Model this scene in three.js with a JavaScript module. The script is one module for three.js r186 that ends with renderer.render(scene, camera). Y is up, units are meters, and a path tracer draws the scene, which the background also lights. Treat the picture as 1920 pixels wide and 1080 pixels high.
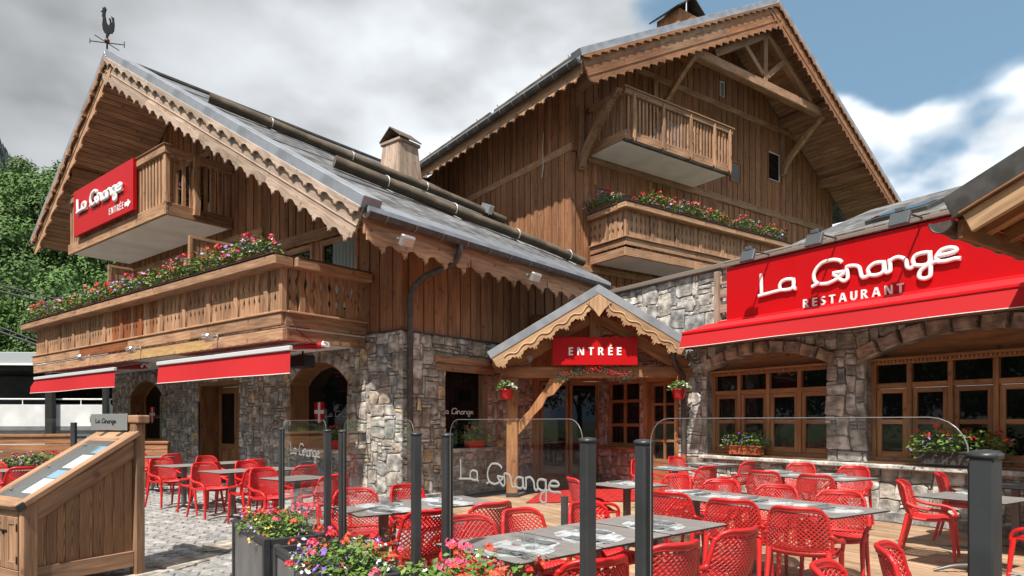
import * as THREE from 'three';
import { mergeGeometries } from 'three/addons/utils/BufferGeometryUtils.js';
import { TextGeometry } from 'three/addons/geometries/TextGeometry.js';
import { FontLoader } from 'three/addons/loaders/FontLoader.js';

// ------------------------------------------------------------------ camera, sky, sun, exposure
const scene = new THREE.Scene();
const EYE = 1.5, FOCAL = 1250, HORIZON = 790;
const camera = new THREE.PerspectiveCamera(2 * Math.atan(HORIZON / FOCAL) * 180 / Math.PI, 1920 / (2 * HORIZON), 0.1, 4000);
camera.setViewOffset(1920, 2 * HORIZON, 0, 0, 1920, 1080);   // level camera, lens shifted up
camera.position.set(0, EYE, 0);
scene.add(camera);
const renderer = new THREE.WebGLRenderer({ antialias: true });
renderer.toneMapping = THREE.LinearToneMapping;
renderer.toneMappingExposure = 1.62;
renderer.shadowMap.enabled = true;

let seedState = 12345;
const reseed = (s) => { seedState = s >>> 0; };
const rnd = () => { seedState = (seedState + 0x6d2b79f5) | 0; let t = Math.imul(seedState ^ (seedState >>> 15), 1 | seedState); t = (t + Math.imul(t ^ (t >>> 7), 61 | t)) ^ t; return ((t ^ (t >>> 14)) >>> 0) / 4294967296; };
const rr = (a, b) => a + (b - a) * rnd();
const pick = (a) => a[Math.floor(rnd() * a.length) % a.length];
const clamp = (x, a = 0, b = 1) => Math.min(b, Math.max(a, x));
const smooth = (a, b, x) => { const t = clamp((x - a) / (b - a)); return t * t * (3 - 2 * t); };
const hash3 = (x, y, z) => { let h = Math.imul(x, 374761393) ^ Math.imul(y, 668265263) ^ Math.imul(z, 2147483647 ^ 974634); h = Math.imul(h ^ (h >>> 13), 1274126177); return ((h ^ (h >>> 16)) >>> 0) / 4294967296; };
function noise3(x, y, z) {
  const xi = Math.floor(x), yi = Math.floor(y), zi = Math.floor(z);
  let xf = x - xi, yf = y - yi, zf = z - zi; xf = xf * xf * (3 - 2 * xf); yf = yf * yf * (3 - 2 * yf); zf = zf * zf * (3 - 2 * zf);
  let s = 0;
  for (let k = 0; k < 8; k++) { const a = k & 1, b = (k >> 1) & 1, c = k >> 2; s += hash3(xi + a, yi + b, zi + c) * (a ? xf : 1 - xf) * (b ? yf : 1 - yf) * (c ? zf : 1 - zf); }
  return s;
}
const fbm3 = (x, y, z, o = 5) => { let a = 0.5, s = 0; for (let i = 0; i < o; i++) { s += a * noise3(x, y, z); x = x * 2.03 + 17.1; y = y * 2.03 + 9.2; z = z * 2.03 + 4.7; a *= 0.5; } return s; };

// the sky: broken cloud with a few blue gaps, sun not drawn
{
  const W = 2048, Hh = 1024, data = new Float32Array(W * Hh * 4);
  for (let j = 0; j < Hh; j++) for (let i = 0; i < W; i++) {
    const v = (j + 0.5) / Hh, u = (i + 0.5) / W, el = (v - 0.5) * Math.PI, th = (u - 0.5) * 2 * Math.PI;
    const dx = Math.cos(el) * Math.cos(th), dz = Math.cos(el) * Math.sin(th), dy = Math.sin(el);
    const k = (j * W + i) * 4;
    let r, g, b;
    if (el < -0.02) { r = 0.2; g = 0.2; b = 0.19; }
    else {
      const h = Math.max(dy, 0.02), px = dx / (h + 0.35), pz = dz / (h + 0.35);
      const az = Math.atan2(dx, -dz) * 57.2958, ed = el * 57.2958;
      let cover = fbm3(px * 2.1 + 5.3, pz * 2.1 + 1.7, dy * 3.5 + 2.2, 7) + 0.36 * (fbm3(px * 9 + 3, pz * 9, dy * 11, 6) - 0.5);
      // large-scale layout: cloud bank to the left and low down, clearer air high on the right
      const clear = smooth(21, 27, az) * smooth(23.2, 27.2, ed + 2.6 * Math.exp(-Math.pow((az - 30.5) / 3.0, 2))) * (1 - smooth(62, 100, az));
      cover += 0.15 - 0.5 * clear + 0.12 * (1 - smooth(6, 18, ed));
      cover += 0.28 * (1 - smooth(5, 16, Math.abs(az) < 60 ? az : 40)) ;
      const d = smooth(0.45, 0.61, cover);
      const t = fbm3(px * 1.5 + 11, pz * 1.5 + 3, dy * 2.6, 6), t2 = fbm3(px * 5 + 1, pz * 5 + 8, dy * 6, 5);
      let br = 0.27 + 0.74 * smooth(0.30, 0.66, t * 0.62 + t2 * 0.38);
      br += 0.30 * smooth(12, 32, az) * (1 - smooth(60, 100, az)) * smooth(2, 12, ed);
      br *= 0.46 + 0.46 * smooth(-42, 4, az < -120 ? 4 : az);
      br *= 1 - 0.22 * (1 - smooth(2, 14, ed)) * (1 - smooth(-30, -8, az < -120 ? 0 : az));
      const bl = 0.6 + 0.4 * (1 - smooth(10, 60, ed));
      r = 0.155 * bl * (1 - d) + d * br * 0.79; g = 0.265 * bl * (1 - d) + d * br * 0.825; b = 0.385 * bl * (1 - d) + d * br * 0.86;
    }
    data[k] = r; data[k + 1] = g; data[k + 2] = b; data[k + 3] = 1;
  }
  const sky = new THREE.DataTexture(data, W, Hh, THREE.RGBAFormat, THREE.FloatType);
  sky.mapping = THREE.EquirectangularReflectionMapping; sky.magFilter = THREE.LinearFilter; sky.minFilter = THREE.LinearFilter; sky.needsUpdate = true;
  scene.background = sky; scene.environment = sky; scene.backgroundIntensity = 1; scene.environmentIntensity = 1;
}
const SUN_AZ = 23 * Math.PI / 180, SUN_EL = 57 * Math.PI / 180;   // from behind the camera's left shoulder
const sunDir = new THREE.Vector3(-Math.sin(SUN_AZ) * Math.cos(SUN_EL), Math.sin(SUN_EL), Math.cos(SUN_AZ) * Math.cos(SUN_EL));
const sun = new THREE.DirectionalLight(new THREE.Color(1.0, 0.95, 0.87), 4.2);
sun.position.copy(sunDir).multiplyScalar(60).add(new THREE.Vector3(0, 0, -12)); sun.target.position.set(0, 2, -12);
sun.castShadow = true; sun.shadow.mapSize.set(4096, 4096); sun.shadow.radius = 1.2;
Object.assign(sun.shadow.camera, { left: -35, right: 35, top: 35, bottom: -35, near: 1, far: 160 });
scene.add(sun, sun.target);

// ------------------------------------------------------------------ textures and materials
function texture(w, h, fn, srgb = true) {
  const d = new Uint8Array(w * h * 4);
  for (let y = 0; y < h; y++) for (let x = 0; x < w; x++) { const c = fn(x / w, y / h), k = (y * w + x) * 4; for (let i = 0; i < 3; i++) d[k + i] = clamp(c[i] ?? c[0]) * 255; d[k + 3] = 255; }
  const t = new THREE.DataTexture(d, w, h, THREE.RGBAFormat); t.wrapS = t.wrapT = THREE.RepeatWrapping; t.magFilter = THREE.LinearFilter; t.minFilter = THREE.LinearMipmapLinearFilter; t.generateMipmaps = true;
  if (srgb) t.colorSpace = THREE.SRGBColorSpace; t.needsUpdate = true; return t;
}
const tn = (x, y, px, py, s) => {   // tileable value noise, px by py cells
  x *= px; y *= py; const xi = Math.floor(x), yi = Math.floor(y); let a = x - xi, b = y - yi; a = a * a * (3 - 2 * a); b = b * b * (3 - 2 * b);
  const H = (i, j) => hash3(((i % px) + px) % px, ((j % py) + py) % py, s);
  return (H(xi, yi) * (1 - a) + H(xi + 1, yi) * a) * (1 - b) + (H(xi, yi + 1) * (1 - a) + H(xi + 1, yi + 1) * a) * b;
};
const tf = (x, y, px, py, s, o = 4) => { let a = 0.5, r = 0; for (let i = 0; i < o; i++) { r += a * tn(x, y, px, py, s + i); px *= 2; py *= 2; a *= 0.5; } return r; };
const rep = (t, u, v) => { t.repeat.set(u, v); return t; };
const woodGray = (seed) => (x, y) => {   // grain runs along v
  const wob = tf(x, y, 3, 4, seed, 4) * 0.5;
  const fine = tf(x, y, 60, 5, seed + 9, 3), rings = 0.5 + 0.5 * Math.sin((x * 7 + wob * 3.2 + tf(x, y, 2, 2, seed + 30, 2) * 2) * 6.283 * 1.0);
  let v = 0.56 + 0.24 * (fine - 0.45) + 0.10 * (rings - 0.5) + 0.42 * (tf(x, y, 4, 3, seed + 20, 4) - 0.47);
  const crack = tn(x, y, 90, 3, seed + 40); if (crack > 0.86) v -= (crack - 0.86) * 1.5;
  for (let i = 0; i < 3; i++) { const kx = hash3(i, seed, 1), ky = hash3(i, seed, 2); let ddx = Math.abs(x - kx), ddy = Math.abs(y - ky); ddx = Math.min(ddx, 1 - ddx); ddy = Math.min(ddy, 1 - ddy); const rr2 = Math.hypot(ddx * 20, ddy * 50); v -= 0.30 * Math.exp(-rr2 * rr2); }
  return clamp(v);
};
const mixc = (a, b, t) => a.map((q, i) => q + (b[i] - q) * t);
const woodColour = (seed, dark, light) => { const g = woodGray(seed); return texture(256, 512, (x, y) => mixc(dark, light, smooth(0.12, 0.86, g(x, y)))); };
const woodBump = texture(256, 512, (x, y) => [woodGray(3)(x, y)], false);
rep(woodBump, 1 / 0.6, 1 / 1.5);
const std = (o) => new THREE.MeshStandardMaterial(o);
const col = (r, g, b) => new THREE.Color().setRGB(r, g, b);
function woodSet(dark, light, n, rough = 0.78, base = 0) {   // a few boards' worth of tone and grain
  const out = [];
  for (let i = 0; i < n; i++) {
    const t = rep(woodColour(base + i * 57 + 3, dark, light), 1 / 0.6, 1 / 1.5);
    for (const q of [0.84, 1.0, 1.14]) out.push(std({ map: t, color: col(q, q * (0.985 + 0.03 * hash3(i, base, 5)), q * (0.96 + 0.06 * hash3(i, base, 6))), roughness: rough, bumpMap: woodBump, bumpScale: 0.0022 }));
  }
  return out;
}
const WOOD = woodSet([0.42, 0.295, 0.215], [0.78, 0.61, 0.475], 3, 0.76, 11);      // weathered larch
const PLANK = woodSet([0.41, 0.255, 0.16], [0.69, 0.49, 0.345], 3, 0.74, 211);     // cladding, redder
const GREYWOOD = woodSet([0.46, 0.385, 0.335], [0.75, 0.665, 0.595], 2, 0.85, 411);   // bleached bargeboards
const HONEY = woodSet([0.40, 0.255, 0.15], [0.70, 0.50, 0.335], 2, 0.6, 511);      // oiled joinery
const PALEWOOD = woodSet([0.48, 0.36, 0.26], [0.79, 0.65, 0.51], 2, 0.8, 611);   // menu stand, deck
const stoneTex = rep(texture(256, 256, (x, y) => { const a = tf(x, y, 4, 4, 5, 6), s = tn(x, y, 110, 110, 9), w = tf(x, y, 3, 14, 77, 4); let v = 0.80 + 0.85 * (a - 0.48) + 0.16 * (s - 0.5) + 0.40 * (w - 0.47); return [v * 1.0, v * 0.985, v * 0.96]; }), 1 / 0.5, 1 / 0.5);
const stoneBump = rep(texture(256, 256, (x, y) => [tf(x, y, 7, 7, 15, 5) * 0.75 + 0.25 * tn(x, y, 60, 60, 4)], false), 1 / 0.5, 1 / 0.5);
const stoneMat = (r, g, b) => std({ map: stoneTex, bumpMap: stoneBump, bumpScale: 0.016, color: col(r, g, b), roughness: 0.92 });
const STONE = [[0.54, 0.53, 0.515], [0.63, 0.61, 0.59], [0.44, 0.445, 0.455], [0.66, 0.61, 0.56], [0.55, 0.47, 0.40], [0.76, 0.73, 0.70], [0.48, 0.42, 0.385], [0.68, 0.55, 0.37]].map((c) => stoneMat(...c));
const STONE_W = [0, 1, 2, 3, 4, 5, 0, 1, 3, 6, 2, 1, 0, 7];
const PINKSTONE = [[0.54, 0.43, 0.385], [0.59, 0.485, 0.435], [0.49, 0.41, 0.385], [0.58, 0.46, 0.37]].map((c) => stoneMat(...c));
const mortar = std({ map: stoneTex, bumpMap: stoneBump, bumpScale: 0.01, color: col(0.40, 0.38, 0.35), roughness: 1 });
const noiseTex = (lo, hi, c, size, sc, seed) => rep(texture(256, 256, (x, y) => { const v = lo + (hi - lo) * smooth(0.25, 0.72, tf(x, y, sc, sc, seed, 5)); return [v * c[0], v * c[1], v * c[2]]; }), 1 / size, 1 / size);
const roofTex = rep(texture(256, 256, (x, y) => { const row = y * 16, f = row - Math.floor(row), off = (Math.floor(row) % 2) * 0.5, cx2 = x * 12 + off; const id = hash3(Math.floor(cx2) % 12, Math.floor(row), 3), cxf = cx2 - Math.floor(cx2); let v = 0.50 + 0.2 * (id - 0.5) + 0.25 * (tf(x, y, 6, 6, 4, 4) - 0.48); if (f < 0.12 || cxf < 0.06) v *= 0.72; return [v, v * 1.0, v * 1.0]; }), 1 / 2.4, 1 / 2.4);
const roofBump = rep(texture(256, 256, (x, y) => { const row = y * 16, f = row - Math.floor(row), off = (Math.floor(row) % 2) * 0.5, cx2 = x * 12 + off, cxf = cx2 - Math.floor(cx2); return [f < 0.12 ? 0.1 : cxf < 0.06 ? 0.2 : 0.55 + 0.4 * f]; }, false), 1 / 2.4, 1 / 2.4);
const REDWOOD = woodSet([0.36, 0.19, 0.10], [0.62, 0.36, 0.20], 1, 0.7, 711), NEWWOOD = woodSet([0.58, 0.43, 0.28], [0.82, 0.67, 0.47], 1, 0.7, 811);
const M = {
  roof: std({ map: roofTex, bumpMap: roofBump, bumpScale: 0.02, roughness: 0.9, color: col(0.68, 0.68, 0.69) }),
  zinc: std({ map: noiseTex(0.62, 0.74, [1, 1.01, 1.03], 1.5, 5, 21), color: col(0.85, 0.87, 0.9), roughness: 0.42, metalness: 0.55 }),
  darkmetal: std({ map: noiseTex(0.26, 0.36, [1.04, 1, 0.97], 0.8, 5, 22), roughness: 0.45, metalness: 0.4 }),
  gutter: std({ map: noiseTex(0.25, 0.33, [1.10, 1, 0.95], 0.7, 6, 23), roughness: 0.45, metalness: 0.15 }),
  hook: std({ color: col(0.30, 0.25, 0.21), roughness: 0.5, metalness: 0.5 }),
  steel: std({ color: col(0.55, 0.56, 0.57), roughness: 0.35, metalness: 0.9 }),
  galv: std({ color: col(0.62, 0.63, 0.64), roughness: 0.4, metalness: 0.8 }),
  red: std({ color: col(0.70, 0.008, 0.014), roughness: 0.32 }),
  redsign: new THREE.MeshPhysicalMaterial({ color: col(0.47, 0.004, 0.007), roughness: 0.38, specularIntensity: 0.5 }),
  redfabric: std({ color: col(0.50, 0.010, 0.015), roughness: 0.85, bumpMap: rep(texture(64, 64, (x, y) => [0.5 + 0.25 * Math.sin(x * 6.283 * 16) * Math.sin(y * 6.283 * 16)], false), 8, 8), bumpScale: 0.0004, side: THREE.DoubleSide }),
  redcarpet: std({ map: noiseTex(0.55, 0.8, [1, 0.16, 0.12], 0.5, 10, 31), roughness: 1 }),
  chairred: std({ color: col(0.55, 0.008, 0.010), roughness: 0.36 }),
  white: std({ color: col(0.82, 0.82, 0.80), roughness: 0.45 }),
  barwhite: std({ color: col(0.55, 0.56, 0.57), roughness: 0.45 }),
  letter: std({ color: col(0.84, 0.84, 0.84), roughness: 0.4 }),
  soffitwhite: std({ map: noiseTex(0.90, 0.95, [1, 0.985, 0.97], 2, 4, 41), roughness: 0.9 }),
  anthracite: std({ map: noiseTex(0.215, 0.25, [0.97, 1, 1.04], 0.6, 5, 51), roughness: 0.42, metalness: 0.15 }),
  panelgrey: std({ map: noiseTex(0.40, 0.45, [1.02, 1, 1], 0.8, 4, 52), roughness: 0.5 }),
  unlitroomglass: new THREE.MeshPhysicalMaterial({ color: col(0.006, 0.007, 0.008), roughness: 0.02, ior: 1.5 }),  // opaque panes; the dark of unlit rooms is put into this colour
  black: std({ color: col(0.012, 0.012, 0.012), roughness: 0.6 }),
  blackiron: std({ color: col(0.02, 0.02, 0.022), roughness: 0.5, metalness: 0.6 }),
  glass: new THREE.MeshPhysicalMaterial({ color: col(0.97, 0.985, 0.98), roughness: 0.0, transmission: 1, thickness: 0, ior: 1.5, side: THREE.DoubleSide }),
  glassedge: std({ color: col(0.20, 0.18, 0.175), roughness: 0.25 }),
  tumbler: new THREE.MeshPhysicalMaterial({ color: col(0.98, 0.99, 0.99), roughness: 0.0, transmission: 1, thickness: 0, ior: 1.45, side: THREE.DoubleSide }),
  etched: std({ color: col(0.34, 0.325, 0.32), roughness: 0.6 }),
  terracotta: std({ map: noiseTex(0.62, 0.74, [1, 0.50, 0.32], 0.3, 6, 61), roughness: 0.8 }),
  soil: std({ map: noiseTex(0.10, 0.26, [1, 0.8, 0.62], 0.3, 14, 62), roughness: 1 }),
  redpot: std({ color: col(0.52, 0.012, 0.018), roughness: 0.3 }),
  tabletop: std({ map: rep(texture(256, 256, (x, y) => { const a = tf(x, y, 3, 22, 71, 4), b = tf(x, y, 5, 5, 72, 4); const v = 0.52 + 0.14 * (a - 0.47) + 0.10 * (b - 0.47); return [v * 1.03, v * 0.99, v * 0.97]; }), 1.3, 1.3), roughness: 0.5 }),
  tableedge: std({ color: col(0.012, 0.012, 0.013), roughness: 0.6 }),
  tablemetal: std({ color: col(0.17, 0.165, 0.16), roughness: 0.45, metalness: 0.6 }),
  pouch: std({ map: noiseTex(0.36, 0.44, [1, 1.02, 1.03], 0.15, 8, 81), roughness: 0.9 }),
  paper: std({ color: col(0.78, 0.79, 0.8), roughness: 0.8 }),
  leaf: std({ vertexColors: true, roughness: 0.65, side: THREE.DoubleSide }),
  petal: std({ vertexColors: true, roughness: 0.6, side: THREE.DoubleSide }),
  curtain: std({ color: col(0.30, 0.36, 0.36), roughness: 0.95 }),
  lampglass: std({ color: col(0.62, 0.46, 0.37), roughness: 0.25 }),
  cable: std({ color: col(0.02, 0.02, 0.02), roughness: 0.6 }),
  lamphousing: std({ color: col(0.10, 0.11, 0.12), roughness: 0.45, metalness: 0.3 }),
  canopygrey: std({ color: col(0.36, 0.39, 0.41), roughness: 0.6 }),
  whitewall: std({ map: noiseTex(0.80, 0.88, [1, 1, 1], 3, 5, 91), roughness: 0.85 }),
  greywall: std({ map: noiseTex(0.42, 0.50, [1, 1, 1.02], 3, 5, 92), roughness: 0.9 }),
  bark: std({ map: noiseTex(0.22, 0.42, [1, 0.86, 0.7], 0.6, 8, 95), roughness: 1 }),
  log: std({ map: rep(texture(128, 256, (x, y) => { const v = 0.26 + 0.3 * (tf(x, y, 8, 3, 97, 5) - 0.3), m = smooth(0.5, 0.72, tf(x, y, 3, 3, 99, 4)); return [v * (1.12 - 0.1 * m), v * (0.98 + 0.06 * m), v * (0.82 - 0.12 * m)]; }), 2, 1), roughness: 0.9 }),
};
// lettered placemat: grey-white print
// one board-sized piece of wood with arched growth rings
const ringTex = [0, 1, 2].map((k) => rep(texture(256, 512, (x, y) => { const q = Math.abs(((x * 2 + 0.3 * k) % 1) - 0.5) * 2, ph = 2.6 * Math.pow(q, 1.4) + (k + 1) * y + 0.7 * tf(x, y, 4, 3, 171 + k, 4), r = Math.pow(0.5 + 0.5 * Math.sin(ph * 6.283 * 2), 2), f = tf(x, y, 70, 6, 181 + k, 3); return mixc([0.66, 0.49, 0.35], [0.36, 0.235, 0.15], clamp(0.75 * r + 0.9 * (f - 0.35) + 0.5 * (tf(x, y, 3, 3, 191 + k, 3) - 0.45))); }), 1 / 0.26, 1 / 1.1));
const RINGWOOD = ringTex.flatMap((t) => [0.88, 1.02].map((q) => std({ map: t, color: col(q, q, q * 0.98), roughness: 0.75, bumpMap: woodBump, bumpScale: 0.002 })));
M.placemat = std({ map: texture(256, 256, (x, y) => { const v = 0.74 - 0.20 * smooth(0.44, 0.60, tf(x, y, 7, 7, 111, 5)) - 0.10 * smooth(0.55, 0.6, tf(x, y, 12, 12, 119, 3)); return [v * 0.985, v, v * 1.01]; }), roughness: 0.7 });
// ------------------------------------------------------------------ helpers: geometry
const V3 = (x, y, z) => new THREE.Vector3(x, y, z);
const plain = (g) => { g = g.index ? g.toNonIndexed() : g; for (const k of Object.keys(g.attributes)) if (!['position', 'normal', 'uv', 'color'].includes(k)) g.deleteAttribute(k); if (!g.attributes.normal) g.computeVertexNormals(); return g; };
const merge = (list) => (list.length === 1 ? list[0] : mergeGeometries(list.map(plain)));
function uvAlong(g, axis = 'y', ou = rnd() * 7, ov = rnd() * 7) {   // metric uv, v along the grain axis
  g = plain(g); const p = g.attributes.position, n = g.attributes.normal, uv = new Float32Array(p.count * 2);
  for (let i = 0; i < p.count; i += 3) {
    const nx = Math.abs(n.getX(i) + n.getX(i + 1) + n.getX(i + 2)), ny = Math.abs(n.getY(i) + n.getY(i + 1) + n.getY(i + 2)), nz = Math.abs(n.getZ(i) + n.getZ(i + 1) + n.getZ(i + 2));
    for (let k = i; k < i + 3; k++) {
      const x = p.getX(k), y = p.getY(k), z = p.getZ(k); let u, v;
      if (axis === 'y') { v = y; u = nx > nz ? z : x; if (ny > nx && ny > nz) { v = z; u = x; } }
      else if (axis === 'x') { v = x; u = ny > nz ? z : y; if (nx > ny && nx > nz) { v = z; u = y; } }
      else { v = z; u = nx > ny ? y : x; if (nz > nx && nz > ny) { v = y; u = x; } }
      uv[2 * k] = u + ou; uv[2 * k + 1] = v + ov;
    }
  }
  g.setAttribute('uv', new THREE.BufferAttribute(uv, 2)); return g;
}
function faces(tris) {   // flat-shaded geometry from triangles of [x,y,z]
  const a = new Float32Array(tris.length * 9); let k = 0;
  for (const t of tris) for (const p of t) { a[k++] = p[0]; a[k++] = p[1]; a[k++] = p[2]; }
  const g = new THREE.BufferGeometry(); g.setAttribute('position', new THREE.BufferAttribute(a, 3)); g.computeVertexNormals(); return g;
}
function cbox(w, h, d, x = 0, y = 0, z = 0, c = 0.006, axis) {   // chamfered box, grain along its longest side
  const X = w / 2, Y = h / 2, Z = d / 2; c = Math.min(c, X * 0.45, Y * 0.45, Z * 0.45);
  const tris = [], q = (a, b, e, f) => { tris.push([a, b, e], [a, e, f]); };
  const P = (sx, sy, sz, k) => [sx * (X - (k === 0 ? 0 : c)), sy * (Y - (k === 1 ? 0 : c)), sz * (Z - (k === 2 ? 0 : c))];
  for (const s of [-1, 1]) {
    const o = (a, b, e, f) => (s > 0 ? q(a, b, e, f) : q(f, e, b, a));
    o(P(s, -1, 1, 0), P(s, -1, -1, 0), P(s, 1, -1, 0), P(s, 1, 1, 0));
    o(P(-1, s, 1, 1), P(1, s, 1, 1), P(1, s, -1, 1), P(-1, s, -1, 1));
    o(P(-1, -1, s, 2), P(1, -1, s, 2), P(1, 1, s, 2), P(-1, 1, s, 2));
  }
  for (const a of [-1, 1]) for (const b of [-1, 1]) {
    const e = (p1, p2, p3, p4, f) => (f > 0 ? q(p1, p2, p3, p4) : q(p4, p3, p2, p1));
    e(P(a, b, 1, 0), P(a, b, -1, 0), P(a, b, -1, 1), P(a, b, 1, 1), a * b);
    e(P(a, 1, b, 0), P(a, -1, b, 0), P(a, -1, b, 2), P(a, 1, b, 2), -a * b * -1 * -1);
    e(P(1, a, b, 1), P(-1, a, b, 1), P(-1, a, b, 2), P(1, a, b, 2), a * b * -1 * -1);
    for (const s of [-1, 1]) { const t = [P(a, b, s, 0), P(a, b, s, 1), P(a, b, s, 2)]; tris.push(a * b * s > 0 ? t : t.reverse()); }
  }
  const g = faces(tris); g.translate(x, y, z);
  if (axis !== null) return uvAlong(g, axis || (h >= w && h >= d ? 'y' : w >= d ? 'x' : 'z'));
  return g;
}
const box = (x0, x1, y0, y1, z0, z1, c = 0.006, axis) => cbox(x1 - x0, y1 - y0, z1 - z0, (x0 + x1) / 2, (y0 + y1) / 2, (z0 + z1) / 2, c, axis);
function extrude(pts, depth, { z = 0, axis = 'y', bevel = 0, holes } = {}) {
  const s = new THREE.Shape(pts.map((p) => new THREE.Vector2(p[0], p[1])));
  if (holes) for (const h of holes) s.holes.push(new THREE.Path(h.map((p) => new THREE.Vector2(p[0], p[1]))));
  const g = new THREE.ExtrudeGeometry(s, { depth: Math.max(depth - 2 * bevel, 0.0005), steps: 1, bevelEnabled: bevel > 0, bevelThickness: bevel, bevelSize: bevel, bevelOffset: -bevel, bevelSegments: 1, curveSegments: 6 });
  g.translate(0, 0, z + bevel); return uvAlong(g, axis);
}
function sweep(points, radius, { seg = 24, rs = 8, closed = false, flat = 1, caps = true, tension = 0.5, straight = false } = {}) {
  const pts = points.map((p) => (p.isVector3 ? p : V3(...p)));
  const curve = straight ? null : new THREE.CatmullRomCurve3(pts, closed, 'catmullrom', tension);
  const n = straight ? pts.length - 1 : seg, C = [], R = typeof radius === 'function' ? radius : () => radius;
  for (let i = 0; i <= n; i++) C.push(straight ? pts[i] : curve.getPoint(i / n));
  const T = C.map((c, i) => C[Math.min(n, i + 1)].clone().sub(C[Math.max(0, i - 1)]).normalize());
  let N = Math.abs(T[0].y) < 0.9 ? V3(0, 1, 0) : V3(1, 0, 0); N = N.sub(T[0].clone().multiplyScalar(N.dot(T[0]))).normalize();
  const rings = [];
  for (let i = 0; i <= n; i++) {
    if (i) N = N.clone().sub(T[i].clone().multiplyScalar(N.dot(T[i]))).normalize();
    const B = T[i].clone().cross(N), r = R(i / n), ring = [];
    for (let k = 0; k < rs; k++) { const a = (k + 0.5) / rs * 6.28319; const nd = N.clone().multiplyScalar(Math.cos(a) * flat).addScaledVector(B, Math.sin(a)); ring.push([C[i].clone().addScaledVector(nd, r), nd.normalize()]); }
    rings.push(ring);
  }
  const pos = [], nor = [], uv = []; let len = 0; const L = [0]; for (let i = 1; i <= n; i++) { len += C[i].distanceTo(C[i - 1]); L.push(len); }
  const put = (i, k, u) => { const v = rings[i][k % rs]; pos.push(v[0].x, v[0].y, v[0].z); nor.push(v[1].x, v[1].y, v[1].z); uv.push(u / rs * 0.4, L[i]); };
  for (let i = 0; i < n; i++) for (let k = 0; k < rs; k++) { put(i, k, k); put(i, k + 1, k + 1); put(i + 1, k + 1, k + 1); put(i, k, k); put(i + 1, k + 1, k + 1); put(i + 1, k, k); }
  if (caps && !closed) for (const [i, s] of [[0, -1], [n, 1]]) for (let k = 1; k < rs - 1; k++) { const t = s > 0 ? [0, k, k + 1] : [0, k + 1, k]; for (const j of t) { const v = rings[i][j][0]; pos.push(v.x, v.y, v.z); nor.push(T[i].x * s, T[i].y * s, T[i].z * s); uv.push(v.x, v.y); } }
  const g = new THREE.BufferGeometry(); g.setAttribute('position', new THREE.Float32BufferAttribute(pos, 3)); g.setAttribute('normal', new THREE.Float32BufferAttribute(nor, 3)); g.setAttribute('uv', new THREE.Float32BufferAttribute(uv, 2)); return g;
}
const rod = (a, b, r, rs = 8) => sweep([a, b], r, { straight: true, rs });
const lathe = (pts, seg = 16) => plain(new THREE.LatheGeometry(pts.map((p) => new THREE.Vector2(p[0], p[1])), seg));
const cyl = (r0, r1, h, x, y, z, n = 14) => plain(new THREE.CylinderGeometry(r1, r0, h, n)).translate(x, y + h / 2, z);
const turned = (g, side) => (side === 'right' ? g.rotateY(Math.PI / 2) : side === 'left' ? g.rotateY(-Math.PI / 2) : g);   // front +z -> right +x (u = -z) or left -x (u = z)

// ------------------------------------------------------------------ helpers: objects
const taken = new Map();
const numbered = (n) => { const k = taken.get(n) || 0; taken.set(n, k + 1); return k ? n + '_' + String(k).padStart(3, '0') : n; };
function part(parent, name, geo, mat) {
  const m = new THREE.Mesh(geo, mat); m.name = name; m.castShadow = m.receiveShadow = true; parent.add(m); return m;
}
function setInfo(o, label, category, group) { o.userData.label = label; o.userData.category = category; if (group) o.userData.group = group; return o; }
function thing(name, label, category, pos = [0, 0, 0], turn = 0, group) {
  const o = new THREE.Group(); o.name = numbered(name); o.position.set(...pos); o.rotation.y = turn; scene.add(o); return setInfo(o, label, category, group);
}
function single(name, label, category, geo, mat, pos = [0, 0, 0], turn = 0, group) {
  const m = new THREE.Mesh(geo, mat); m.name = numbered(name); m.castShadow = m.receiveShadow = true; m.position.set(...pos); m.rotation.y = turn; scene.add(m); return setInfo(m, label, category, group);
}
function copyOf(src, label, pos, turn, group) {
  const c = src.clone(); c.name = numbered(src.name.replace(/_\d{3}$/, '')); c.position.set(...pos); c.rotation.set(0, turn, 0); scene.add(c);
  c.userData = { ...src.userData }; return setInfo(c, label, src.userData.category, group || src.userData.group);
}
function structure(name, geo, mat) { const m = geo ? new THREE.Mesh(geo, mat) : new THREE.Group(); m.name = numbered(name); m.castShadow = m.receiveShadow = true; m.userData.kind = 'structure'; scene.add(m); return m; }

// plan frames: x runs to the right along a facade, z points out of it
const frame = (ox, oz, turn) => { const c = Math.cos(turn), s = Math.sin(turn); return { pos: [ox, 0, oz], turn, at: (x, y, z) => [ox + x * c + z * s, y, oz - x * s + z * c], vec: (x, y, z) => V3(ox + x * c + z * s, y, oz - x * s + z * c) }; };
const D = Math.PI / 180;
const F1 = frame(-2.067, -12.42, -(90 - 51.3) * D);   // left chalet
const F2 = frame(1.71, -19.39, (90 - 54.9) * D);      // tall chalet
const F3 = frame(5.35, -9.8, -(90 - 33.3) * D);       // restaurant wing and terrace
const F4 = frame(1.62, -13.25, 0);                    // entrance porch
// where a world point falls in the picture, in pixels: only used to find which pieces are seen largest
const seen = (v) => Math.max(0.1, -v.z);

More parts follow.
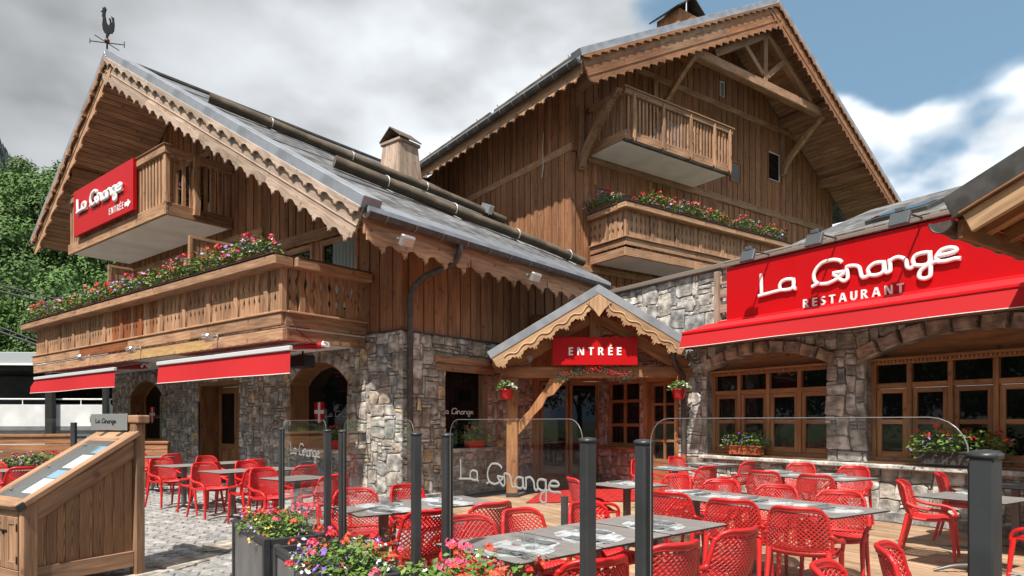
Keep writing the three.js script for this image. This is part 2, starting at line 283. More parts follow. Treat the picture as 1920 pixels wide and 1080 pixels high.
// vertical boards between u0 and u1; y limits are functions of u
function boards(parent, { u0, u1, bot, top, side = 'front', at = 0, mats = PLANK, wmin = 0.13, wmax = 0.21, proud = 0.02, thick = 0.024, holes = [], name = 'plank' }) {
  let u = u0, k = 0;
  while (u < u1 - 0.02) {
    const w = Math.min(rr(wmin, wmax), u1 - u), a = u + 0.003, b = u + w - 0.003, m = (a + b) / 2;
    let spans = [[bot(m), null]];
    const cuts = holes.filter((h) => b > h[0] + 0.02 && a < h[1] - 0.02).sort((p, q) => p[2] - q[2]);
    const segs = []; let yb = null;
    for (const h of cuts) { segs.push([yb, h[2]]); yb = h[3]; }
    segs.push([yb, null]);
    for (const [s0, s1] of segs) {
      const y0a = s0 ?? bot(a), y0b = s0 ?? bot(b), y1a = s1 ?? top(a), y1b = s1 ?? top(b);
      if (Math.max(y1a - y0a, y1b - y0b) < 0.05) continue;
      const c = 0.004, pts = [[a, y0a], [b, y0b], [b, Math.max(y1b, y0b + 0.01)], [a, Math.max(y1a, y0a + 0.01)]];
      const g = extrude(pts, thick, { z: at + (k % 2 ? proud : 0) + rr(0, 0.003), bevel: c, axis: 'y' });
      part(parent, name, turned(g, side), pick(mats));
    }
    u += w; k++;
  }
}
// rubble masonry: blocks packed on a fine grid, warped, each a bevelled stone
function stones(parent, { u0, u1, v0, v1, inside = () => true, side = 'front', at = 0, mats = STONE, weights = STONE_W, cell = 0.065, wmax = 7, hmax = 5, depth = 0.034, budget = 300, joint = 0.0055 }) {
  const nu = Math.max(1, Math.round((u1 - u0) / cell)), nv = Math.max(1, Math.round((v1 - v0) / cell)), cu = (u1 - u0) / nu, cv = (v1 - v0) / nv, occ = new Uint8Array(nu * nv), out = [];
  for (let j = 0; j < nv; j++) for (let i = 0; i < nu; i++) if (!inside(u0 + (i + 0.5) * cu, v0 + (j + 0.5) * cv)) occ[j * nu + i] = 1;
  const sd = Math.floor(rnd() * 1000), warp = (u, v) => {
    const eu = Math.min(u - u0, u1 - u), ev = Math.min(v - v0, v1 - v), f = smooth(0, 0.12, eu) , f2 = smooth(0, 0.12, ev);
    return [u + f * 0.15 * (fbm3(u * 2.6, v * 2.6, sd, 3) - 0.44), v + f2 * 0.15 * (fbm3(u * 2.3 + 40, v * 2.3, sd + 5, 3) - 0.44)];
  };
  for (let j = 0; j < nv; j++) for (let i = 0; i < nu; i++) {
    if (occ[j * nu + i]) continue;
    let w = 2 + Math.floor(Math.pow(rnd(), 1.1) * (wmax - 1)), h = 1 + Math.floor(Math.pow(rnd(), 0.95) * hmax); if (rnd() < 0.24) { h = 1; w = 2 + Math.floor(rnd() * 3); } if (w < h) w = h; if (w > 5 && h < 3) h = 3;
    let mw = 0; while (mw < w && i + mw < nu && !occ[j * nu + i + mw]) mw++; w = mw;
    let mh = 1; outer: while (mh < h && j + mh < nv) { for (let q = 0; q < w; q++) if (occ[(j + mh) * nu + i + q]) break outer; mh++; } h = mh;
    for (let a = 0; a < h; a++) for (let b = 0; b < w; b++) occ[(j + a) * nu + i + b] = 1;
    out.push([u0 + i * cu, u0 + (i + w) * cu, v0 + j * cv, v0 + (j + h) * cv]);
  }
  out.sort((a, b) => (b[1] - b[0]) * (b[3] - b[2]) - (a[1] - a[0]) * (a[3] - a[2]));
  const rest = new Map();
  out.forEach(([a, b, c, d], n) => {
    const g = turned(stoneBlock(a, b, c, d, warp, at, depth, joint), side), m = mats[weights ? weights[Math.floor(rnd() * weights.length)] % mats.length : Math.floor(rnd() * mats.length)];
    if (n < budget) part(parent, 'stone', g, m); else { if (!rest.has(m)) rest.set(m, []); rest.get(m).push(g); }
  });
  for (const [m, list] of rest) part(parent, 'small_stones', merge(list), m).userData.kind = 'stuff';
}
function stoneBlock(a, b, c, d, warp, at, depth, joint) {
  const w = b - a, h = d - c, m = Math.min(w, h), ring = [], rot = rr(-0.05, 0.05), mu = (a + b) / 2, mv = (c + d) / 2;
  const P = (u, v) => { const du = u - mu, dv = v - mv, q = warp(mu + du - dv * rot, mv + dv + du * rot); return [q[0] + rr(-1, 1) * 0.004, q[1] + rr(-1, 1) * 0.004]; };
  const j = joint + rr(0, 0.003), k = () => m * (rnd() < 0.3 ? rr(0.2, 0.42) : rr(0.03, 0.14)), A = a + j, B = b - j, C = c + j, Dd = d - j;
  const c1 = k(), c2 = k(), c3 = k(), c4 = k(), q = () => rr(0.5, 1.1);
  for (const p of [[A + c1 * q(), C], [(A + B) / 2, C + rr(-0.002, 0.008)], [B - c2 * q(), C], [B, C + c2 * q()], [B - rr(-0.002, 0.008), (C + Dd) / 2], [B, Dd - c3 * q()], [B - c3 * q(), Dd], [(A + B) / 2, Dd - rr(-0.002, 0.008)], [A + c4 * q(), Dd], [A, Dd - c4 * q()], [A + rr(-0.002, 0.008), (C + Dd) / 2], [A, C + c1 * q()]]) ring.push(P(...p));
  return lump(ring, at, depth * rr(0.6, 1.1), Math.min(0.011, Math.min(w, h) * 0.12));
}
function lump(ring, at, depth, bev) {   // a polygon raised from the plane z=at with a rough bevelled face
  let cu = 0, cv = 0; for (const p of ring) { cu += p[0] / ring.length; cv += p[1] / ring.length; }
  const tilt = [rr(-0.04, 0.04), rr(-0.04, 0.04)], n = ring.length, tris = [];
  const inner = ring.map((p) => { const dx = cu - p[0], dy = cv - p[1], l = Math.hypot(dx, dy) || 1, k = Math.min(bev * rr(0.6, 1.3), l * 0.4) / l, x = p[0] + dx * k, y = p[1] + dy * k; return [x, y, at + depth + (x - cu) * tilt[0] + (y - cv) * tilt[1] + rr(-0.003, 0.003)]; });
  const mid = ring.map((p) => [p[0], p[1], at + depth * 0.55]), base = ring.map((p) => [p[0], p[1], at - 0.01]), ctr = [cu, cv, at + depth + rr(0, 0.008)];
  for (let i = 0; i < n; i++) { const k = (i + 1) % n; tris.push([base[i], base[k], mid[k]], [base[i], mid[k], mid[i]], [mid[i], mid[k], inner[k]], [mid[i], inner[k], inner[i]], [inner[i], inner[k], ctr]); }
  return uvAlong(faces(tris), 'y');
}
// stones of a segmental arch over an opening
function archStones(parent, { cx, half, spring, rise, th = 0.24, n = 9, side = 'front', at = 0, depth = 0.06, mats = STONE }) {
  const R = (half * half + rise * rise) / (2 * rise), cy = spring + rise - R, a0 = Math.asin(half / R);
  for (let i = 0; i < n; i++) {
    const s0 = -a0 * 1.06 + 2.12 * a0 * i / n + 0.006, s1 = -a0 * 1.06 + 2.12 * a0 * (i + 1) / n - 0.006, ro = R + th * rr(0.85, 1.1), P = (s, r) => [cx + Math.sin(s) * r + rr(-0.006, 0.006), cy + Math.cos(s) * r + rr(-0.006, 0.006)];
    const ring = [P(s0, R), P((s0 + s1) / 2, R), P(s1, R), P(s1, (R + ro) / 2), P(s1, ro), P((s0 + s1) / 2, ro), P(s0, ro), P(s0, (R + ro) / 2)];
    part(parent, 'arch_stone', turned(lump(ring, at, depth * rr(0.8, 1.1), 0.015), side), pick(mats));
  }
  return { top: (u) => (Math.abs(u - cx) < half ? cy + Math.sqrt(R * R - (u - cx) ** 2) : spring), R, cy };
}
const archPts = (cx, half, spring, rise, n = 12) => { const R = (half * half + rise * rise) / (2 * rise), cy = spring + rise - R, a0 = Math.asin(half / R), o = []; for (let i = 0; i <= n; i++) { const s = a0 - 2 * a0 * i / n; o.push([cx + Math.sin(s) * R, cy + Math.cos(s) * R]); } return o; };
// carved fringe: top edge straight along x, lower edge cut in repeating drips
const DRIP = [[0, 0.46], [0.06, 0.43], [0.14, 0.46], [0.24, 0.56], [0.34, 0.64], [0.44, 0.67], [0.53, 0.65], [0.555, 0.82], [0.60, 0.74], [0.64, 1.0], [0.70, 0.78], [0.75, 0.90], [0.775, 0.66], [0.83, 0.54], [0.92, 0.48]];
function fringe(len, h, period, depth, x0 = 0, y0 = 0, z0 = 0) {
  const n = Math.max(1, Math.round(len / period)), p = len / n, pts = [[x0, y0]];
  for (let i = 0; i < n; i++) for (const q of DRIP) pts.push([x0 + (i + q[0]) * p, y0 - q[1] * h]);
  pts.push([x0 + len, y0 - DRIP[0][1] * h], [x0 + len, y0]);
  return extrude(pts.reverse(), depth, { z: z0, axis: 'x' });
}
// script lettering as bent tube; strokes in metres, 3.11 wide and 0.55 high
const SCRIPT = [[[.05, .55], [.06, .19]], [[0, .18], [.13, .19], [.42, .21], [.51, .2], [.62, .2], [.66, .24], [.67, .3], [.65, .35], [.54, .37], [.45, .35], [.41, .29], [.42, .22]], [[.66, .37], [.67, .21], [.71, .19]],
  [[1.48, .46], [1.44, .5], [1.33, .53], [1.17, .52], [1.07, .45], [1.02, .36], [1.03, .27], [1.07, .22], [1.14, .19], [1.26, .18], [1.4, .22], [1.47, .27], [1.54, .31], [1.34, .32], [1.39, .27], [1.45, .21], [1.52, .17], [1.57, .2], [1.57, .28], [1.56, .38], [1.69, .37], [1.75, .33], [1.77, .26], [1.78, .21], [1.81, .17], [1.88, .18], [1.9, .19], [1.99, .17], [2.07, .18], [2.11, .22], [2.11, .3], [2.1, .34], [1.99, .35], [1.92, .32], [1.88, .27], [1.9, .19]], [[.99, .17], [1.04, .19], [1.09, .21]],
  [[2.11, .36], [2.13, .21], [2.15, .18], [2.2, .19], [2.2, .28], [2.19, .37]], [[2.2, .33], [2.24, .36], [2.31, .37], [2.38, .34], [2.42, .29], [2.43, .22], [2.45, .19], [2.49, .18], [2.53, .21], [2.61, .19], [2.69, .19], [2.73, .23], [2.73, .3], [2.72, .35], [2.61, .36], [2.54, .34], [2.51, .28], [2.53, .21]],
  [[2.73, .37], [2.74, .18], [2.74, .07], [2.73, .02], [2.67, 0], [2.61, .02], [2.59, .06], [2.62, .13], [2.71, .18], [2.81, .21], [2.84, .2], [2.94, .19], [3.04, .2], [3.11, .19]], [[2.83, .28], [2.94, .28], [3.03, .29], [3.06, .31], [3.04, .34], [2.97, .36], [2.88, .35], [2.83, .3], [2.81, .25], [2.85, .2]]];
function script(width, r, x, y, z, { flat = 1, rs = 8 } = {}) {
  const k = width / 3.11;
  return merge(SCRIPT.map((s) => { const g = sweep(s.map((p) => [p[0] * k, p[1] * k, 0]), r, { seg: Math.max(2, (s.length - 1) * 3), rs, tension: 0.4 }); g.scale(1, 1, flat); g.translate(x, y, z); return g; }));
}
const font = await new FontLoader().loadAsync('fonts/droid/droid_sans_bold.typeface.json');
const fontLight = await new FontLoader().loadAsync('fonts/droid/droid_sans_regular.typeface.json');
function lettering(text, size, width, depth, x, y, z, f = font) {
  let g = new TextGeometry(text, { font: f, size, depth, curveSegments: 5, bevelEnabled: false }); g.computeBoundingBox(); const b = g.boundingBox;
  g.translate(-b.min.x, 0, 0); g.scale(width / (b.max.x - b.min.x), 1, 1); g.translate(x, y, z); return plain(g);
}
function spaced(text, size, width, depth, x, y, z, f = font) {   // letters set apart so that the word fills the width
  const L = [...text].map((c) => { const g = plain(new TextGeometry(c, { font: f, size, depth, curveSegments: 5, bevelEnabled: false })); g.computeBoundingBox(); return g; });
  const ws = L.map((g) => g.boundingBox.max.x - g.boundingBox.min.x), gap = (width - ws.reduce((a, b) => a + b, 0)) / (L.length - 1); let u = x; const out = [];
  L.forEach((g, i) => { g.translate(u - g.boundingBox.min.x, y, z); out.push(g); u += ws[i] + gap; });
  return out;
}
// ------------------------------------------------------------------ ground, hillside, paving, deck
reseed(101);
const ground = (x, z) => -0.12 * smooth(-9.6, -7.4, z) * (1 - smooth(-3.2, -1.6, x + (z + 7) * 0.4));
const hill = (x, z) => {
  const d = -z, m = smooth(-3, -24, x + d * 0.12);
  const near = Math.max(0, d - 34) * 0.40 * smooth(34, 60, d), far = Math.max(0, d - 150) * 0.50 * smooth(-0.60, -0.80, x / d);
  return m * (Math.min(near, 46) + far) * (0.86 + 0.28 * fbm3(x * 0.018, z * 0.018, 3, 4)) - 0.35;
};
{
  const nx = 90, nz = 90, pos = [], idx = [];
  for (let j = 0; j <= nz; j++) for (let i = 0; i <= nx; i++) { const x = -420 + 840 * i / nx, z = 120 - 760 * Math.pow(j / nz, 1.0); pos.push(x, z < -30 ? hill(x, z) : -0.35, z); }
  for (let j = 0; j < nz; j++) for (let i = 0; i < nx; i++) { const a = j * (nx + 1) + i; idx.push(a, a + 1, a + nx + 2, a, a + nx + 2, a + nx + 1); }
  const g = new THREE.BufferGeometry(); g.setAttribute('position', new THREE.Float32BufferAttribute(pos, 3)); g.setIndex(idx); g.computeVertexNormals();
  const u = []; for (let i = 0; i < pos.length; i += 3) u.push(pos[i], pos[i + 2]); g.setAttribute('uv', new THREE.Float32BufferAttribute(u, 2));
  structure('terrain', g, std({ map: noiseTex(0.22, 0.40, [0.85, 1, 0.6], 9, 8, 131), roughness: 1 }));
}
{
  const nx = 60, nz = 60, pos = [], uv = [], idx = [];
  for (let j = 0; j <= nz; j++) for (let i = 0; i <= nx; i++) { const x = -32 + 50 * i / nx, z = 6 - 36 * j / nz; pos.push(x, ground(x, z) - 0.03, z); uv.push(x, z); }
  for (let j = 0; j < nz; j++) for (let i = 0; i < nx; i++) { const a = j * (nx + 1) + i; idx.push(a, a + 1, a + nx + 2, a, a + nx + 2, a + nx + 1); }
  const g = new THREE.BufferGeometry(); g.setAttribute('position', new THREE.Float32BufferAttribute(pos, 3)); g.setAttribute('uv', new THREE.Float32BufferAttribute(uv, 2)); g.setIndex(idx); g.computeVertexNormals();
  const paved = structure('paved_ground', g, std({ map: noiseTex(0.28, 0.38, [1, 0.98, 0.95], 1.2, 8, 141), roughness: 1 }));
  // stone setts in running bond; the largest in view singly, the rest as one mass
  const pavTex = noiseTex(0.76, 0.96, [1, 0.995, 0.985], 0.5, 9, 143);
  const mats = [[0.38, 0.375, 0.37], [0.44, 0.435, 0.425], [0.33, 0.325, 0.325], [0.41, 0.395, 0.38], [0.48, 0.475, 0.465]].map((c) => std({ map: pavTex, bumpMap: stoneBump, bumpScale: 0.004, color: col(...c), roughness: 0.88 }));
  const W = 0.235, L = 0.145, geos = [0, 1, 2].map(() => { const k = () => rr(-0.006, 0.006), a = W / 2 - 0.005, b = L / 2 - 0.005, ring = [[-a + k(), -b + k()], [k(), -b + k()], [a + k(), -b + k()], [a + k(), b + k()], [k(), b + k()], [-a + k(), b + k()]]; const q = lump(ring, -0.025, 0.025, 0.012); q.rotateX(-Math.PI / 2); return q; });
  const list = [], rot = 14 * D, cs = Math.cos(rot), sn = Math.sin(rot);
  for (let j = -70; j < 70; j++) for (let i = -50; i < 50; i++) {
    const a = (i + (j % 2 ? 0.5 : 0)) * W + rr(-0.004, 0.004), b = j * L, x = -5 + a * cs + b * sn, z = -9.4 - a * sn + b * cs;
    const dx = x - 5.35, dz = z + 9.8, fx = dx * 0.549 + dz * 0.836, fz = -dx * 0.836 + dz * 0.549;          // restaurant frame
    const ex = x + 2.067, ez = z + 12.42, gx = ex * 0.780 + ez * 0.625, gz = -ex * 0.625 + ez * 0.780;      // left chalet frame
    if (z > -6.2 || z < -15.5 || fx > -2.2 || fx > -6 && fz < 4.7 || gz < 0.1 && gx < 0.2 || x < -11) continue;
    const px = 960 + x / -z * 1250, py = 790 - (0 - EYE) / -z * 1250;
    if (px < 250 || px > 800 || py > 1100) { if (px < -60 || px > 830 || py > 1140) continue; }
    list.push([x, z, (px > 262 && px < 440 ? 0 : 100) + -z]);
  }
  list.sort((a, b) => a[2] - b[2]);
  const rest = mats.map(() => []);
  list.forEach(([x, z], n) => {
    const mi = Math.floor(rnd() * mats.length), y = ground(x, z) + rr(-0.003, 0.003), ry = rot + (rnd() < 0.5 ? Math.PI : 0) + rr(-0.02, 0.02);
    if (n < 300) { const m = part(paved, 'paver', geos[n % 3], mats[mi]); m.position.set(x, y, z); m.rotation.y = ry; }
    else rest[mi].push([x, y, z, ry]);
  });
  rest.forEach((r, i) => { if (!r.length) return; const im = new THREE.InstancedMesh(geos[i % 3], mats[i], r.length); const mm = new THREE.Matrix4(); r.forEach((q, k) => im.setMatrixAt(k, mm.makeRotationY(q[3]).setPosition(q[0], q[1], q[2]))); im.name = 'distant_pavers'; im.userData.kind = 'stuff'; im.castShadow = im.receiveShadow = true; paved.add(im); });
  // pale kerb slabs beside the planter
  const slab = [[-3.98, -6.85], [-3.75, -7.7], [-3.55, -8.5]];
  for (const [x, z] of slab) { const m = part(paved, 'kerb_slab', cbox(0.42, 0.05, 0.80, 0, 0, 0, 0.012), std({ map: stoneTex, bumpMap: stoneBump, bumpScale: 0.005, color: col(0.50, 0.455, 0.40), roughness: 0.9 })); m.position.set(x, ground(x, z) - 0.008, z); m.rotation.y = -14 * D; }
}
{
  const deck = structure('wooden_deck', null); deck.position.set(...F3.pos); deck.rotation.y = F3.turn;
  part(deck, 'deck_base', merge([box(-2.3, 6.5, -0.14, -0.055, -0.5, 7.95, 0.005), box(-6.1, -2.32, -0.14, -0.055, -0.3, 4.65, 0.005)]), M.soil);
  const w = 0.138; let k = 0;
  const dm = PALEWOOD.map((m) => { const c = m.clone(); c.color.multiply(col(0.95, 0.99, 1.10)); return c; });
  for (let z = -0.32; z < 7.9; z += w) {
    let x = z < 4.6 ? -6.1 : -2.3; const cuts = [x]; const first = rr(1.2, 3.6); x += first; while (x < 6.4) { cuts.push(x); x += rr(2.6, 3.8); } cuts.push(6.5);
    for (let i = 0; i + 1 < cuts.length; i++) part(deck, 'deck_board', box(cuts[i] + 0.002, cuts[i + 1] - 0.002, -0.05, rr(-0.003, 0.001), z + 0.006, z + w - 0.006, 0.006, 'x'), pick(dm));
    k++;
  }
  single('floor_drain', 'round metal drain grate set in the deck near the stone wall', 'drain', merge([cyl(0.16, 0.16, 0.008, 0, 0, 0, 20), ...[-0.09, -0.03, 0.03, 0.09].map((q) => cbox(0.2, 0.006, 0.02, 0, 0.01, q, 0.002))]), M.darkmetal, F3.at(1.55, 0.004, 1.15), F3.turn);
  single('entrance_carpet', 'red carpet laid on the deck before the entrance door', 'carpet', extrude([[0.25, 12.15], [3.0, 12.55], [3.35, 13.6], [2.2, 15.3], [0.85, 15.3]], 0.008, { axis: 'y' }).rotateX(-Math.PI / 2), M.redcarpet, [0, 0.012, 0]);
}
// ------------------------------------------------------------------ shared joinery
const balusterShape = (w, h, k) => {   // sawn board with lobed edges
  const L = [], n = 22, e = (t) => { const a = Math.exp(-Math.pow((t - 0.30) / 0.085, 2)), b = Math.exp(-Math.pow((t - 0.66) / 0.10, 2)), c = Math.exp(-Math.pow((t - 0.48) / 0.05, 2)); return k === 0 ? 0.46 * a + 0.55 * b - 0.05 * c : k === 1 ? 0.30 * a + 0.40 * b : 0; };
  for (let i = 0; i <= n; i++) { const t = i / n; L.push([w / 2 * (1 - e(t)), t * h]); }
  const Rr = L.map(([x, y]) => [-x, y]).reverse();
  if (k === 2) { const S = []; for (let i = 0; i <= n; i++) { const t = i / n, s = 0.028 * Math.sin(t * 6.283 * 1.15 + 0.4) * Math.sin(t * 3.14159); S.push([w * 0.36 + s, t * h]); } return [...S, ...S.map(([x, y]) => [x - w * 0.72, y]).reverse()]; }
  return [...L, ...Rr];
};
function balusterRow(parent, { u0, u1, y, h, pitch, side = 'front', at, mats = WOOD, kinds = [0, 1, 1, 0, 1, 2], w, odd }) {
  const n = Math.round((u1 - u0) / pitch), p = (u1 - u0) / n, geos = {};
  for (let i = 0; i < n; i++) {
    const k = kinds[i % kinds.length]; geos[k] ||= [0, 1].map(() => { const g = extrude(balusterShape(w || p * 0.97, h, k), k === 2 ? 0.06 : 0.032, { axis: 'y' }); return turned(g, side); });
    const m = part(parent, 'baluster', geos[k][i % 2], odd && odd(u0 + i * p) ? pick(REDWOOD) : pick(mats)), u = u0 + (i + 0.5) * p;
    if (side === 'front') m.position.set(u, y, at); else if (side === 'right') m.position.set(at, y, -u); else m.position.set(at, y, u);
  }
}
function barRow(parent, { u0, u1, y, h, pitch, w, side = 'front', at, mats = WOOD, d = 0.035 }) {
  const n = Math.round((u1 - u0) / pitch), p = (u1 - u0) / n, g = [0, 1].map(() => turned(cbox(w, h, d, 0, h / 2, 0, 0.006), side));
  for (let i = 0; i < n; i++) { const m = part(parent, 'baluster', g[i % 2], pick(mats)), u = u0 + (i + 0.5) * p; if (side === 'front') m.position.set(u, y, at); else if (side === 'right') m.position.set(at, y, -u); else m.position.set(at, y, u); }
}
// a gable verge from (x0,y0) down to (x1,y1) in the plane z: boards, carved fringes, metal flashing
function verge(parent, { x0, y0, x1, y1, z, board = 0.42, f1 = 0.17, f2 = 0.26, period = 0.42, mats = GREYWOOD, flash = 0.13, metal = M.zinc }) {
  const len = Math.hypot(x1 - x0, y1 - y0), ang = Math.atan2(y1 - y0, x1 - x0), flip = x1 < x0;
  const put = (name, g, m) => { if (flip) g.applyMatrix4(new THREE.Matrix4().makeScale(1, 1, 1)); g.rotateZ(flip ? ang + Math.PI : ang); g.translate(flip ? x1 : x0, flip ? y1 : y0, flip ? z - 0.004 : z); return part(parent, name, g, m); };
  const n = Math.max(1, Math.round(len / 3.2));
  for (let i = 0; i < n; i++) {
    const a = len * i / n + 0.002, l = len / n - 0.004;
    put('bargeboard', box(a, a + l, -board, -0.03, 0, 0.045, 0.006, 'x'), pick(mats));
    put('lower_fringe', fringe(l, f2, period, 0.028, a, -board + 0.02, 0.045), pick(mats));
    put('upper_fringe', fringe(l, f1, period, 0.03, a, -0.05, 0.085), pick(mats));
  }
  put('groove_strip', box(0, len, -board + 0.10, -board + 0.125, 0.045, 0.062, 0.004, 'x'), pick(mats));
  put('verge_flashing', box(-0.02, len, -0.06, flash, -0.28, 0.095, 0.008, 'x'), metal);
  put('verge_lip', box(-0.02, len + 0.01, -0.075, -0.045, 0.085, 0.11, 0.005, 'x'), M.galv);
}
function gutterRun(parent, x, y, z0, z1, r, dir = 1, step = 0.62, mat = M.gutter) {   // half-round along z, open upward
  const n = 12, tris = [], ri = r - 0.006, A = (k, q) => [x + Math.cos(Math.PI + Math.PI * k / n) * q, y + Math.sin(Math.PI + Math.PI * k / n) * q];
  for (let k = 0; k < n; k++) for (const q of [r, ri]) { const a = A(k, q), b = A(k + 1, q); tris.push([[...a, z0], [...b, z0], [...b, z1]], [[...a, z0], [...b, z1], [...a, z1]]); }
  for (const z of [z0, z1]) for (let k = 0; k < n; k++) { const a = A(k, r), b = A(k + 1, r); tris.push([[x, y, z], [...a, z], [...b, z]]); }
  const g = merge([uvAlong(faces(tris), 'z'), rod([x + r * dir, y, z0], [x + r * dir, y, z1], 0.012, 6), sweep(Array.from({ length: 9 }, (_, k) => [...A(k * 1.5, r), z0]), 0.010, { seg: 12, rs: 6 })]);
  const gut = part(parent, 'gutter', g, mat);
  const hook = sweep(Array.from({ length: 9 }, (_, k) => [...A(k * 1.5, r + 0.006).map((v, i) => v - (i ? y : x)), 0]), 0.011, { seg: 10, rs: 5 });
  for (let z = Math.max(z0, z1) - 0.35; z > Math.min(z0, z1); z -= step) { const m = part(gut, 'gutter_hook', hook, M.hook); m.position.set(x, y, z); }
  return gut;
}
function paneWindow(parent, { x0, x1, y0, y1, z, cols = 1, rows = 1, fr = 0.06, mats = HONEY, d = 0.06, name = 'window', colw, rowh, glass = M.unlitroomglass, mun = 0.045, side = 'front' }) {
  const w = part(parent, name, turned(merge([box(x0, x0 + fr, y0, y1, z, z + d), box(x1 - fr, x1, y0, y1, z, z + d), box(x0 + fr, x1 - fr, y0, y0 + fr, z, z + d), box(x0 + fr, x1 - fr, y1 - fr, y1, z, z + d)]), side), pick(mats));
  const X = colw || Array.from({ length: cols + 1 }, (_, i) => x0 + fr + (x1 - x0 - 2 * fr) * i / cols), Y = rowh || Array.from({ length: rows + 1 }, (_, i) => y0 + fr + (y1 - y0 - 2 * fr) * i / rows);
  for (let i = 1; i + 1 < X.length; i++) part(w, 'mullion', turned(box(X[i] - mun / 2, X[i] + mun / 2, y0 + fr, y1 - fr, z + 0.005, z + d - 0.004, 0.005), side), pick(mats));
  for (let j = 1; j + 1 < Y.length; j++) for (let i = 0; i + 1 < X.length; i++) part(w, 'glazing_bar', turned(box(X[i] + (i ? mun / 2 : 0), X[i + 1] - (i + 2 < X.length ? mun / 2 : 0), Y[j] - mun / 2, Y[j] + mun / 2, z + 0.008, z + d - 0.008, 0.005), side), pick(mats));
  for (let j = 0; j + 1 < Y.length; j++) for (let i = 0; i + 1 < X.length; i++) part(w, 'pane', turned(box(X[i], X[i + 1], Y[j], Y[j + 1], z + 0.018, z + 0.026, 0.001), side), glass);
  return w;
}

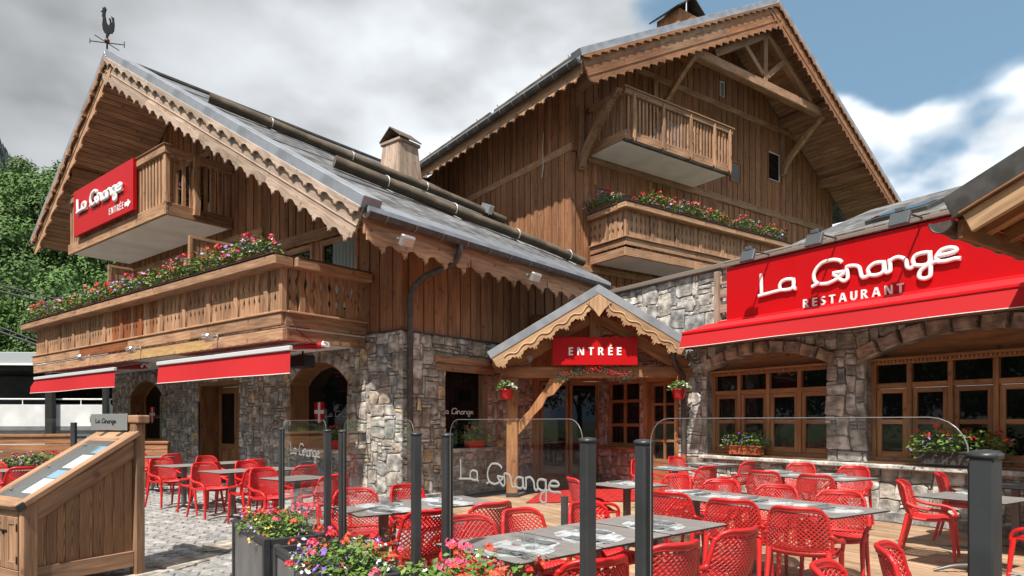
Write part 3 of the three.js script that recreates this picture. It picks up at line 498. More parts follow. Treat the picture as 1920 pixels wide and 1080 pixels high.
// ------------------------------------------------------------------ left chalet
reseed(202);
const chalet = thing('left_chalet', 'timber and stone chalet with long flowered balcony at left', 'chalet', F1.pos, F1.turn);
{
  const RX = 1.2, RY = 4.83, AX = -8.59, AY = 10.48, LX = -14.11, LY = 6.82, ZG = 1.8;
  const kR = (AY - RY) / (RX - AX), kL = (AY - LY) / (AX - LX), roofY = (x) => (x > AX ? RY + (RX - x) * kR : LY + (x - LX) * kL);
  // --- stone ground floor, front
  const holes = [[-3.6, -1.53, 0.92, 2.30, 0.45], [-11.9, -9.75, 0.92, 2.25, 0.42]], doorX = [-7.7, -5.72];
  const arch = (h) => [[h[0], h[2]], [h[1], h[2]], ...archPts((h[0] + h[1]) / 2, (h[1] - h[0]) / 2, h[3], h[4])];
  const inHole = (u, v) => holes.some((h) => { if (u < h[0] || u > h[1] || v < h[2]) return false; const c = (h[0] + h[1]) / 2, hf = (h[1] - h[0]) / 2, R = (hf * hf + h[4] * h[4]) / (2 * h[4]), cy = h[3] + h[4] - R; return v < (cy + Math.sqrt(Math.max(0, R * R - (u - c) ** 2))); }) || (u > doorX[0] && u < doorX[1] && v < 2.5);
  const front = part(chalet, 'stone_wall', extrude([[-13.2, 0], [doorX[0], 0], [doorX[0], 2.5], [doorX[1], 2.5], [doorX[1], 0], [0, 0], [0, 3.22], [-13.2, 3.22]], 0.35, { z: -0.35, holes: holes.map(arch) }), mortar);
  const A1 = { cx: -2.565, half: 1.035, spring: 2.30, rise: 0.45 }, A2 = { cx: -10.825, half: 1.075, spring: 2.25, rise: 0.42 };
  const overArch = (u, v) => [A1, A2].some((a) => { const R = (a.half ** 2 + a.rise ** 2) / (2 * a.rise), cy = a.spring + a.rise - R, r = Math.hypot(u - a.cx, v - cy); return r > R - 0.02 && r < R + 0.25 && v > a.spring - 0.05; });
  stones(front, { u0: -13.2, u1: 0.05, v0: 0, v1: 3.2, inside: (u, v) => !inHole(u, v) && !overArch(u, v), budget: 280, wmax: 6, hmax: 5, cell: 0.07 });
  for (const a of [A1, A2]) archStones(front, { ...a, th: 0.25, n: 11, depth: 0.07 });
  // --- stone, right-hand side wall (u = -z)
  const sideHole = (u, v) => u > 1.17 && u < 2.42 && v > 0.95 && v < 2.5 || u > 0.85 && u < 2.6 && v > 2.48 && v < 2.82;
  const right = part(chalet, 'side_stone_wall', turned(extrude([[0.35, 0], [4.05, 0], [4.05, 3.22], [0.35, 3.22]], 0.35, { z: -0.35, holes: [[[1.17, 0.95], [2.42, 0.95], [2.42, 2.5], [1.17, 2.5]]] }), 'right'), mortar);
  stones(right, { u0: -0.03, u1: 4.05, v0: 0, v1: 3.2, side: 'right', inside: (u, v) => !sideHole(u, v), budget: 200, wmax: 6, hmax: 5, cell: 0.07 });
  part(chalet, 'plinth', box(-1.6, 0.14, 0, 0.10, 0.0, 0.14, 0.01), mats0(STONE, 0));
  part(chalet, 'plinth', box(0.0, 0.14, 0, 0.10, -3.9, -0.01, 0.01), mats0(STONE, 2));
  // side window, lintel
  part(chalet, 'lintel', box(-0.3, 0.09, 2.66, 2.81, -2.62, -0.85, 0.012), pick(WOOD)); part(chalet, 'lintel', box(-0.3, 0.07, 2.5, 2.655, -2.60, -0.86, 0.012), pick(WOOD));
  part(chalet, 'window_jamb', box(-0.3, -0.02, 0.95, 2.5, -2.62, -2.42, 0.008), pick(WOOD));
  part(chalet, 'window_jamb', box(-0.3, 0.03, 0.95, 2.5, -2.45, -2.40, 0.008), pick(WOOD));
  part(chalet, 'display_window', box(-0.22, -0.20, 0.95, 2.5, -2.4, -1.17, 0.002), M.unlitroomglass);
  part(chalet, 'window_sill', box(-0.25, 0.13, 0.87, 0.95, -2.6, -1.1, 0.01), mats0(STONE, 1));
  // front windows in arched reveals
  for (const h of holes) {
    const c = (h[0] + h[1]) / 2, hf = (h[1] - h[0]) / 2 - 0.04, arc = archPts(c, hf, h[3], h[4] - 0.03), outer = archPts(c, hf + 0.04, h[3], h[4]);
    part(chalet, 'window_reveal', extrude([...outer, [h[0], h[2]], [h[0] + 0.04, h[2]], ...arc.slice().reverse(), [h[1] - 0.04, h[2]], [h[1], h[2]]], 0.42, { z: -0.40 }), pick(HONEY));
    const w = part(chalet, 'arched_window', extrude([...arc, [c - hf, h[2]], [c + hf, h[2]]], 0.05, { z: -0.42, holes: [[...archPts(c, hf - 0.07, h[3] - 0.02, h[4] - 0.06), [c - hf + 0.07, h[2] + 0.07], [c + hf - 0.07, h[2] + 0.07]]] }), pick(HONEY));
    part(w, 'pane', extrude([...archPts(c, hf - 0.05, h[3], h[4] - 0.05), [c - hf + 0.05, h[2] + 0.05], [c + hf - 0.05, h[2] + 0.05]], 0.008, { z: -0.405 }), M.unlitroomglass);
    part(chalet, 'window_sill', box(h[0] - 0.05, h[1] + 0.05, h[2] - 0.07, h[2] - 0.002, -0.36, 0.12, 0.01), mats0(STONE, 3));
    // shield and name on the glass
    const sx = c - hf * 0.72, sy = 1.42, s = 0.40, shield = [[0, s * 1.25], [0, s * 0.55], [s * 0.12, s * 0.28], [s * 0.45, 0], [s * 0.78, s * 0.28], [s * 0.9, s * 0.55], [s * 0.9, s * 1.25]];
    const e = part(w, 'shield_emblem', extrude(shield, 0.004, { z: -0.395 }).translate(sx, sy, 0), M.redsign);
    part(e, 'white_cross', merge([box(sx + s * 0.35, sx + s * 0.55, sy + 0.05, sy + s * 1.25, -0.391, -0.388, 0.0005), box(sx + 0.005, sx + s * 0.35, sy + s * 0.62, sy + s * 0.82, -0.391, -0.388, 0.0005), box(sx + s * 0.55, sx + s * 0.895, sy + s * 0.62, sy + s * 0.82, -0.391, -0.388, 0.0005)]), M.letter);
    part(w, 'window_lettering', script(1.05, 0.009, sx + 0.42, sy + 0.12, -0.39, { flat: 0.4, rs: 6 }), M.etched);
  }
  part(chalet, 'window_lettering', turned(script(0.98, 0.010, 1.24, 1.60, -0.19, { flat: 0.4, rs: 6 }), 'right'), M.letter);
  // front door
  part(chalet, 'door_lining', merge([box(doorX[0], doorX[0] + 0.06, 0, 2.5, -0.6, 0.02), box(doorX[1] - 0.06, doorX[1], 0, 2.5, -0.6, 0.02), box(doorX[0] + 0.06, doorX[1] - 0.06, 2.40, 2.5, -0.6, 0.02)]), pick(HONEY));
  for (const [a, b] of [[-7.62, -6.72], [-6.69, -5.80]]) {
    const dr = part(chalet, 'glazed_door', merge([box(a, a + 0.12, 0.02, 2.38, -0.52, -0.47), box(b - 0.12, b, 0.02, 2.38, -0.52, -0.47), box(a + 0.12, b - 0.12, 2.22, 2.38, -0.52, -0.47), box(a + 0.12, b - 0.12, 0.78, 0.92, -0.52, -0.47), box(a + 0.12, b - 0.12, 0.02, 0.16, -0.52, -0.47)]), HONEY[1]);
    part(dr, 'pane', box(a + 0.11, b - 0.11, 0.91, 2.23, -0.505, -0.495, 0.001), M.unlitroomglass);
    for (let i = 0; i < 4; i++) { const p = (b - a - 0.24) / 4; part(dr, 'door_board', box(a + 0.12 + i * p + 0.002, a + 0.12 + (i + 1) * p - 0.002, 0.16, 0.78, -0.512, -0.49, 0.006), pick(HONEY)); }
  }
  part(chalet, 'door_handle', merge([rod([-6.76, 1.06, -0.46], [-6.76, 1.06, -0.40], 0.012), rod([-6.76, 1.06, -0.405], [-6.87, 1.06, -0.405], 0.011)]), M.blackiron);
  // --- timber upper walls
  const core = part(chalet, 'upper_wall', extrude([[-13.0, 3.22], [-0.02, 3.22], [-0.02, roofY(0) - 0.35], [AX, AY - 0.4], [-13.0, roofY(-13) - 0.35]], 0.2, { z: -0.22 }), PLANK[0]);
  part(chalet, 'upper_side_wall', box(-0.22, -0.02, 3.22, roofY(0) - 0.30, -8.6, -0.02, 0.01), PLANK[0]);
  const openings = [[-3.75, -2.72, 3.22, 5.25], [-2.45, -1.22, 3.75, 5.25], [-8.9, -7.0, 6.2, 8.35], [-11.0, -9.6, 3.22, 5.3], [-6.9, -5.6, 3.22, 5.3]];
  boards(chalet, { u0: -13.0, u1: 0.02, bot: () => 3.21, top: (u) => roofY(u) - 0.33, at: -0.02, holes: openings });
  boards(chalet, { u0: 0.02, u1: 8.4, bot: () => 3.21, top: () => roofY(0) - 0.28, side: 'right', at: -0.02, mats: PLANK });
  part(chalet, 'corner_board', box(-0.02, 0.035, 3.22, roofY(0) - 0.3, -0.02, 0.035, 0.008), pick(PLANK));
  part(chalet, 'lead_flashing', merge([box(-13.1, 0.06, 3.19, 3.215, 0.0, 0.075, 0.003), box(0.0, 0.075, 3.19, 3.215, -8.2, 0.0, 0.003)]), M.darkmetal);
  for (const [a, b, c, d] of openings) {
    part(chalet, 'opening_frame', merge([box(a, a + 0.09, c, d, -0.03, 0.05), box(b - 0.09, b, c, d, -0.03, 0.05), box(a + 0.09, b - 0.09, d - 0.1, d, -0.03, 0.05)]), pick(WOOD));
    part(chalet, 'pane', box(a + 0.08, b - 0.08, c, d - 0.09, -0.012, -0.004, 0.001), M.unlitroomglass);
  }
  { const pts = []; for (let i = 0; i <= 40; i++) pts.push([-2.05 + i * 0.0185, 0.018 + 0.012 * Math.sin(i * 1.05)]); const back = pts.slice().reverse().map(([x, z]) => [x, z - 0.006]);
    part(chalet, 'curtain', extrude([...pts, ...back], 1.35, { axis: 'z' }).rotateX(-Math.PI / 2).translate(0, 3.8, 0.03), M.curtain); }
  part(chalet, 'cross_beam', box(-4.6, -0.05, 5.30, 5.52, 0.0, 0.09, 0.012), pick(WOOD)); part(chalet, 'cross_beam', box(-12.6, -4.65, 5.75, 5.97, 0.0, 0.07, 0.012), pick(WOOD));
  // --- long balcony
  const bal = part(chalet, 'long_balcony', box(-13.9, -0.98, 2.96, 3.16, 0.04, 1.82, 0.01), M.soffitwhite);
  const beams = [[3.17, 3.39, 1.83, 1.90], [2.91, 3.12, 1.80, 1.875]];
  for (const [y0, y1, z0, z1] of beams) {
    let x = -13.95; while (x < -0.96) { const e = x + rr(2.6, 3.9) > -2.2 ? -0.95 : x + rr(2.6, 3.9); part(bal, 'fascia_board', box(x + 0.002, e - 0.002, y0, y1, z0, z1, 0.008), y0 < 3 && x < -6.5 && e > -6.5 ? NEWWOOD[1] : y0 > 3 && x < -7.5 && e > -7.5 ? REDWOOD[1] : pick(WOOD)); x = e; }
    part(bal, 'fascia_board', box(-1.01 + (z0 - 1.8), -0.945 + (z0 - 1.8), y0, y1, 0.06, z0, 0.008), pick(WOOD));
  }
  part(bal, 'moulding', box(-13.95, -0.9, 3.39, 3.43, 1.80, 1.93, 0.01), pick(WOOD)); part(bal, 'moulding', box(-0.98, -0.87, 3.39, 3.43, 0.06, 1.80, 0.01), pick(WOOD));
  balusterRow(bal, { u0: -13.85, u1: -1.06, y: 3.43, h: 0.80, pitch: 0.172, at: 1.80, odd: (u) => u > -8.6 && u < -6.2 && hash3(Math.round(u * 6), 3, 9) > 0.35 });
  balusterRow(bal, { u0: -1.75, u1: -0.06, y: 3.43, h: 0.80, pitch: 0.172, side: 'right', at: -0.975, kinds: [0, 2, 1, 0, 1, 0] });
  part(bal, 'corner_post', box(-1.03, -0.93, 3.43, 4.23, 1.80, 1.90, 0.01), pick(WOOD));
  { let x = -14.3; while (x < -0.9) { const e = x + 4.4 > -1.5 ? -0.82 : x + 4.4; part(bal, 'handrail', box(x + 0.003, e - 0.003, 4.17, 4.36, 1.72, 2.10, 0.025), pick(WOOD)); x = e; } }
  part(bal, 'handrail', box(-1.06, -0.74, 4.17, 4.35, 0.05, 1.715, 0.02), pick(WOOD));
  part(bal, 'rail_capping', merge([box(-14.3, -0.82, 4.362, 4.372, 1.70, 2.12, 0.003), box(-1.08, -0.73, 4.352, 4.362, 0.05, 1.695, 0.003)]), M.darkmetal);
  for (const [px, top, dep] of [[-4.72, 5.42, 1.7], [-8.95, 5.42, 1.7]]) {   // slatted partitions between the flats
    const pr = part(bal, 'partition', merge([box(px - 0.04, px + 0.04, 3.2, top, dep - 0.07, dep), box(px - 0.04, px + 0.04, top - 0.06, top, 0.05, dep - 0.07)]), pick(WOOD));
    for (let z = 0.12; z < dep - 0.12; z += 0.17) part(pr, 'slat', box(px - 0.015 + 0.02 * (Math.round(z * 6) % 2), px + 0.012, 3.2, top - 0.06, z, z + 0.135, 0.005, 'y'), pick(WOOD));
  }
  // wiring looped under the balcony edge
  { const pts = []; for (let i = 0; i <= 90; i++) pts.push([-13.6 + 12.6 * i / 90, 2.925 - 0.012 * Math.abs(Math.sin(i * 1.57)) - 0.01 * hash3(i, 4, 4), 1.885]); part(bal, 'cable', sweep(pts, 0.006, { seg: 180, rs: 4 }), M.cable);
    part(bal, 'cable', sweep([[-0.95, 3.13, 1.6], [-0.9, 2.93, 1.3], [-0.88, 2.84, 1.05], [-0.9, 3.0, 0.85], [-0.93, 3.1, 0.7]], 0.008, { seg: 20, rs: 5 }), M.cable); }
  // --- upper balcony
  const ub = part(chalet, 'upper_balcony', box(-11.85, -6.05, 6.17, 6.32, 0.04, 1.54, 0.01), M.soffitwhite);
  part(ub, 'fascia_board', box(-11.95, -5.97, 6.14, 6.42, 1.545, 1.62, 0.01), pick(WOOD)); part(ub, 'fascia_board', box(-6.05, -5.975, 6.14, 6.42, 0.05, 1.54, 0.01), pick(WOOD));
  part(ub, 'handrail', box(-12.0, -5.93, 7.5, 7.68, 1.50, 1.66, 0.012), pick(WOOD)); part(ub, 'handrail', box(-6.10, -5.94, 7.48, 7.66, 0.05, 1.495, 0.012), pick(WOOD));
  part(ub, 'rail_capping', box(-12.02, -5.9, 7.683, 7.70, 1.48, 1.69, 0.004), pick(WOOD));
  barRow(ub, { u0: -11.9, u1: -6.1, y: 6.42, h: 1.08, pitch: 0.165, w: 0.085, at: 1.575 }); barRow(ub, { u0: -1.45, u1: -0.08, y: 6.42, h: 1.08, pitch: 0.17, w: 0.085, side: 'right', at: -6.02 });
  part(ub, 'corner_post', box(-6.07, -5.96, 6.40, 7.5, 1.52, 1.63, 0.012), pick(WOOD));
  { const s = turned(extrude(balusterShape(0.17, 1.35, 2), 0.12, { axis: 'y' }), 'right').translate(-5.99, 6.25, 0.95); part(ub, 'carved_post', s, pick(WOOD)); }
  // --- roof
  const slab = (pts, k, x0, y0, th, name, mat, parent = chalet) => { const t = [], top = pts.map(([x, z]) => [x, y0 + (x - x0) * k, z]), bot = top.map((p) => [p[0], p[1] - th, p[2]]), n = pts.length; for (let i = 1; i + 1 < n; i++) t.push([top[0], top[i], top[i + 1]], [bot[0], bot[i + 1], bot[i]]); for (let i = 0; i < n; i++) { const j = (i + 1) % n; t.push([top[i], bot[i], bot[j]], [top[i], bot[j], top[j]]); } return part(parent, name, uvAlong(faces(t), 'z'), mat); };
  const rr1 = slab([[RX, ZG], [RX, -5.5], [AX, -9], [AX, ZG]], -kR, RX, RY, 0.14, 'roof', M.roof);
  const rr2 = slab([[AX, ZG], [AX, -9], [LX, -9], [LX, ZG]], kL, LX, LY, 0.14, 'roof', M.roof);
  slab([[RX + 0.05, ZG - 0.02], [RX + 0.05, -5.5], [RX - 0.42, -5.65], [RX - 0.42, ZG - 0.02]], -kR, RX, RY + 0.02, 0.03, 'eave_flashing', M.zinc, rr1);
  part(rr1, 'eave_fold', box(RX + 0.03, RX + 0.07, RY - 0.16, RY - 0.02, -5.5, ZG, 0.004), M.zinc);
  for (const xx of [-1.0, -3.2, -5.2, -7.0]) slab([[xx, ZG - 0.3], [xx, -5.6 - (RX - xx) * 0.35], [xx - 0.09, -5.6 - (RX - xx) * 0.35], [xx - 0.09, ZG - 0.3]], -kR, RX, RY + 0.018, 0.02, 'roof_batten', M.darkmetal, rr1);
  part(rr1, 'ridge_cap', merge([box(AX - 0.14, AX + 0.14, AY - 0.06, AY + 0.03, -9, ZG + 0.05, 0.02)]), M.darkmetal);
  // soffit boards along the ridge direction, both slopes
  const soffit = (xa, xb, k, y0, x0, z0, z1) => { const n = Math.round(Math.abs(xb - xa) / 0.135); for (let i = 0; i < n; i++) { const x = xa + (xb - xa) * (i + 0.5) / n, y = y0 + (x - x0) * k - 0.185, g = cbox(0.128 * Math.hypot(1, k), 0.022, z1 - z0, 0, 0, 0, 0.005, 'z'); g.rotateZ(Math.atan(k)); part(chalet, 'soffit_board', g.translate(x, y, (z0 + z1) / 2), pick(WOOD)); } };
  soffit(AX + 0.1, RX - 0.1, -kR, RY, RX, -0.02, ZG - 0.02); soffit(LX + 0.1, AX - 0.1, kL, LY, LX, -0.02, ZG - 0.02);
  for (let i = 0; i < 8; i++) { const x = 0.08 + i * 0.135, g = cbox(0.14, 0.022, 5.4, 0, 0, 0, 0.005, 'z'); g.rotateZ(-Math.atan(kR)); part(chalet, 'soffit_board', g.translate(x, RY + (RX - x) * kR - 0.185, -2.75), pick(WOOD)); }
  // purlins under the overhang
  for (const x of [-2.6, -5.6, AX, -11.4]) part(chalet, 'purlin', box(x - 0.11, x + 0.11, roofY(x) - 0.50, roofY(x) - 0.20, -0.1, ZG - 0.05, 0.015), pick(WOOD));
  verge(chalet, { x0: AX, y0: AY, x1: RX + 0.02, y1: RY - 0.0, z: ZG, board: 0.46, f1: 0.18, f2: 0.23, period: 0.50 });
  verge(chalet, { x0: AX, y0: AY, x1: LX, y1: LY, z: ZG, board: 0.42, f1: 0.17, f2: 0.24, period: 0.58, mats: WOOD });
  for (let i = 0; i < 10; i++) { const t = (i + 0.5) / 10, x = AX + (LX - AX) * t, g = cbox(0.12, 0.16, 0.1, x, roofY(x) - 0.14, ZG + 0.09, 0.01); part(chalet, 'rafter_end', g, pick(WOOD)); }
  // eave along the right side: fascia, carved edge, gutter
  part(chalet, 'eave_fascia', box(RX - 0.10, RX - 0.05, RY - 0.42, RY - 0.15, -5.4, ZG - 0.02, 0.008), pick(WOOD));
  for (let i = 0; i < 3; i++) part(chalet, 'eave_fringe', fringe(2.36, 0.30, 0.46, 0.03).rotateY(Math.PI / 2).translate(RX - 0.05, RY - 0.38, ZG - 0.05 - i * 2.4), pick(WOOD));
  gutterRun(chalet, RX + 0.06, RY - 0.13, ZG + 0.03, -5.45, 0.085);
  part(chalet, 'downpipe', sweep([[RX + 0.06, RY - 0.2, -0.25], [RX + 0.06, RY - 0.34, -0.24], [RX - 0.08, RY - 0.52, -0.23], [0.5, 4.18, -0.18], [0.24, 4.02, -0.13], [0.15, 3.85, -0.10], [0.14, 3.6, -0.10], [0.14, 2.0, -0.10], [0.14, 0.12, -0.10]], 0.056, { seg: 60, rs: 12, tension: 0.25 }), M.gutter);
  for (const y of [3.5, 1.9, 0.9]) part(chalet, 'pipe_clip', cyl(0.062, 0.062, 0.035, 0.14, y, -0.10, 14), M.darkmetal);
  // snow logs on iron brackets
  const logs = [[-5.58, 8.74 + 0.16, 0.82, -2.9, 7.22 + 0.14, -6.6, 0.12], [-1.84, 6.59 + 0.16, 0.13, 0.25, 5.40 + 0.14, -5.9, 0.125]];
  for (const [x0, y0, z0, x1, y1, z1, r] of logs) {
    const xm = (x0 + x1) / 2, lx = [x0, x0 + (x1 - x0) * 0.0, x0]; const P = (t) => [x0 + (x1 - x0) * t, RY + (RX - (x0 + (x1 - x0) * t)) * kR + 0.16, z0 + (z1 - z0) * t];
    const lg = part(rr1, 'snow_log', sweep([P(0), P(0.2), P(0.4), P(0.6), P(0.8), P(1)].map((p, i) => [p[0] + 0.012 * Math.sin(i * 2.1), p[1] + 0.012 * Math.cos(i * 1.7), p[2]]), (t) => r * (1 - 0.12 * t), { seg: 24, rs: 14 }), M.log);
    for (const t of [0.17, 0.42, 0.68, 0.92]) { const p = P(t), ring = []; for (let k = 0; k <= 14; k++) { const a = k / 14 * 5.2 - 0.9; ring.push([p[0] + Math.cos(a) * (r + 0.012), p[1] + Math.sin(a) * (r + 0.012), p[2]]); } part(lg, 'log_bracket', merge([sweep(ring, 0.012, { seg: 18, rs: 5 }), cbox(0.34, 0.02, 0.05, 0, 0, 0, 0.003).rotateZ(-Math.atan(kR)).translate(p[0] + 0.1, p[1] - 0.19, p[2])]), M.galv); }
  }
  // chimney clad in boards
  { const ch = part(rr1, 'chimney', (() => { const a = 0.50, b = 0.35, h0 = 8.1, h1 = 9.72, t = [], q = (A, B, C, E) => t.push([A, B, C], [A, C, E]), B = [[-a, -a], [a, -a], [a, a], [-a, a]], T = [[-b, -b], [b, -b], [b, b], [-b, b]]; for (let i = 0; i < 4; i++) { const j = (i + 1) % 4; q([-5.72 + B[i][0], h0, -5.1 + B[i][1]], [-5.72 + B[j][0], h0, -5.1 + B[j][1]], [-5.72 + T[j][0], h1, -5.1 + T[j][1]], [-5.72 + T[i][0], h1, -5.1 + T[i][1]]); } return uvAlong(faces(t), 'y'); })(), PLANK[3]);
    for (let s = 0; s < 4; s++) for (let i = 0; i < 5; i++) { const u0 = -1 + i * 0.4, pts = [[u0 * 0.50, 8.1], [(u0 + 0.39) * 0.50, 8.1], [(u0 + 0.39) * 0.35, 9.72], [u0 * 0.35, 9.72]], g = extrude(pts, 0.03, { z: 0 }); g.applyMatrix4(new THREE.Matrix4().set(1, 0, 0, 0, 0, 1, 0, 0, 0, -0.15 / 1.62, 1, 0.50 + 8.1 * 0.15 / 1.62, 0, 0, 0, 1)); g.rotateY(s * Math.PI / 2).translate(-5.72, 0, -5.1); part(ch, 'chimney_board', g, pick(GREYWOOD)); }
    part(ch, 'chimney_rim', merge([box(-6.15, -5.29, 9.70, 9.80, -4.81, -4.67, 0.02), box(-6.15, -5.29, 9.70, 9.80, -5.53, -5.39, 0.02), box(-6.15, -6.01, 9.70, 9.80, -5.39, -4.81, 0.02), box(-5.43, -5.29, 9.70, 9.80, -5.39, -4.81, 0.02)]), mats0(GREYWOOD, 0));
    part(ch, 'chimney_cap', merge([cbox(0.60, 0.03, 0.86, 0, 0, 0, 0.005).rotateZ(0.66).translate(-5.95, 10.0, -5.1), cbox(0.60, 0.03, 0.86, 0, 0, 0, 0.005).rotateZ(-0.66).translate(-5.49, 10.0, -5.1)]), M.log); part(ch, 'flue', box(-5.9, -5.54, 9.5, 9.93, -5.28, -4.92, 0.02), M.black); }
  // parapet flashing where the roof meets the tall chalet
  part(rr1, 'valley_flashing', box(-0.07, 0.07, 0, 0.24, -0.9, 0.9, 0.01).rotateX(0.0).rotateY(0.9).rotateZ(-0.45).translate(-3.3, 7.55, -6.2), M.zinc);
}
function mats0(list, i) { return list[i]; }
// weather vane
{
  const P = F1.vec(-8.59, 10.48, 1.85), v = thing('weather_vane', 'black iron rooster weather vane on the left gable peak', 'weather vane', [P.x, P.y - 0.1, P.z], F1.turn * 0.4);
  part(v, 'mast', rod([0, 0, 0], [0, 0.42, 0], 0.022), M.blackiron);
  part(v, 'direction_cross', merge([rod([-0.42, 0.46, 0.1], [0.42, 0.34, -0.1], 0.012), rod([-0.42, 0.40, 0.1], [-0.42, 0.52, 0.1], 0.010), rod([0.42, 0.27, -0.1], [0.42, 0.42, -0.1], 0.010), rod([0, 0.4, -0.35], [0, 0.4, 0.35], 0.010)]), M.blackiron);
  part(v, 'ball', plain(new THREE.SphereGeometry(0.06, 12, 8)).translate(0, 0.45, 0), std({ color: col(0.16, 0.07, 0.04), roughness: 0.5, metalness: 0.7 }));
  const body = [[0.02, 0.55], [0.08, 0.62], [0.14, 0.60], [0.20, 0.66], [0.22, 0.80], [0.20, 0.98], [0.13, 1.03], [0.17, 0.90], [0.15, 0.80], [0.10, 0.98], [0.06, 1.0], [0.10, 0.86], [0.06, 0.80], [-0.02, 0.90], [-0.06, 1.08], [-0.05, 1.16], [-0.02, 1.24], [-0.05, 1.22], [-0.06, 1.30], [-0.09, 1.24], [-0.13, 1.30], [-0.13, 1.22], [-0.19, 1.19], [-0.13, 1.16], [-0.15, 1.06], [-0.12, 1.04], [-0.14, 0.86], [-0.12, 0.74], [-0.06, 0.64], [-0.02, 0.62], [-0.03, 0.5], [0.02, 0.5]];
  part(v, 'rooster', extrude(body, 0.03, { z: -0.015 }), M.blackiron);
}
// ------------------------------------------------------------------ tall chalet behind
reseed(303);
const slabRoof = (parent, pts, k, x0, y0, th, name, mat, along = 'x') => {   // sloped slab: y = y0 + (x-x0)*k (or along z)
  const t = [], top = pts.map(([x, z]) => [x, y0 + ((along === 'x' ? x : z) - x0) * k, z]), bot = top.map((p) => [p[0], p[1] - th, p[2]]), n = pts.length;
  for (let i = 1; i + 1 < n; i++) t.push([top[0], top[i], top[i + 1]], [bot[0], bot[i + 1], bot[i]]);
  for (let i = 0; i < n; i++) { const j = (i + 1) % n; t.push([top[i], bot[i], bot[j]], [top[i], bot[j], top[j]]); }
  return part(parent, name, uvAlong(faces(t), along === 'x' ? 'z' : 'x'), mat);
};
function brace(parent, x, y0, y1, z1, w = 0.2, mats = WOOD) {   // curved timber bracket from the wall (z=0,y0) out to (z1,y1)
  const n = 14, A = [], B = []; for (let i = 0; i <= n; i++) { const t = i / n, z = z1 * Math.pow(t, 1.35), y = y0 + (y1 - y0) * Math.pow(t, 0.92); A.push([-z - 0.02, y]); B.push([-z - 0.02 - 0.17 + 0.03 * Math.sin(t * 9), y - 0.04]); }
  const g = extrude([...A, ...B.reverse()].map(([a, b]) => [a, b]), w, { z: -w / 2, axis: 'y' }); g.rotateY(Math.PI / 2);   // shape x -> -z
  g.translate(x, 0, 0); return part(parent, 'timber_bracket', g, pick(mats));
}
const tall = thing('tall_chalet', 'tall timber chalet with two balconies and truss gable behind', 'chalet', F2.pos, F2.turn);
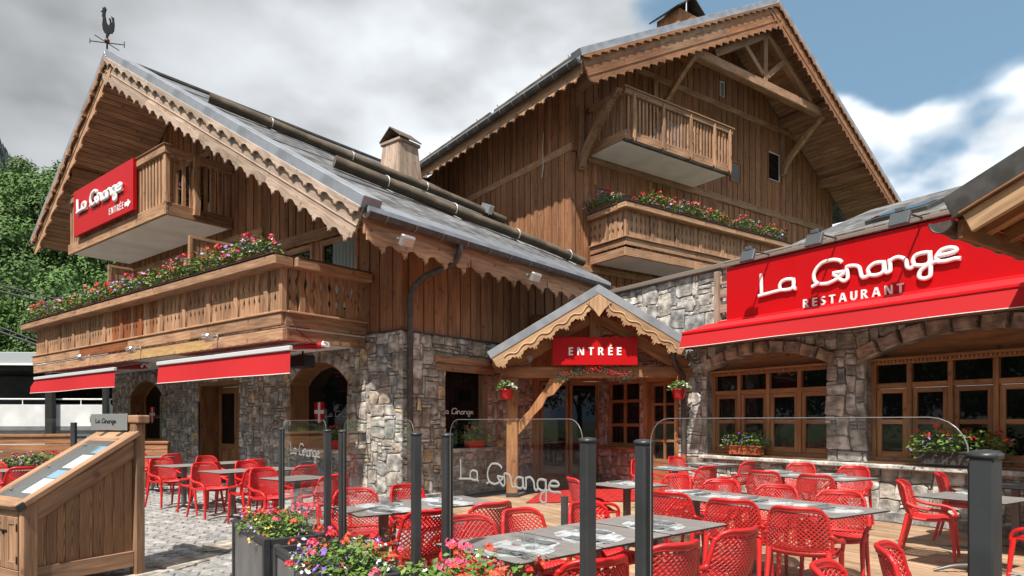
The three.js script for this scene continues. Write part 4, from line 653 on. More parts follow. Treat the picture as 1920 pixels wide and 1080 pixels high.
{
  const LX = -1.37, LY = 10.84, AX = 7.06, AY = 15.2, RX = 15.35, RY = 10.15, ZG = 2.0, kL = (AY - LY) / (AX - LX), kR = (AY - RY) / (RX - AX), roofY = (x) => (x < AX ? LY + (x - LX) * kL : RY + (RX - x) * kR);
  part(tall, 'front_wall', extrude([[0.02, 0], [14.0, 0], [14.0, roofY(14) - 0.35], [AX, AY - 0.4], [0.02, roofY(0) - 0.35]], 0.22, { z: -0.25 }), PLANK[0]);
  part(tall, 'side_wall', box(0.0, 0.22, 0, roofY(0) - 0.3, -9.5, -0.26, 0.01), PLANK[0]);
  const wins = [[9.54, 10.38, 10.5, 11.68], [6.78, 7.02, 12.85, 13.4], [0.95, 2.75, 6.3, 8.55], [7.35, 7.95, 10.0, 10.75], [9.9, 10.7, 8.25, 8.85], [3.4, 5.0, 9.4, 11.4], [5.9, 6.5, 7.7, 8.35]];
  boards(tall, { u0: 0.02, u1: 14.0, bot: () => 4.2, top: () => 9.16, at: -0.02, holes: wins, mats: PLANK });
  boards(tall, { u0: 0.02, u1: 14.0, bot: () => 9.40, top: (u) => Math.min(12.42, roofY(u) - 0.33), at: 0.0, holes: wins, mats: PLANK });
  boards(tall, { u0: 2.9, u1: 11.4, bot: () => 12.62, top: (u) => roofY(u) - 0.33, at: 0.01, holes: wins, mats: PLANK });
  boards(tall, { u0: -8.4, u1: 0.0, bot: () => 4.5, top: () => 9.36, side: 'left', at: -0.0, mats: PLANK });
  boards(tall, { u0: -8.4, u1: 0.0, bot: () => 9.58, top: () => roofY(0) - 0.28, side: 'left', at: 0.015, mats: PLANK });
  part(tall, 'storey_beam', box(-0.06, 0.02, 9.36, 9.58, -8.4, 0.06, 0.012), pick(WOOD));
  part(tall, 'storey_beam', box(0.62, 13.9, 9.16, 9.40, 0.0, 0.075, 0.012), pick(WOOD)); part(tall, 'storey_beam', box(2.6, 11.6, 12.42, 12.62, 0.0, 0.07, 0.012), pick(WOOD));
  part(tall, 'storey_beam', box(0.05, 9.5, 5.92, 6.10, 0.0, 0.075, 0.012), pick(WOOD));
  part(tall, 'corner_board', box(-0.04, 0.14, 4.3, 9.35, 0.0, 0.05, 0.01), pick(PLANK)); part(tall, 'corner_board', box(-0.04, 0.14, 9.58, roofY(0) - 0.35, 0.0, 0.05, 0.01), pick(PLANK));
  for (const [a, b, c, d] of wins) {
    if (b - a < 0.5) { part(tall, 'vent_window', merge([box(a, a + 0.035, c, d, -0.02, 0.03), box(b - 0.035, b, c, d, -0.02, 0.03), box(a + 0.035, b - 0.035, c, c + 0.035, -0.02, 0.03), box(a + 0.035, b - 0.035, d - 0.035, d, -0.02, 0.03)]), M.white); part(tall, 'pane', box(a + 0.03, b - 0.03, c + 0.03, d - 0.03, -0.01, 0.0, 0.001), M.panelgrey); continue; }
    part(tall, 'window_reveal', merge([box(a, a + 0.05, c, d, -0.03, 0.05), box(b - 0.05, b, c, d, -0.03, 0.05), box(a + 0.05, b - 0.05, d - 0.06, d, -0.03, 0.05), box(a + 0.05, b - 0.05, c, c + 0.05, -0.03, 0.06)]), pick(PLANK));
    paneWindow(tall, { x0: a + 0.05, x1: b - 0.05, y0: c + 0.05, y1: d - 0.06, z: -0.024, cols: b - a > 1.2 ? 2 : 1, d: 0.035, fr: 0.05, mats: c > 10.4 && a > 9 ? [M.white] : WOOD, mun: 0.06 });
  }
  // lower balcony
  const lb = part(tall, 'lower_balcony', box(0.75, 8.25, 6.17, 6.34, 0.08, 1.48, 0.01), M.soffitwhite);
  for (const [y0, y1, z0, z1] of [[6.42, 6.62, 1.49, 1.56], [6.12, 6.36, 1.47, 1.535]]) { for (const [a, b] of [[0.68, 3.6], [3.605, 6.2], [6.205, 8.32]]) part(lb, 'fascia_board', box(a, b, y0, y1, z0, z1, 0.008), pick(WOOD)); part(lb, 'fascia_board', box(0.68, 0.745, y0, y1, 0.08, z0 - 0.002, 0.008), pick(WOOD)); }
  part(lb, 'moulding', box(0.62, 8.38, 6.62, 6.66, 1.46, 1.60, 0.01), pick(WOOD)); part(lb, 'moulding', box(0.62, 0.73, 6.62, 6.66, 0.08, 1.455, 0.01), pick(WOOD));
  balusterRow(lb, { u0: 0.78, u1: 8.3, y: 6.66, h: 0.76, pitch: 0.176, at: 1.49, mats: WOOD }); balusterRow(lb, { u0: 0.1, u1: 1.42, y: 6.66, h: 0.76, pitch: 0.176, side: 'left', at: 0.72, kinds: [0, 1, 0, 2] });
  part(lb, 'corner_post', box(0.67, 0.77, 6.66, 7.40, 1.47, 1.57, 0.01), pick(WOOD));
  part(lb, 'handrail', box(0.5, 8.5, 7.39, 7.57, 1.38, 1.74, 0.025), pick(WOOD)); part(lb, 'handrail', box(0.54, 0.78, 7.39, 7.56, 0.08, 1.395, 0.02), pick(WOOD));
  part(lb, 'rail_capping', merge([box(0.48, 8.52, 7.572, 7.584, 1.36, 1.76, 0.003), box(0.52, 0.80, 7.562, 7.573, 0.08, 1.375, 0.003)]), M.darkmetal);
  // upper balcony
  const ub = part(tall, 'upper_balcony', box(0.72, 5.28, 9.345, 9.5, 0.08, 1.48, 0.01), M.soffitwhite);
  part(ub, 'fascia_board', box(0.64, 5.33, 9.37, 9.62, 1.485, 1.57, 0.01), pick(WOOD)); part(ub, 'fascia_board', box(0.64, 0.72, 9.37, 9.62, 0.08, 1.48, 0.01), pick(WOOD)); part(ub, 'fascia_board', box(5.26, 5.33, 9.37, 9.62, 0.08, 1.48, 0.01), pick(WOOD));
  part(ub, 'drip_edge', box(0.66, 5.31, 9.32, 9.365, 1.44, 1.55, 0.005), M.darkmetal);
  barRow(ub, { u0: 0.74, u1: 5.28, y: 9.62, h: 0.98, pitch: 0.145, w: 0.068, at: 1.52 }); barRow(ub, { u0: 0.1, u1: 1.45, y: 9.62, h: 0.98, pitch: 0.145, w: 0.068, side: 'left', at: 0.68 }); barRow(ub, { u0: -1.45, u1: -0.1, y: 9.62, h: 0.98, pitch: 0.16, w: 0.075, side: 'right', at: 5.29 });
  part(ub, 'handrail', box(0.60, 5.38, 10.60, 10.76, 1.47, 1.60, 0.012), pick(WOOD)); part(ub, 'handrail', box(0.61, 0.74, 10.60, 10.76, 0.08, 1.465, 0.012), pick(WOOD)); part(ub, 'handrail', box(5.25, 5.38, 10.60, 10.76, 0.08, 1.465, 0.012), pick(WOOD));
  part(ub, 'rail_capping', box(0.56, 5.42, 10.762, 10.80, 1.44, 1.64, 0.006), pick(WOOD));
  for (const x of [0.95, 2.15, 3.35, 4.45, 5.2]) { const S = [[-0.055, 0.0], [0.0, -0.1], [0.055, 0.02], [0.05, 0.35], [0.02, 0.42], [0.055, 0.5], [0.05, 0.8], [0.03, 0.88], [0.05, 0.95], [0.04, 1.18], [0, 1.3], [-0.04, 1.18], [-0.05, 0.5]]; part(ub, 'carved_post', extrude(S, 0.06, { z: 1.575, bevel: 0.006 }).translate(x, 9.42, 0), pick(WOOD)); }
  // roof
  const rl = slabRoof(tall, [[LX, ZG], [AX, ZG], [AX, -9.5], [LX, -9.5]], kL, LX, LY, 0.14, 'roof', M.roof), rg = slabRoof(tall, [[AX, ZG], [RX, ZG], [RX, -9.5], [AX, -9.5]], -kR, RX, RY, 0.14, 'roof', M.roof);
  const soffit = (xa, xb, k, y0, x0) => { const n = Math.round(Math.abs(xb - xa) / 0.16); for (let i = 0; i < n; i++) { const x = xa + (xb - xa) * (i + 0.5) / n, y = y0 + (x - x0) * k - 0.185, g = cbox(0.15 * Math.hypot(1, k), 0.022, ZG, 0, 0, 0, 0.006, 'z'); g.rotateZ(Math.atan(k)); part(tall, 'soffit_board', g.translate(x, y + rr(-0.003, 0.003), ZG / 2 - 0.02), pick(WOOD)); } };
  soffit(LX + 0.1, AX - 0.08, kL, LY, LX); soffit(AX + 0.08, RX - 0.1, -kR, RY, RX);
  for (let i = 0; i < 8; i++) { const x = LX + 0.16 + i * 0.16, g = cbox(0.17, 0.022, 9, 0, 0, 0, 0.006, 'z'); g.rotateZ(Math.atan(kL)); part(tall, 'soffit_board', g.translate(x, LY + (x - LX) * kL - 0.185, -4.5), pick(WOOD)); }
  verge(tall, { x0: AX, y0: AY, x1: LX - 0.02, y1: LY, z: ZG, board: 0.66, f1: 0.14, f2: 0.17, period: 0.34, mats: PLANK.concat(WOOD.slice(0, 3)) });
  verge(tall, { x0: AX, y0: AY, x1: RX, y1: RY, z: ZG, board: 0.54, f1: 0.13, f2: 0.16, period: 0.34, mats: PLANK.concat(WOOD.slice(0, 3)) });
  part(tall, 'eave_fascia', box(LX + 0.05, LX + 0.10, LY - 0.46, LY - 0.12, -9.4, ZG - 0.02, 0.008), pick(WOOD));
  for (let i = 0; i < 4; i++) part(tall, 'eave_fringe', fringe(2.7, 0.22, 0.45, 0.03).rotateY(-Math.PI / 2).translate(LX + 0.05, LY - 0.42, -9.0 + i * 2.74), pick(WOOD));
  gutterRun(tall, LX - 0.07, LY - 0.16, ZG + 0.03, -9.4, 0.10, -1, 0.62, M.darkmetal);
  part(rl, 'eave_flashing', box(LX - 0.02, LX + 0.03, LY - 0.14, LY + 0.03, -9.4, ZG, 0.004), M.zinc);
  for (const [z0, z1] of [[1.5, -2.4], [-2.7, -7.5]]) part(rl, 'snow_log', rod([LX + 0.35, LY + 0.33, z0], [LX + 0.35, LY + 0.31, z1], 0.075, 10), M.log);
  for (const z of [1.2, 0.0, -1.2, -2.2, -3.4, -5, -6.6]) part(rl, 'log_bracket', merge([rod([LX + 0.45, LY + 0.2, z], [LX + 0.26, LY + 0.42, z], 0.015, 6)]), M.galv);
  // truss standing in the gable
  const tr = part(tall, 'gable_truss', box(3.3, 10.35, 12.45, 12.76, 1.46, 1.72, 0.03), WOOD[4]);
  const bar = (name, a, b, w, z0 = 1.5, z1 = 1.68) => { const dx = b[0] - a[0], dy = b[1] - a[1], l = Math.hypot(dx, dy), g = box(0, l, -w / 2, w / 2, z0, z1, 0.012, 'x'); g.rotateZ(Math.atan2(dy, dx)).translate(a[0], a[1], 0); part(tr, name, g, pick(WOOD)); };
  bar('king_post', [7.0, 12.76], [7.0, 14.55], 0.22); bar('strut', [6.88, 12.95], [5.75, 13.75], 0.18, 1.51, 1.67); bar('strut', [7.12, 12.95], [8.1, 13.75], 0.18, 1.51, 1.67); bar('chord', [4.4, 12.85], [6.9, 14.22], 0.22, 1.49, 1.69); bar('chord', [9.7, 12.85], [7.1, 14.35], 0.22, 1.49, 1.69);
  for (const x of [0.25, 3.45, AX, 10.4, 13.2]) part(tall, 'purlin', box(x - 0.12, x + 0.12, roofY(x) - 0.52, roofY(x) - 0.20, -0.05, ZG - 0.06, 0.02), pick(WOOD));
  brace(tall, 0.32, 8.95, 10.62, 1.55); brace(tall, 3.45, 11.0, 12.48, 1.55, 0.16); brace(tall, 10.4, 10.9, 12.45, 1.55, 0.18);
  for (const [x, y0, y1] of [[0.32, 8.85, 10.7], [3.45, 10.9, 12.4], [10.4, 10.8, 12.4]]) part(tall, 'bracket_post', box(x - 0.1, x + 0.1, y0, y1, 0.0, 0.13, 0.015), pick(WOOD));
  // chimney
  { const cx2 = 5.0, cz = -0.3, ch = part(rl, 'chimney', box(cx2 - 0.55, cx2 + 0.55, 13.4, 15.05, cz - 0.5, cz + 0.5, 0.03, 'y'), PLANK[4]);
    part(ch, 'chimney_cap', merge([cbox(0.95, 0.05, 1.3, 0, 0, 0, 0.01).rotateZ(0.62).translate(cx2 - 0.36, 15.25, cz), cbox(0.95, 0.05, 1.3, 0, 0, 0, 0.01).rotateZ(-0.62).translate(cx2 + 0.36, 15.25, cz)]), M.darkmetal); part(ch, 'flue', cyl(0.2, 0.2, 0.02, cx2, 14.55, cz + 0.50, 16).rotateX(0), M.black); part(ch, 'antenna', rod([cx2 - 0.35, 14.9, cz + 0.62], [cx2 - 0.35, 16.4, cz + 0.62], 0.025), M.galv); }
  part(tall, 'hanging_cable', sweep([[-0.07, 10.3, -1.2], [-0.09, 9.8, -1.22], [-0.08, 9.3, -1.2], [-0.10, 8.95, -1.25]], 0.012, { seg: 20, rs: 5 }), M.white);
}

// ------------------------------------------------------------------ restaurant wing
reseed(404);
const wing = thing('restaurant_wing', 'stone restaurant wing with arched timber windows under red sign', 'building', F3.pos, F3.turn);
{
  const ZF = -0.35, W1 = [-3.42, -0.95], W2 = [-0.33, 2.45], DOOR = [-5.05, -4.18], W0 = [-6.3, -5.25];
  const arches = [{ cx: (W1[0] + W1[1]) / 2, half: (W1[1] - W1[0]) / 2, spring: 2.45, rise: 0.27 }, { cx: (W2[0] + W2[1]) / 2, half: (W2[1] - W2[0]) / 2, spring: 2.45, rise: 0.30 }];
  const inArch = (a, u, v, pad = 0) => { const R = (a.half ** 2 + a.rise ** 2) / (2 * a.rise), cy = a.spring + a.rise - R; return Math.abs(u - a.cx) < a.half + (pad ? 0.1 : 0) && v > 0.86 && (v < a.spring || Math.hypot(u - a.cx, v - cy) < R + pad); };
  const hole = (u, v) => arches.some((a) => (v > a.spring - 0.05 ? inArch(a, u, v, 0.20) : inArch(a, u, v))) || (u > DOOR[0] && u < DOOR[1] && v < 2.38) || (u > W0[0] && u < W0[1] && v > 0.95 && v < 2.4);
  const wall = part(wing, 'stone_wall', extrude([[-6.6, 0], [DOOR[0], 0], [DOOR[0], 2.38], [DOOR[1], 2.38], [DOOR[1], 0], [4.6, 0], [4.6, 3.0], [-2.7, 3.0], [-2.7, 4.4], [-6.6, 4.4]], 0.4, { z: ZF - 0.4, holes: [...arches.map((a) => [[a.cx - a.half, 0.86], [a.cx + a.half, 0.86], ...archPts(a.cx, a.half, a.spring, a.rise)]), [[W0[0], 0.95], [W0[1], 0.95], [W0[1], 2.4], [W0[0], 2.4]]] }), mortar);
  stones(wall, { u0: -4.16, u1: 2.6, v0: 0.86, v1: 2.98, at: ZF, inside: (u, v) => !hole(u, v), budget: 110, wmax: 7, hmax: 5, weights: [0, 1, 2, 0, 5, 2, 0, 3, 1] });
  stones(wall, { u0: -4.16, u1: 2.6, v0: 0, v1: 0.86, at: ZF, budget: 90, wmax: 7, hmax: 5, weights: [5, 1, 5, 3, 5, 1, 5, 4, 0, 5] });
  stones(wall, { u0: -6.6, u1: -2.72, v0: 2.98, v1: 4.36, at: ZF, inside: () => true, budget: 90, wmax: 9, hmax: 6, cell: 0.075, weights: [0, 1, 5, 1, 3, 2, 5, 0] });
  stones(wall, { u0: -6.6, u1: -4.16, v0: 0, v1: 2.98, at: ZF, inside: (u, v) => !hole(u, v), budget: 60, mats: PINKSTONE, weights: null });
  for (const a of arches) archStones(wall, { ...a, th: 0.21, n: 9, at: ZF, depth: 0.10, mats: PINKSTONE });
  part(wing, 'wall_coping', box(-6.65, -2.7, 4.37, 4.46, ZF - 0.42, ZF + 0.12, 0.01), M.hook);
  part(wing, 'window_ledge', box(-3.5, 2.6, 0.79, 0.86, ZF - 0.05, ZF + 0.16, 0.015), STONE[5]); part(wing, 'plinth', box(-4.1, 2.6, 0, 0.16, ZF, ZF + 0.09, 0.015), STONE[2]);
  // no rooms behind the glass: their darkness is put into the black panes
  part(wing, 'window_head', merge(arches.map((a) => extrude([...archPts(a.cx, a.half, a.spring, a.rise), [a.cx - a.half, 2.40], [a.cx + a.half, 2.40]], 0.04, { z: ZF - 0.26, axis: 'x' }))), PLANK[1]);
  for (const [a, cols] of [[W1, 4], [W2, 5]]) {
    const z = ZF - 0.25, w = (a[1] - a[0]) / cols, fr = 0.05, y0 = 0.90, y1 = 2.42;
    const win = part(wing, 'timber_window', merge([box(a[0], a[0] + fr + 0.02, y0, y1, z, z + 0.12), box(a[1] - fr - 0.02, a[1], y0, y1, z, z + 0.12), box(a[0] + fr + 0.02, a[1] - fr - 0.02, y1 - 0.06, y1, z, z + 0.12), box(a[0] + fr + 0.02, a[1] - fr - 0.02, y0, y0 + 0.06, z, z + 0.12)]), HONEY[1]);
    part(win, 'dentil_moulding', merge([box(a[0] - 0.02, a[1] + 0.02, 2.42, 2.46, z + 0.1, z + 0.17, 0.005), ...Array.from({ length: Math.round((a[1] - a[0]) / 0.055) }, (_, i) => cbox(0.03, 0.04, 0.03, a[0] + 0.03 + i * 0.055, 2.398, z + 0.135, 0.003))]), HONEY[2]);
    part(win, 'sill_board', box(a[0] - 0.03, a[1] + 0.03, 0.862, 0.90, z + 0.02, z + 0.24, 0.008), HONEY[4]);
    for (let i = 1; i < cols; i++) part(win, 'mullion', box(a[0] + w * i - 0.035, a[0] + w * i + 0.035, y0 + 0.06, y1 - 0.06, z, z + 0.115, 0.008), pick(HONEY));
    for (let i = 0; i < cols; i++) {
      const l = a[0] + w * i + (i ? 0.035 : fr + 0.02), r = a[0] + w * (i + 1) - (i + 1 < cols ? 0.035 : fr + 0.02);
      part(win, 'transom', box(l, r, 2.0, 2.08, z, z + 0.11, 0.008), pick(HONEY));
      part(win, 'pane', box(l, r, 2.08, y1 - 0.06, z + 0.03, z + 0.04, 0.001), M.unlitroomglass);
      part(win, 'casement', merge([box(l + 0.004, l + 0.07, 0.965, 1.995, z + 0.02, z + 0.09), box(r - 0.07, r - 0.004, 0.965, 1.995, z + 0.02, z + 0.09), box(l + 0.07, r - 0.07, 1.925, 1.995, z + 0.02, z + 0.09), box(l + 0.07, r - 0.07, 0.965, 1.05, z + 0.02, z + 0.09), box(l + 0.07, r - 0.07, 1.46, 1.53, z + 0.02, z + 0.085)]), pick(HONEY));
      part(win, 'pane', box(l + 0.06, r - 0.06, 1.52, 1.935, z + 0.045, z + 0.053, 0.001), M.unlitroomglass); part(win, 'pane', box(l + 0.06, r - 0.06, 1.04, 1.47, z + 0.045, z + 0.053, 0.001), M.unlitroomglass);
    }
  }
  // porch door and window in the same wall
  paneWindow(wing, { x0: W0[0], x1: W0[1], y0: 0.95, y1: 2.4, z: ZF - 0.12, cols: 2, rows: 3, fr: 0.07, d: 0.08, rowh: [1.02, 1.42, 1.95, 2.33], mun: 0.07 });
  part(wing, 'window_ledge', box(W0[0] - 0.1, W0[1] + 0.05, 0.88, 0.945, ZF - 0.1, ZF + 0.14, 0.012), HONEY[3]);
  paneWindow(wing, { x0: DOOR[0] + 0.05, x1: DOOR[1] - 0.05, y0: 0.62, y1: 2.33, z: ZF - 0.14, cols: 2, rows: 4, fr: 0.09, d: 0.07, name: 'glazed_door', mun: 0.05 });
  part(wing, 'door_panel', box(DOOR[0] + 0.05, DOOR[1] - 0.05, 0.02, 0.618, ZF - 0.14, ZF - 0.07, 0.01), HONEY[1]);
  part(wing, 'door_casing', merge([box(DOOR[0] - 0.06, DOOR[0] + 0.045, 0, 2.44, ZF - 0.16, ZF + 0.05), box(DOOR[1] - 0.045, DOOR[1] + 0.06, 0, 2.44, ZF - 0.16, ZF + 0.05), box(DOOR[0] + 0.045, DOOR[1] - 0.045, 2.335, 2.44, ZF - 0.16, ZF + 0.05)]), HONEY[2]);
  // eave, gutter, downpipe
  part(wing, 'eave_beam', box(-3.6, 4.6, 2.98, 3.12, ZF - 0.1, 0.0, 0.012), pick(WOOD)); part(wing, 'eave_board', box(-3.7, 4.6, 2.92, 2.975, ZF + 0.02, 0.16, 0.008), pick(WOOD));
  { const g = new THREE.Group(); g.name = 'eave_gutter'; wing.add(g); g.rotation.y = Math.PI / 2; gutterRun(g, 0.20, 2.97, 2.6, -3.85, 0.065, 1, 0.82, M.gutter); }
  part(wing, 'downpipe', sweep([[-3.75, 2.93, 0.2], [-3.8, 2.75, 0.18], [-3.86, 2.55, 0.0], [-3.88, 2.42, -0.16], [-3.88, 2.2, -0.2], [-3.88, 1.2, -0.2], [-3.88, 0.85, -0.2]], 0.05, { seg: 40, rs: 12, tension: 0.3 }), M.gutter);
  part(wing, 'pipe_foot', cyl(0.06, 0.06, 0.85, -3.88, 0, -0.2, 14), std({ color: col(0.34, 0.11, 0.06), roughness: 0.6 }));
  // upper wall behind the sign, end lattice, roof
  part(wing, 'upper_wall', box(-2.68, 4.6, 3.12, 4.30, ZF - 0.2, -0.12, 0.01), PLANK[2]);
  part(wing, 'end_post', box(-2.98, -2.88, 3.0, 4.25, -0.12, 0.0, 0.012), pick(GREYWOOD));
  for (const y of [3.2, 3.48, 3.76, 4.0]) part(wing, 'end_slat', box(-2.875, -2.70, y, y + 0.15, -0.10, -0.05, 0.008), pick(GREYWOOD));
  const rf = slabRoof(wing, [[-1.5, 0.06], [4.8, 0.06], [4.8, -3.0], [-1.7, -3.0]], -0.4, 0.06, 4.36, 0.1, 'roof', M.roof, 'z');
  part(rf, 'roof_edge', merge([box(-2.75, 2.3, 4.27, 4.33, -0.12, 0.08, 0.008), rod([-2.7, 4.36, 0.03], [2.3, 4.36, 0.03], 0.03)]), M.hook);
  const sk = part(rf, 'skylight', box(0, 0.9, 0, 0.09, -0.55, 0.0, 0.01).rotateX(Math.atan(0.4)).translate(-0.35, 4.50, -0.35), M.darkmetal); part(sk, 'pane', box(0.07, 0.83, 0.088, 0.1, -0.48, -0.07, 0.001).rotateX(Math.atan(0.4)).translate(-0.35, 4.50, -0.35), M.unlitroomglass);
}
// sign over the windows
{
  const s = thing('restaurant_sign', 'long red sign board with white script over the arched windows', 'sign', F3.at(0, 3.26, 0), F3.turn);
  for (const [a, b] of [[-2.66, -1.33], [-1.327, 0.6], [0.603, 2.2]]) part(s, 'sign_panel', box(a, b, 0, 0.99, -0.02, 0.03, 0.003, null), M.redsign);
  part(s, 'script_lettering', script(3.11, 0.031, -1.96, 0.20, 0.07, { flat: 0.75, rs: 10 }), M.letter);
  const caps = spaced('RESTAURANT', 0.135, 1.56, 0.02, -1.14, 0.065, 0.035); caps.forEach((g) => part(s, 'letter', g, M.letter));
}
for (const [x, label] of [[-1.8, 'grey sign floodlight on arm nearest the stone gable wall'], [-0.62, 'grey sign floodlight on arm above the large capital of the sign'], [0.62, 'grey sign floodlight on arm beside the foreground eave']]) {
  const l = thing('sign_floodlight', label, 'floodlight', F3.at(x, 4.26, 0.03), F3.turn, 'floodlights over the red sign');
  part(l, 'arm', merge([rod([0.06, 0.05, -0.03], [0.02, 0.06, 0.5], 0.014), cbox(0.06, 0.12, 0.03, 0.06, 0.05, -0.05, 0.004)]), M.darkmetal);
  part(l, 'housing', merge([cbox(0.26, 0.20, 0.07, 0, -0.04, 0, 0.01).rotateX(-0.35).translate(0, 0, 0.52), cbox(0.12, 0.06, 0.05, 0, 0.09, 0.52, 0.01)]), M.lamphousing);
}
{ // awning over the terrace windows
  const a = thing('restaurant_awning', 'long red fabric awning beneath the red restaurant sign', 'awning', F3.at(0, 2.8, 0), F3.turn);
  const x0 = -3.1, x1 = 2.5, n = 40, t = [], P = (i, j) => { const u = i / n, x = x0 + (x1 - x0) * u; const prof = [[0.04, 0.50], [0.34, 0.40], [0.66, 0.31], [0.69, 0.28]]; const [z, y] = prof[j]; return [x, y, z]; };
  for (let i = 0; i < n; i++) for (let j = 0; j < 3; j++) t.push([P(i, j), P(i + 1, j), P(i + 1, j + 1)], [P(i, j), P(i + 1, j + 1), P(i, j + 1)]);
  part(a, 'fabric', uvAlong(faces(t), 'x'), M.redfabric);
  part(a, 'front_bar', box(x0, x1, 0.255, 0.305, 0.66, 0.72, 0.01), M.red); part(a, 'cassette', box(x0 + 0.3, x1, 0.42, 0.51, -0.02, 0.12, 0.02), M.red);
  const v = []; const Q = (i, j) => { const u = i / n, x = x0 + (x1 - x0) * u - 0.02 * j; return [x, 0.26 - j * 0.12 - 0.0025 * Math.sin(u * 14) * j, 0.70 + j * (0.018 + 0.005 * Math.sin(u * 9))]; };
  for (let i = 0; i < n; i++) for (let j = 0; j < 2; j++) v.push([Q(i, j), Q(i, j + 1), Q(i + 1, j + 1)], [Q(i, j), Q(i + 1, j + 1), Q(i + 1, j)]);
  const val = part(a, 'valance', uvAlong(faces(v), 'x'), M.redfabric);
  part(val, 'white_hem', sweep(Array.from({ length: n + 1 }, (_, i) => Q(i, 2)), 0.006, { straight: true, rs: 5 }), M.white);
}

// ------------------------------------------------------------------ entrance porch
reseed(505);
const porch = thing('entrance_porch', 'gabled timber porch with carved fringe over the entrance door', 'porch', F4.pos, F4.turn);
{
  const AX = 0.03, AY = 4.08, k = 0.605, LX = -2.08, RX = 1.76, ZG = 0.55, ZB = -2.25, Y = (x) => AY - Math.abs(x - AX) * k;
  for (const [xe] of [[LX], [RX]]) {
    const r = slabRoof(porch, [[AX, ZG], [xe, ZG], [xe, ZB], [AX, ZB]], xe < AX ? k : -k, AX, AY, 0.06, 'roof', M.roof);
    const len = Math.hypot(xe - AX, Y(xe) - AY), ang = Math.atan2(Y(xe) - AY, xe - AX), flip = xe < AX, put = (name, g, m) => { g.rotateZ(flip ? ang + Math.PI : ang).translate(flip ? xe : AX, flip ? Y(xe) : AY, flip ? ZG - 0.005 : ZG); return part(r, name, g, m); };
    put('verge_flashing', box(-0.01, len, -0.13, 0.02, -0.3, 0.05, 0.006), M.zinc);
    const pat = (l, h, p) => { const n = Math.round(l / p), q = l / n, pts = [[0, 0]]; for (let i = 0; i < n; i++) for (const [a, b] of [[0, 0.62], [0.12, 0.78], [0.2, 0.70], [0.26, 0.95], [0.33, 0.82], [0.38, 1.0], [0.46, 0.78], [0.58, 0.80], [0.72, 0.66], [0.86, 0.70]]) pts.push([(i + a) * q, -b * h]); pts.push([l, -0.62 * h], [l, 0]); return extrude(pts.reverse(), 0.035, { axis: 'x', z: 0.0 }); };
    put('bargeboard', pat(len - 0.02, 0.33, 0.36).translate(0.01, -0.10, 0), PALEWOOD[flip ? 1 : 0]);
    // raised carved wave on the board
    const w = []; for (let i = 0; i <= 60; i++) { const x = 0.22 + (len - 0.36) * i / 60, ph = x / 0.36; w.push([x, -0.225 - 0.028 * Math.sin(ph * 6.283) - 0.03 * Math.abs(Math.sin(ph * 3.1416)), 0.04]); }
    put('carved_wave', sweep(w, 0.016, { seg: 120, rs: 6, flat: 1 }), PALEWOOD[2]);
    for (let i = 0; i < 14; i++) { const s = (len - 0.05) * (i + 0.5) / 14; const g = box(s - 0.07, s + 0.07, -0.105, -0.085, ZB - ZG, -0.02, 0.004, 'z'); put('ceiling_board', g, pick(WOOD)); }
  }
  part(porch, 'apex_piece', extrude([[AX, AY - 0.16], [AX - 0.24, AY - 0.33], [AX - 0.1, AY - 0.46], [AX, AY - 0.60], [AX + 0.1, AY - 0.46], [AX + 0.24, AY - 0.33]], 0.02, { z: ZG + 0.042, bevel: 0.004 }), PALEWOOD[1]);
  part(porch, 'ridge_beam', box(AX - 0.1, AX + 0.1, AY - 0.42, AY - 0.16, ZB, ZG - 0.02, 0.015), pick(WOOD));
  part(porch, 'tie_beam', box(-1.85, 1.98, 2.36, 2.58, -0.12, 0.10, 0.015), HONEY[4]);
  part(porch, 'post', box(-1.73, -1.50, 0, 2.36, -0.115, 0.105, 0.018, 'y'), HONEY[1]); part(porch, 'post_shoe', box(-1.74, -1.49, 0, 0.09, -0.125, 0.115, 0.006), M.darkmetal);
  { const pts = [[-1.50, 1.22], [-1.50, 1.50], [-1.28, 1.72], [-1.12, 1.95], [-0.98, 2.15], [-0.86, 2.36], [-0.52, 2.36], [-0.72, 2.12], [-0.80, 2.02], [-0.92, 1.98], [-1.02, 1.78], [-1.18, 1.62], [-1.3, 1.45]]; part(porch, 'curved_brace', extrude(pts, 0.14, { z: -0.075, axis: 'y', bevel: 0.008 }), HONEY[2]); }
  part(porch, 'king_post', box(AX - 0.12, AX + 0.12, 2.58, AY - 0.42, -0.10, 0.09, 0.012), HONEY[1]);
  for (const s of [-1, 1]) { const g = box(0, 1.95, -0.10, 0.10, -0.09, 0.07, 0.012, 'x'); g.rotateZ(s < 0 ? Math.PI + Math.atan(0.53) : -Math.atan(0.53)).translate(AX + s * 0.1, 3.52, 0); part(porch, 'rafter', g, pick(HONEY)); }
  for (const s of [-1, 1]) part(porch, 'strut', box(0, 1.0, -0.09, 0.09, -0.07, 0.06, 0.012, 'x').rotateZ(s < 0 ? 0.55 : Math.PI - 0.55).translate(AX + s * 1.55, 2.64, 0), pick(HONEY));
  part(porch, 'wall_plate', box(-2.0, -1.84, 2.58, 2.76, ZB, ZG - 0.1, 0.012), pick(WOOD)); part(porch, 'wall_plate', box(1.55, 1.72, 2.78, 2.96, ZB, ZG - 0.1, 0.012), pick(WOOD));
  // recessed entrance wall with dark glass doors
  const zb = -2.3; part(porch, 'entrance_wall', extrude([[-1.2, 0], [-0.98, 0], [-0.98, 2.45], [0.42, 2.45], [0.42, 0], [0.7, 0], [0.7, 4.0], [-1.2, 4.0]], 0.15, { z: zb - 0.2 }), PLANK[1]);
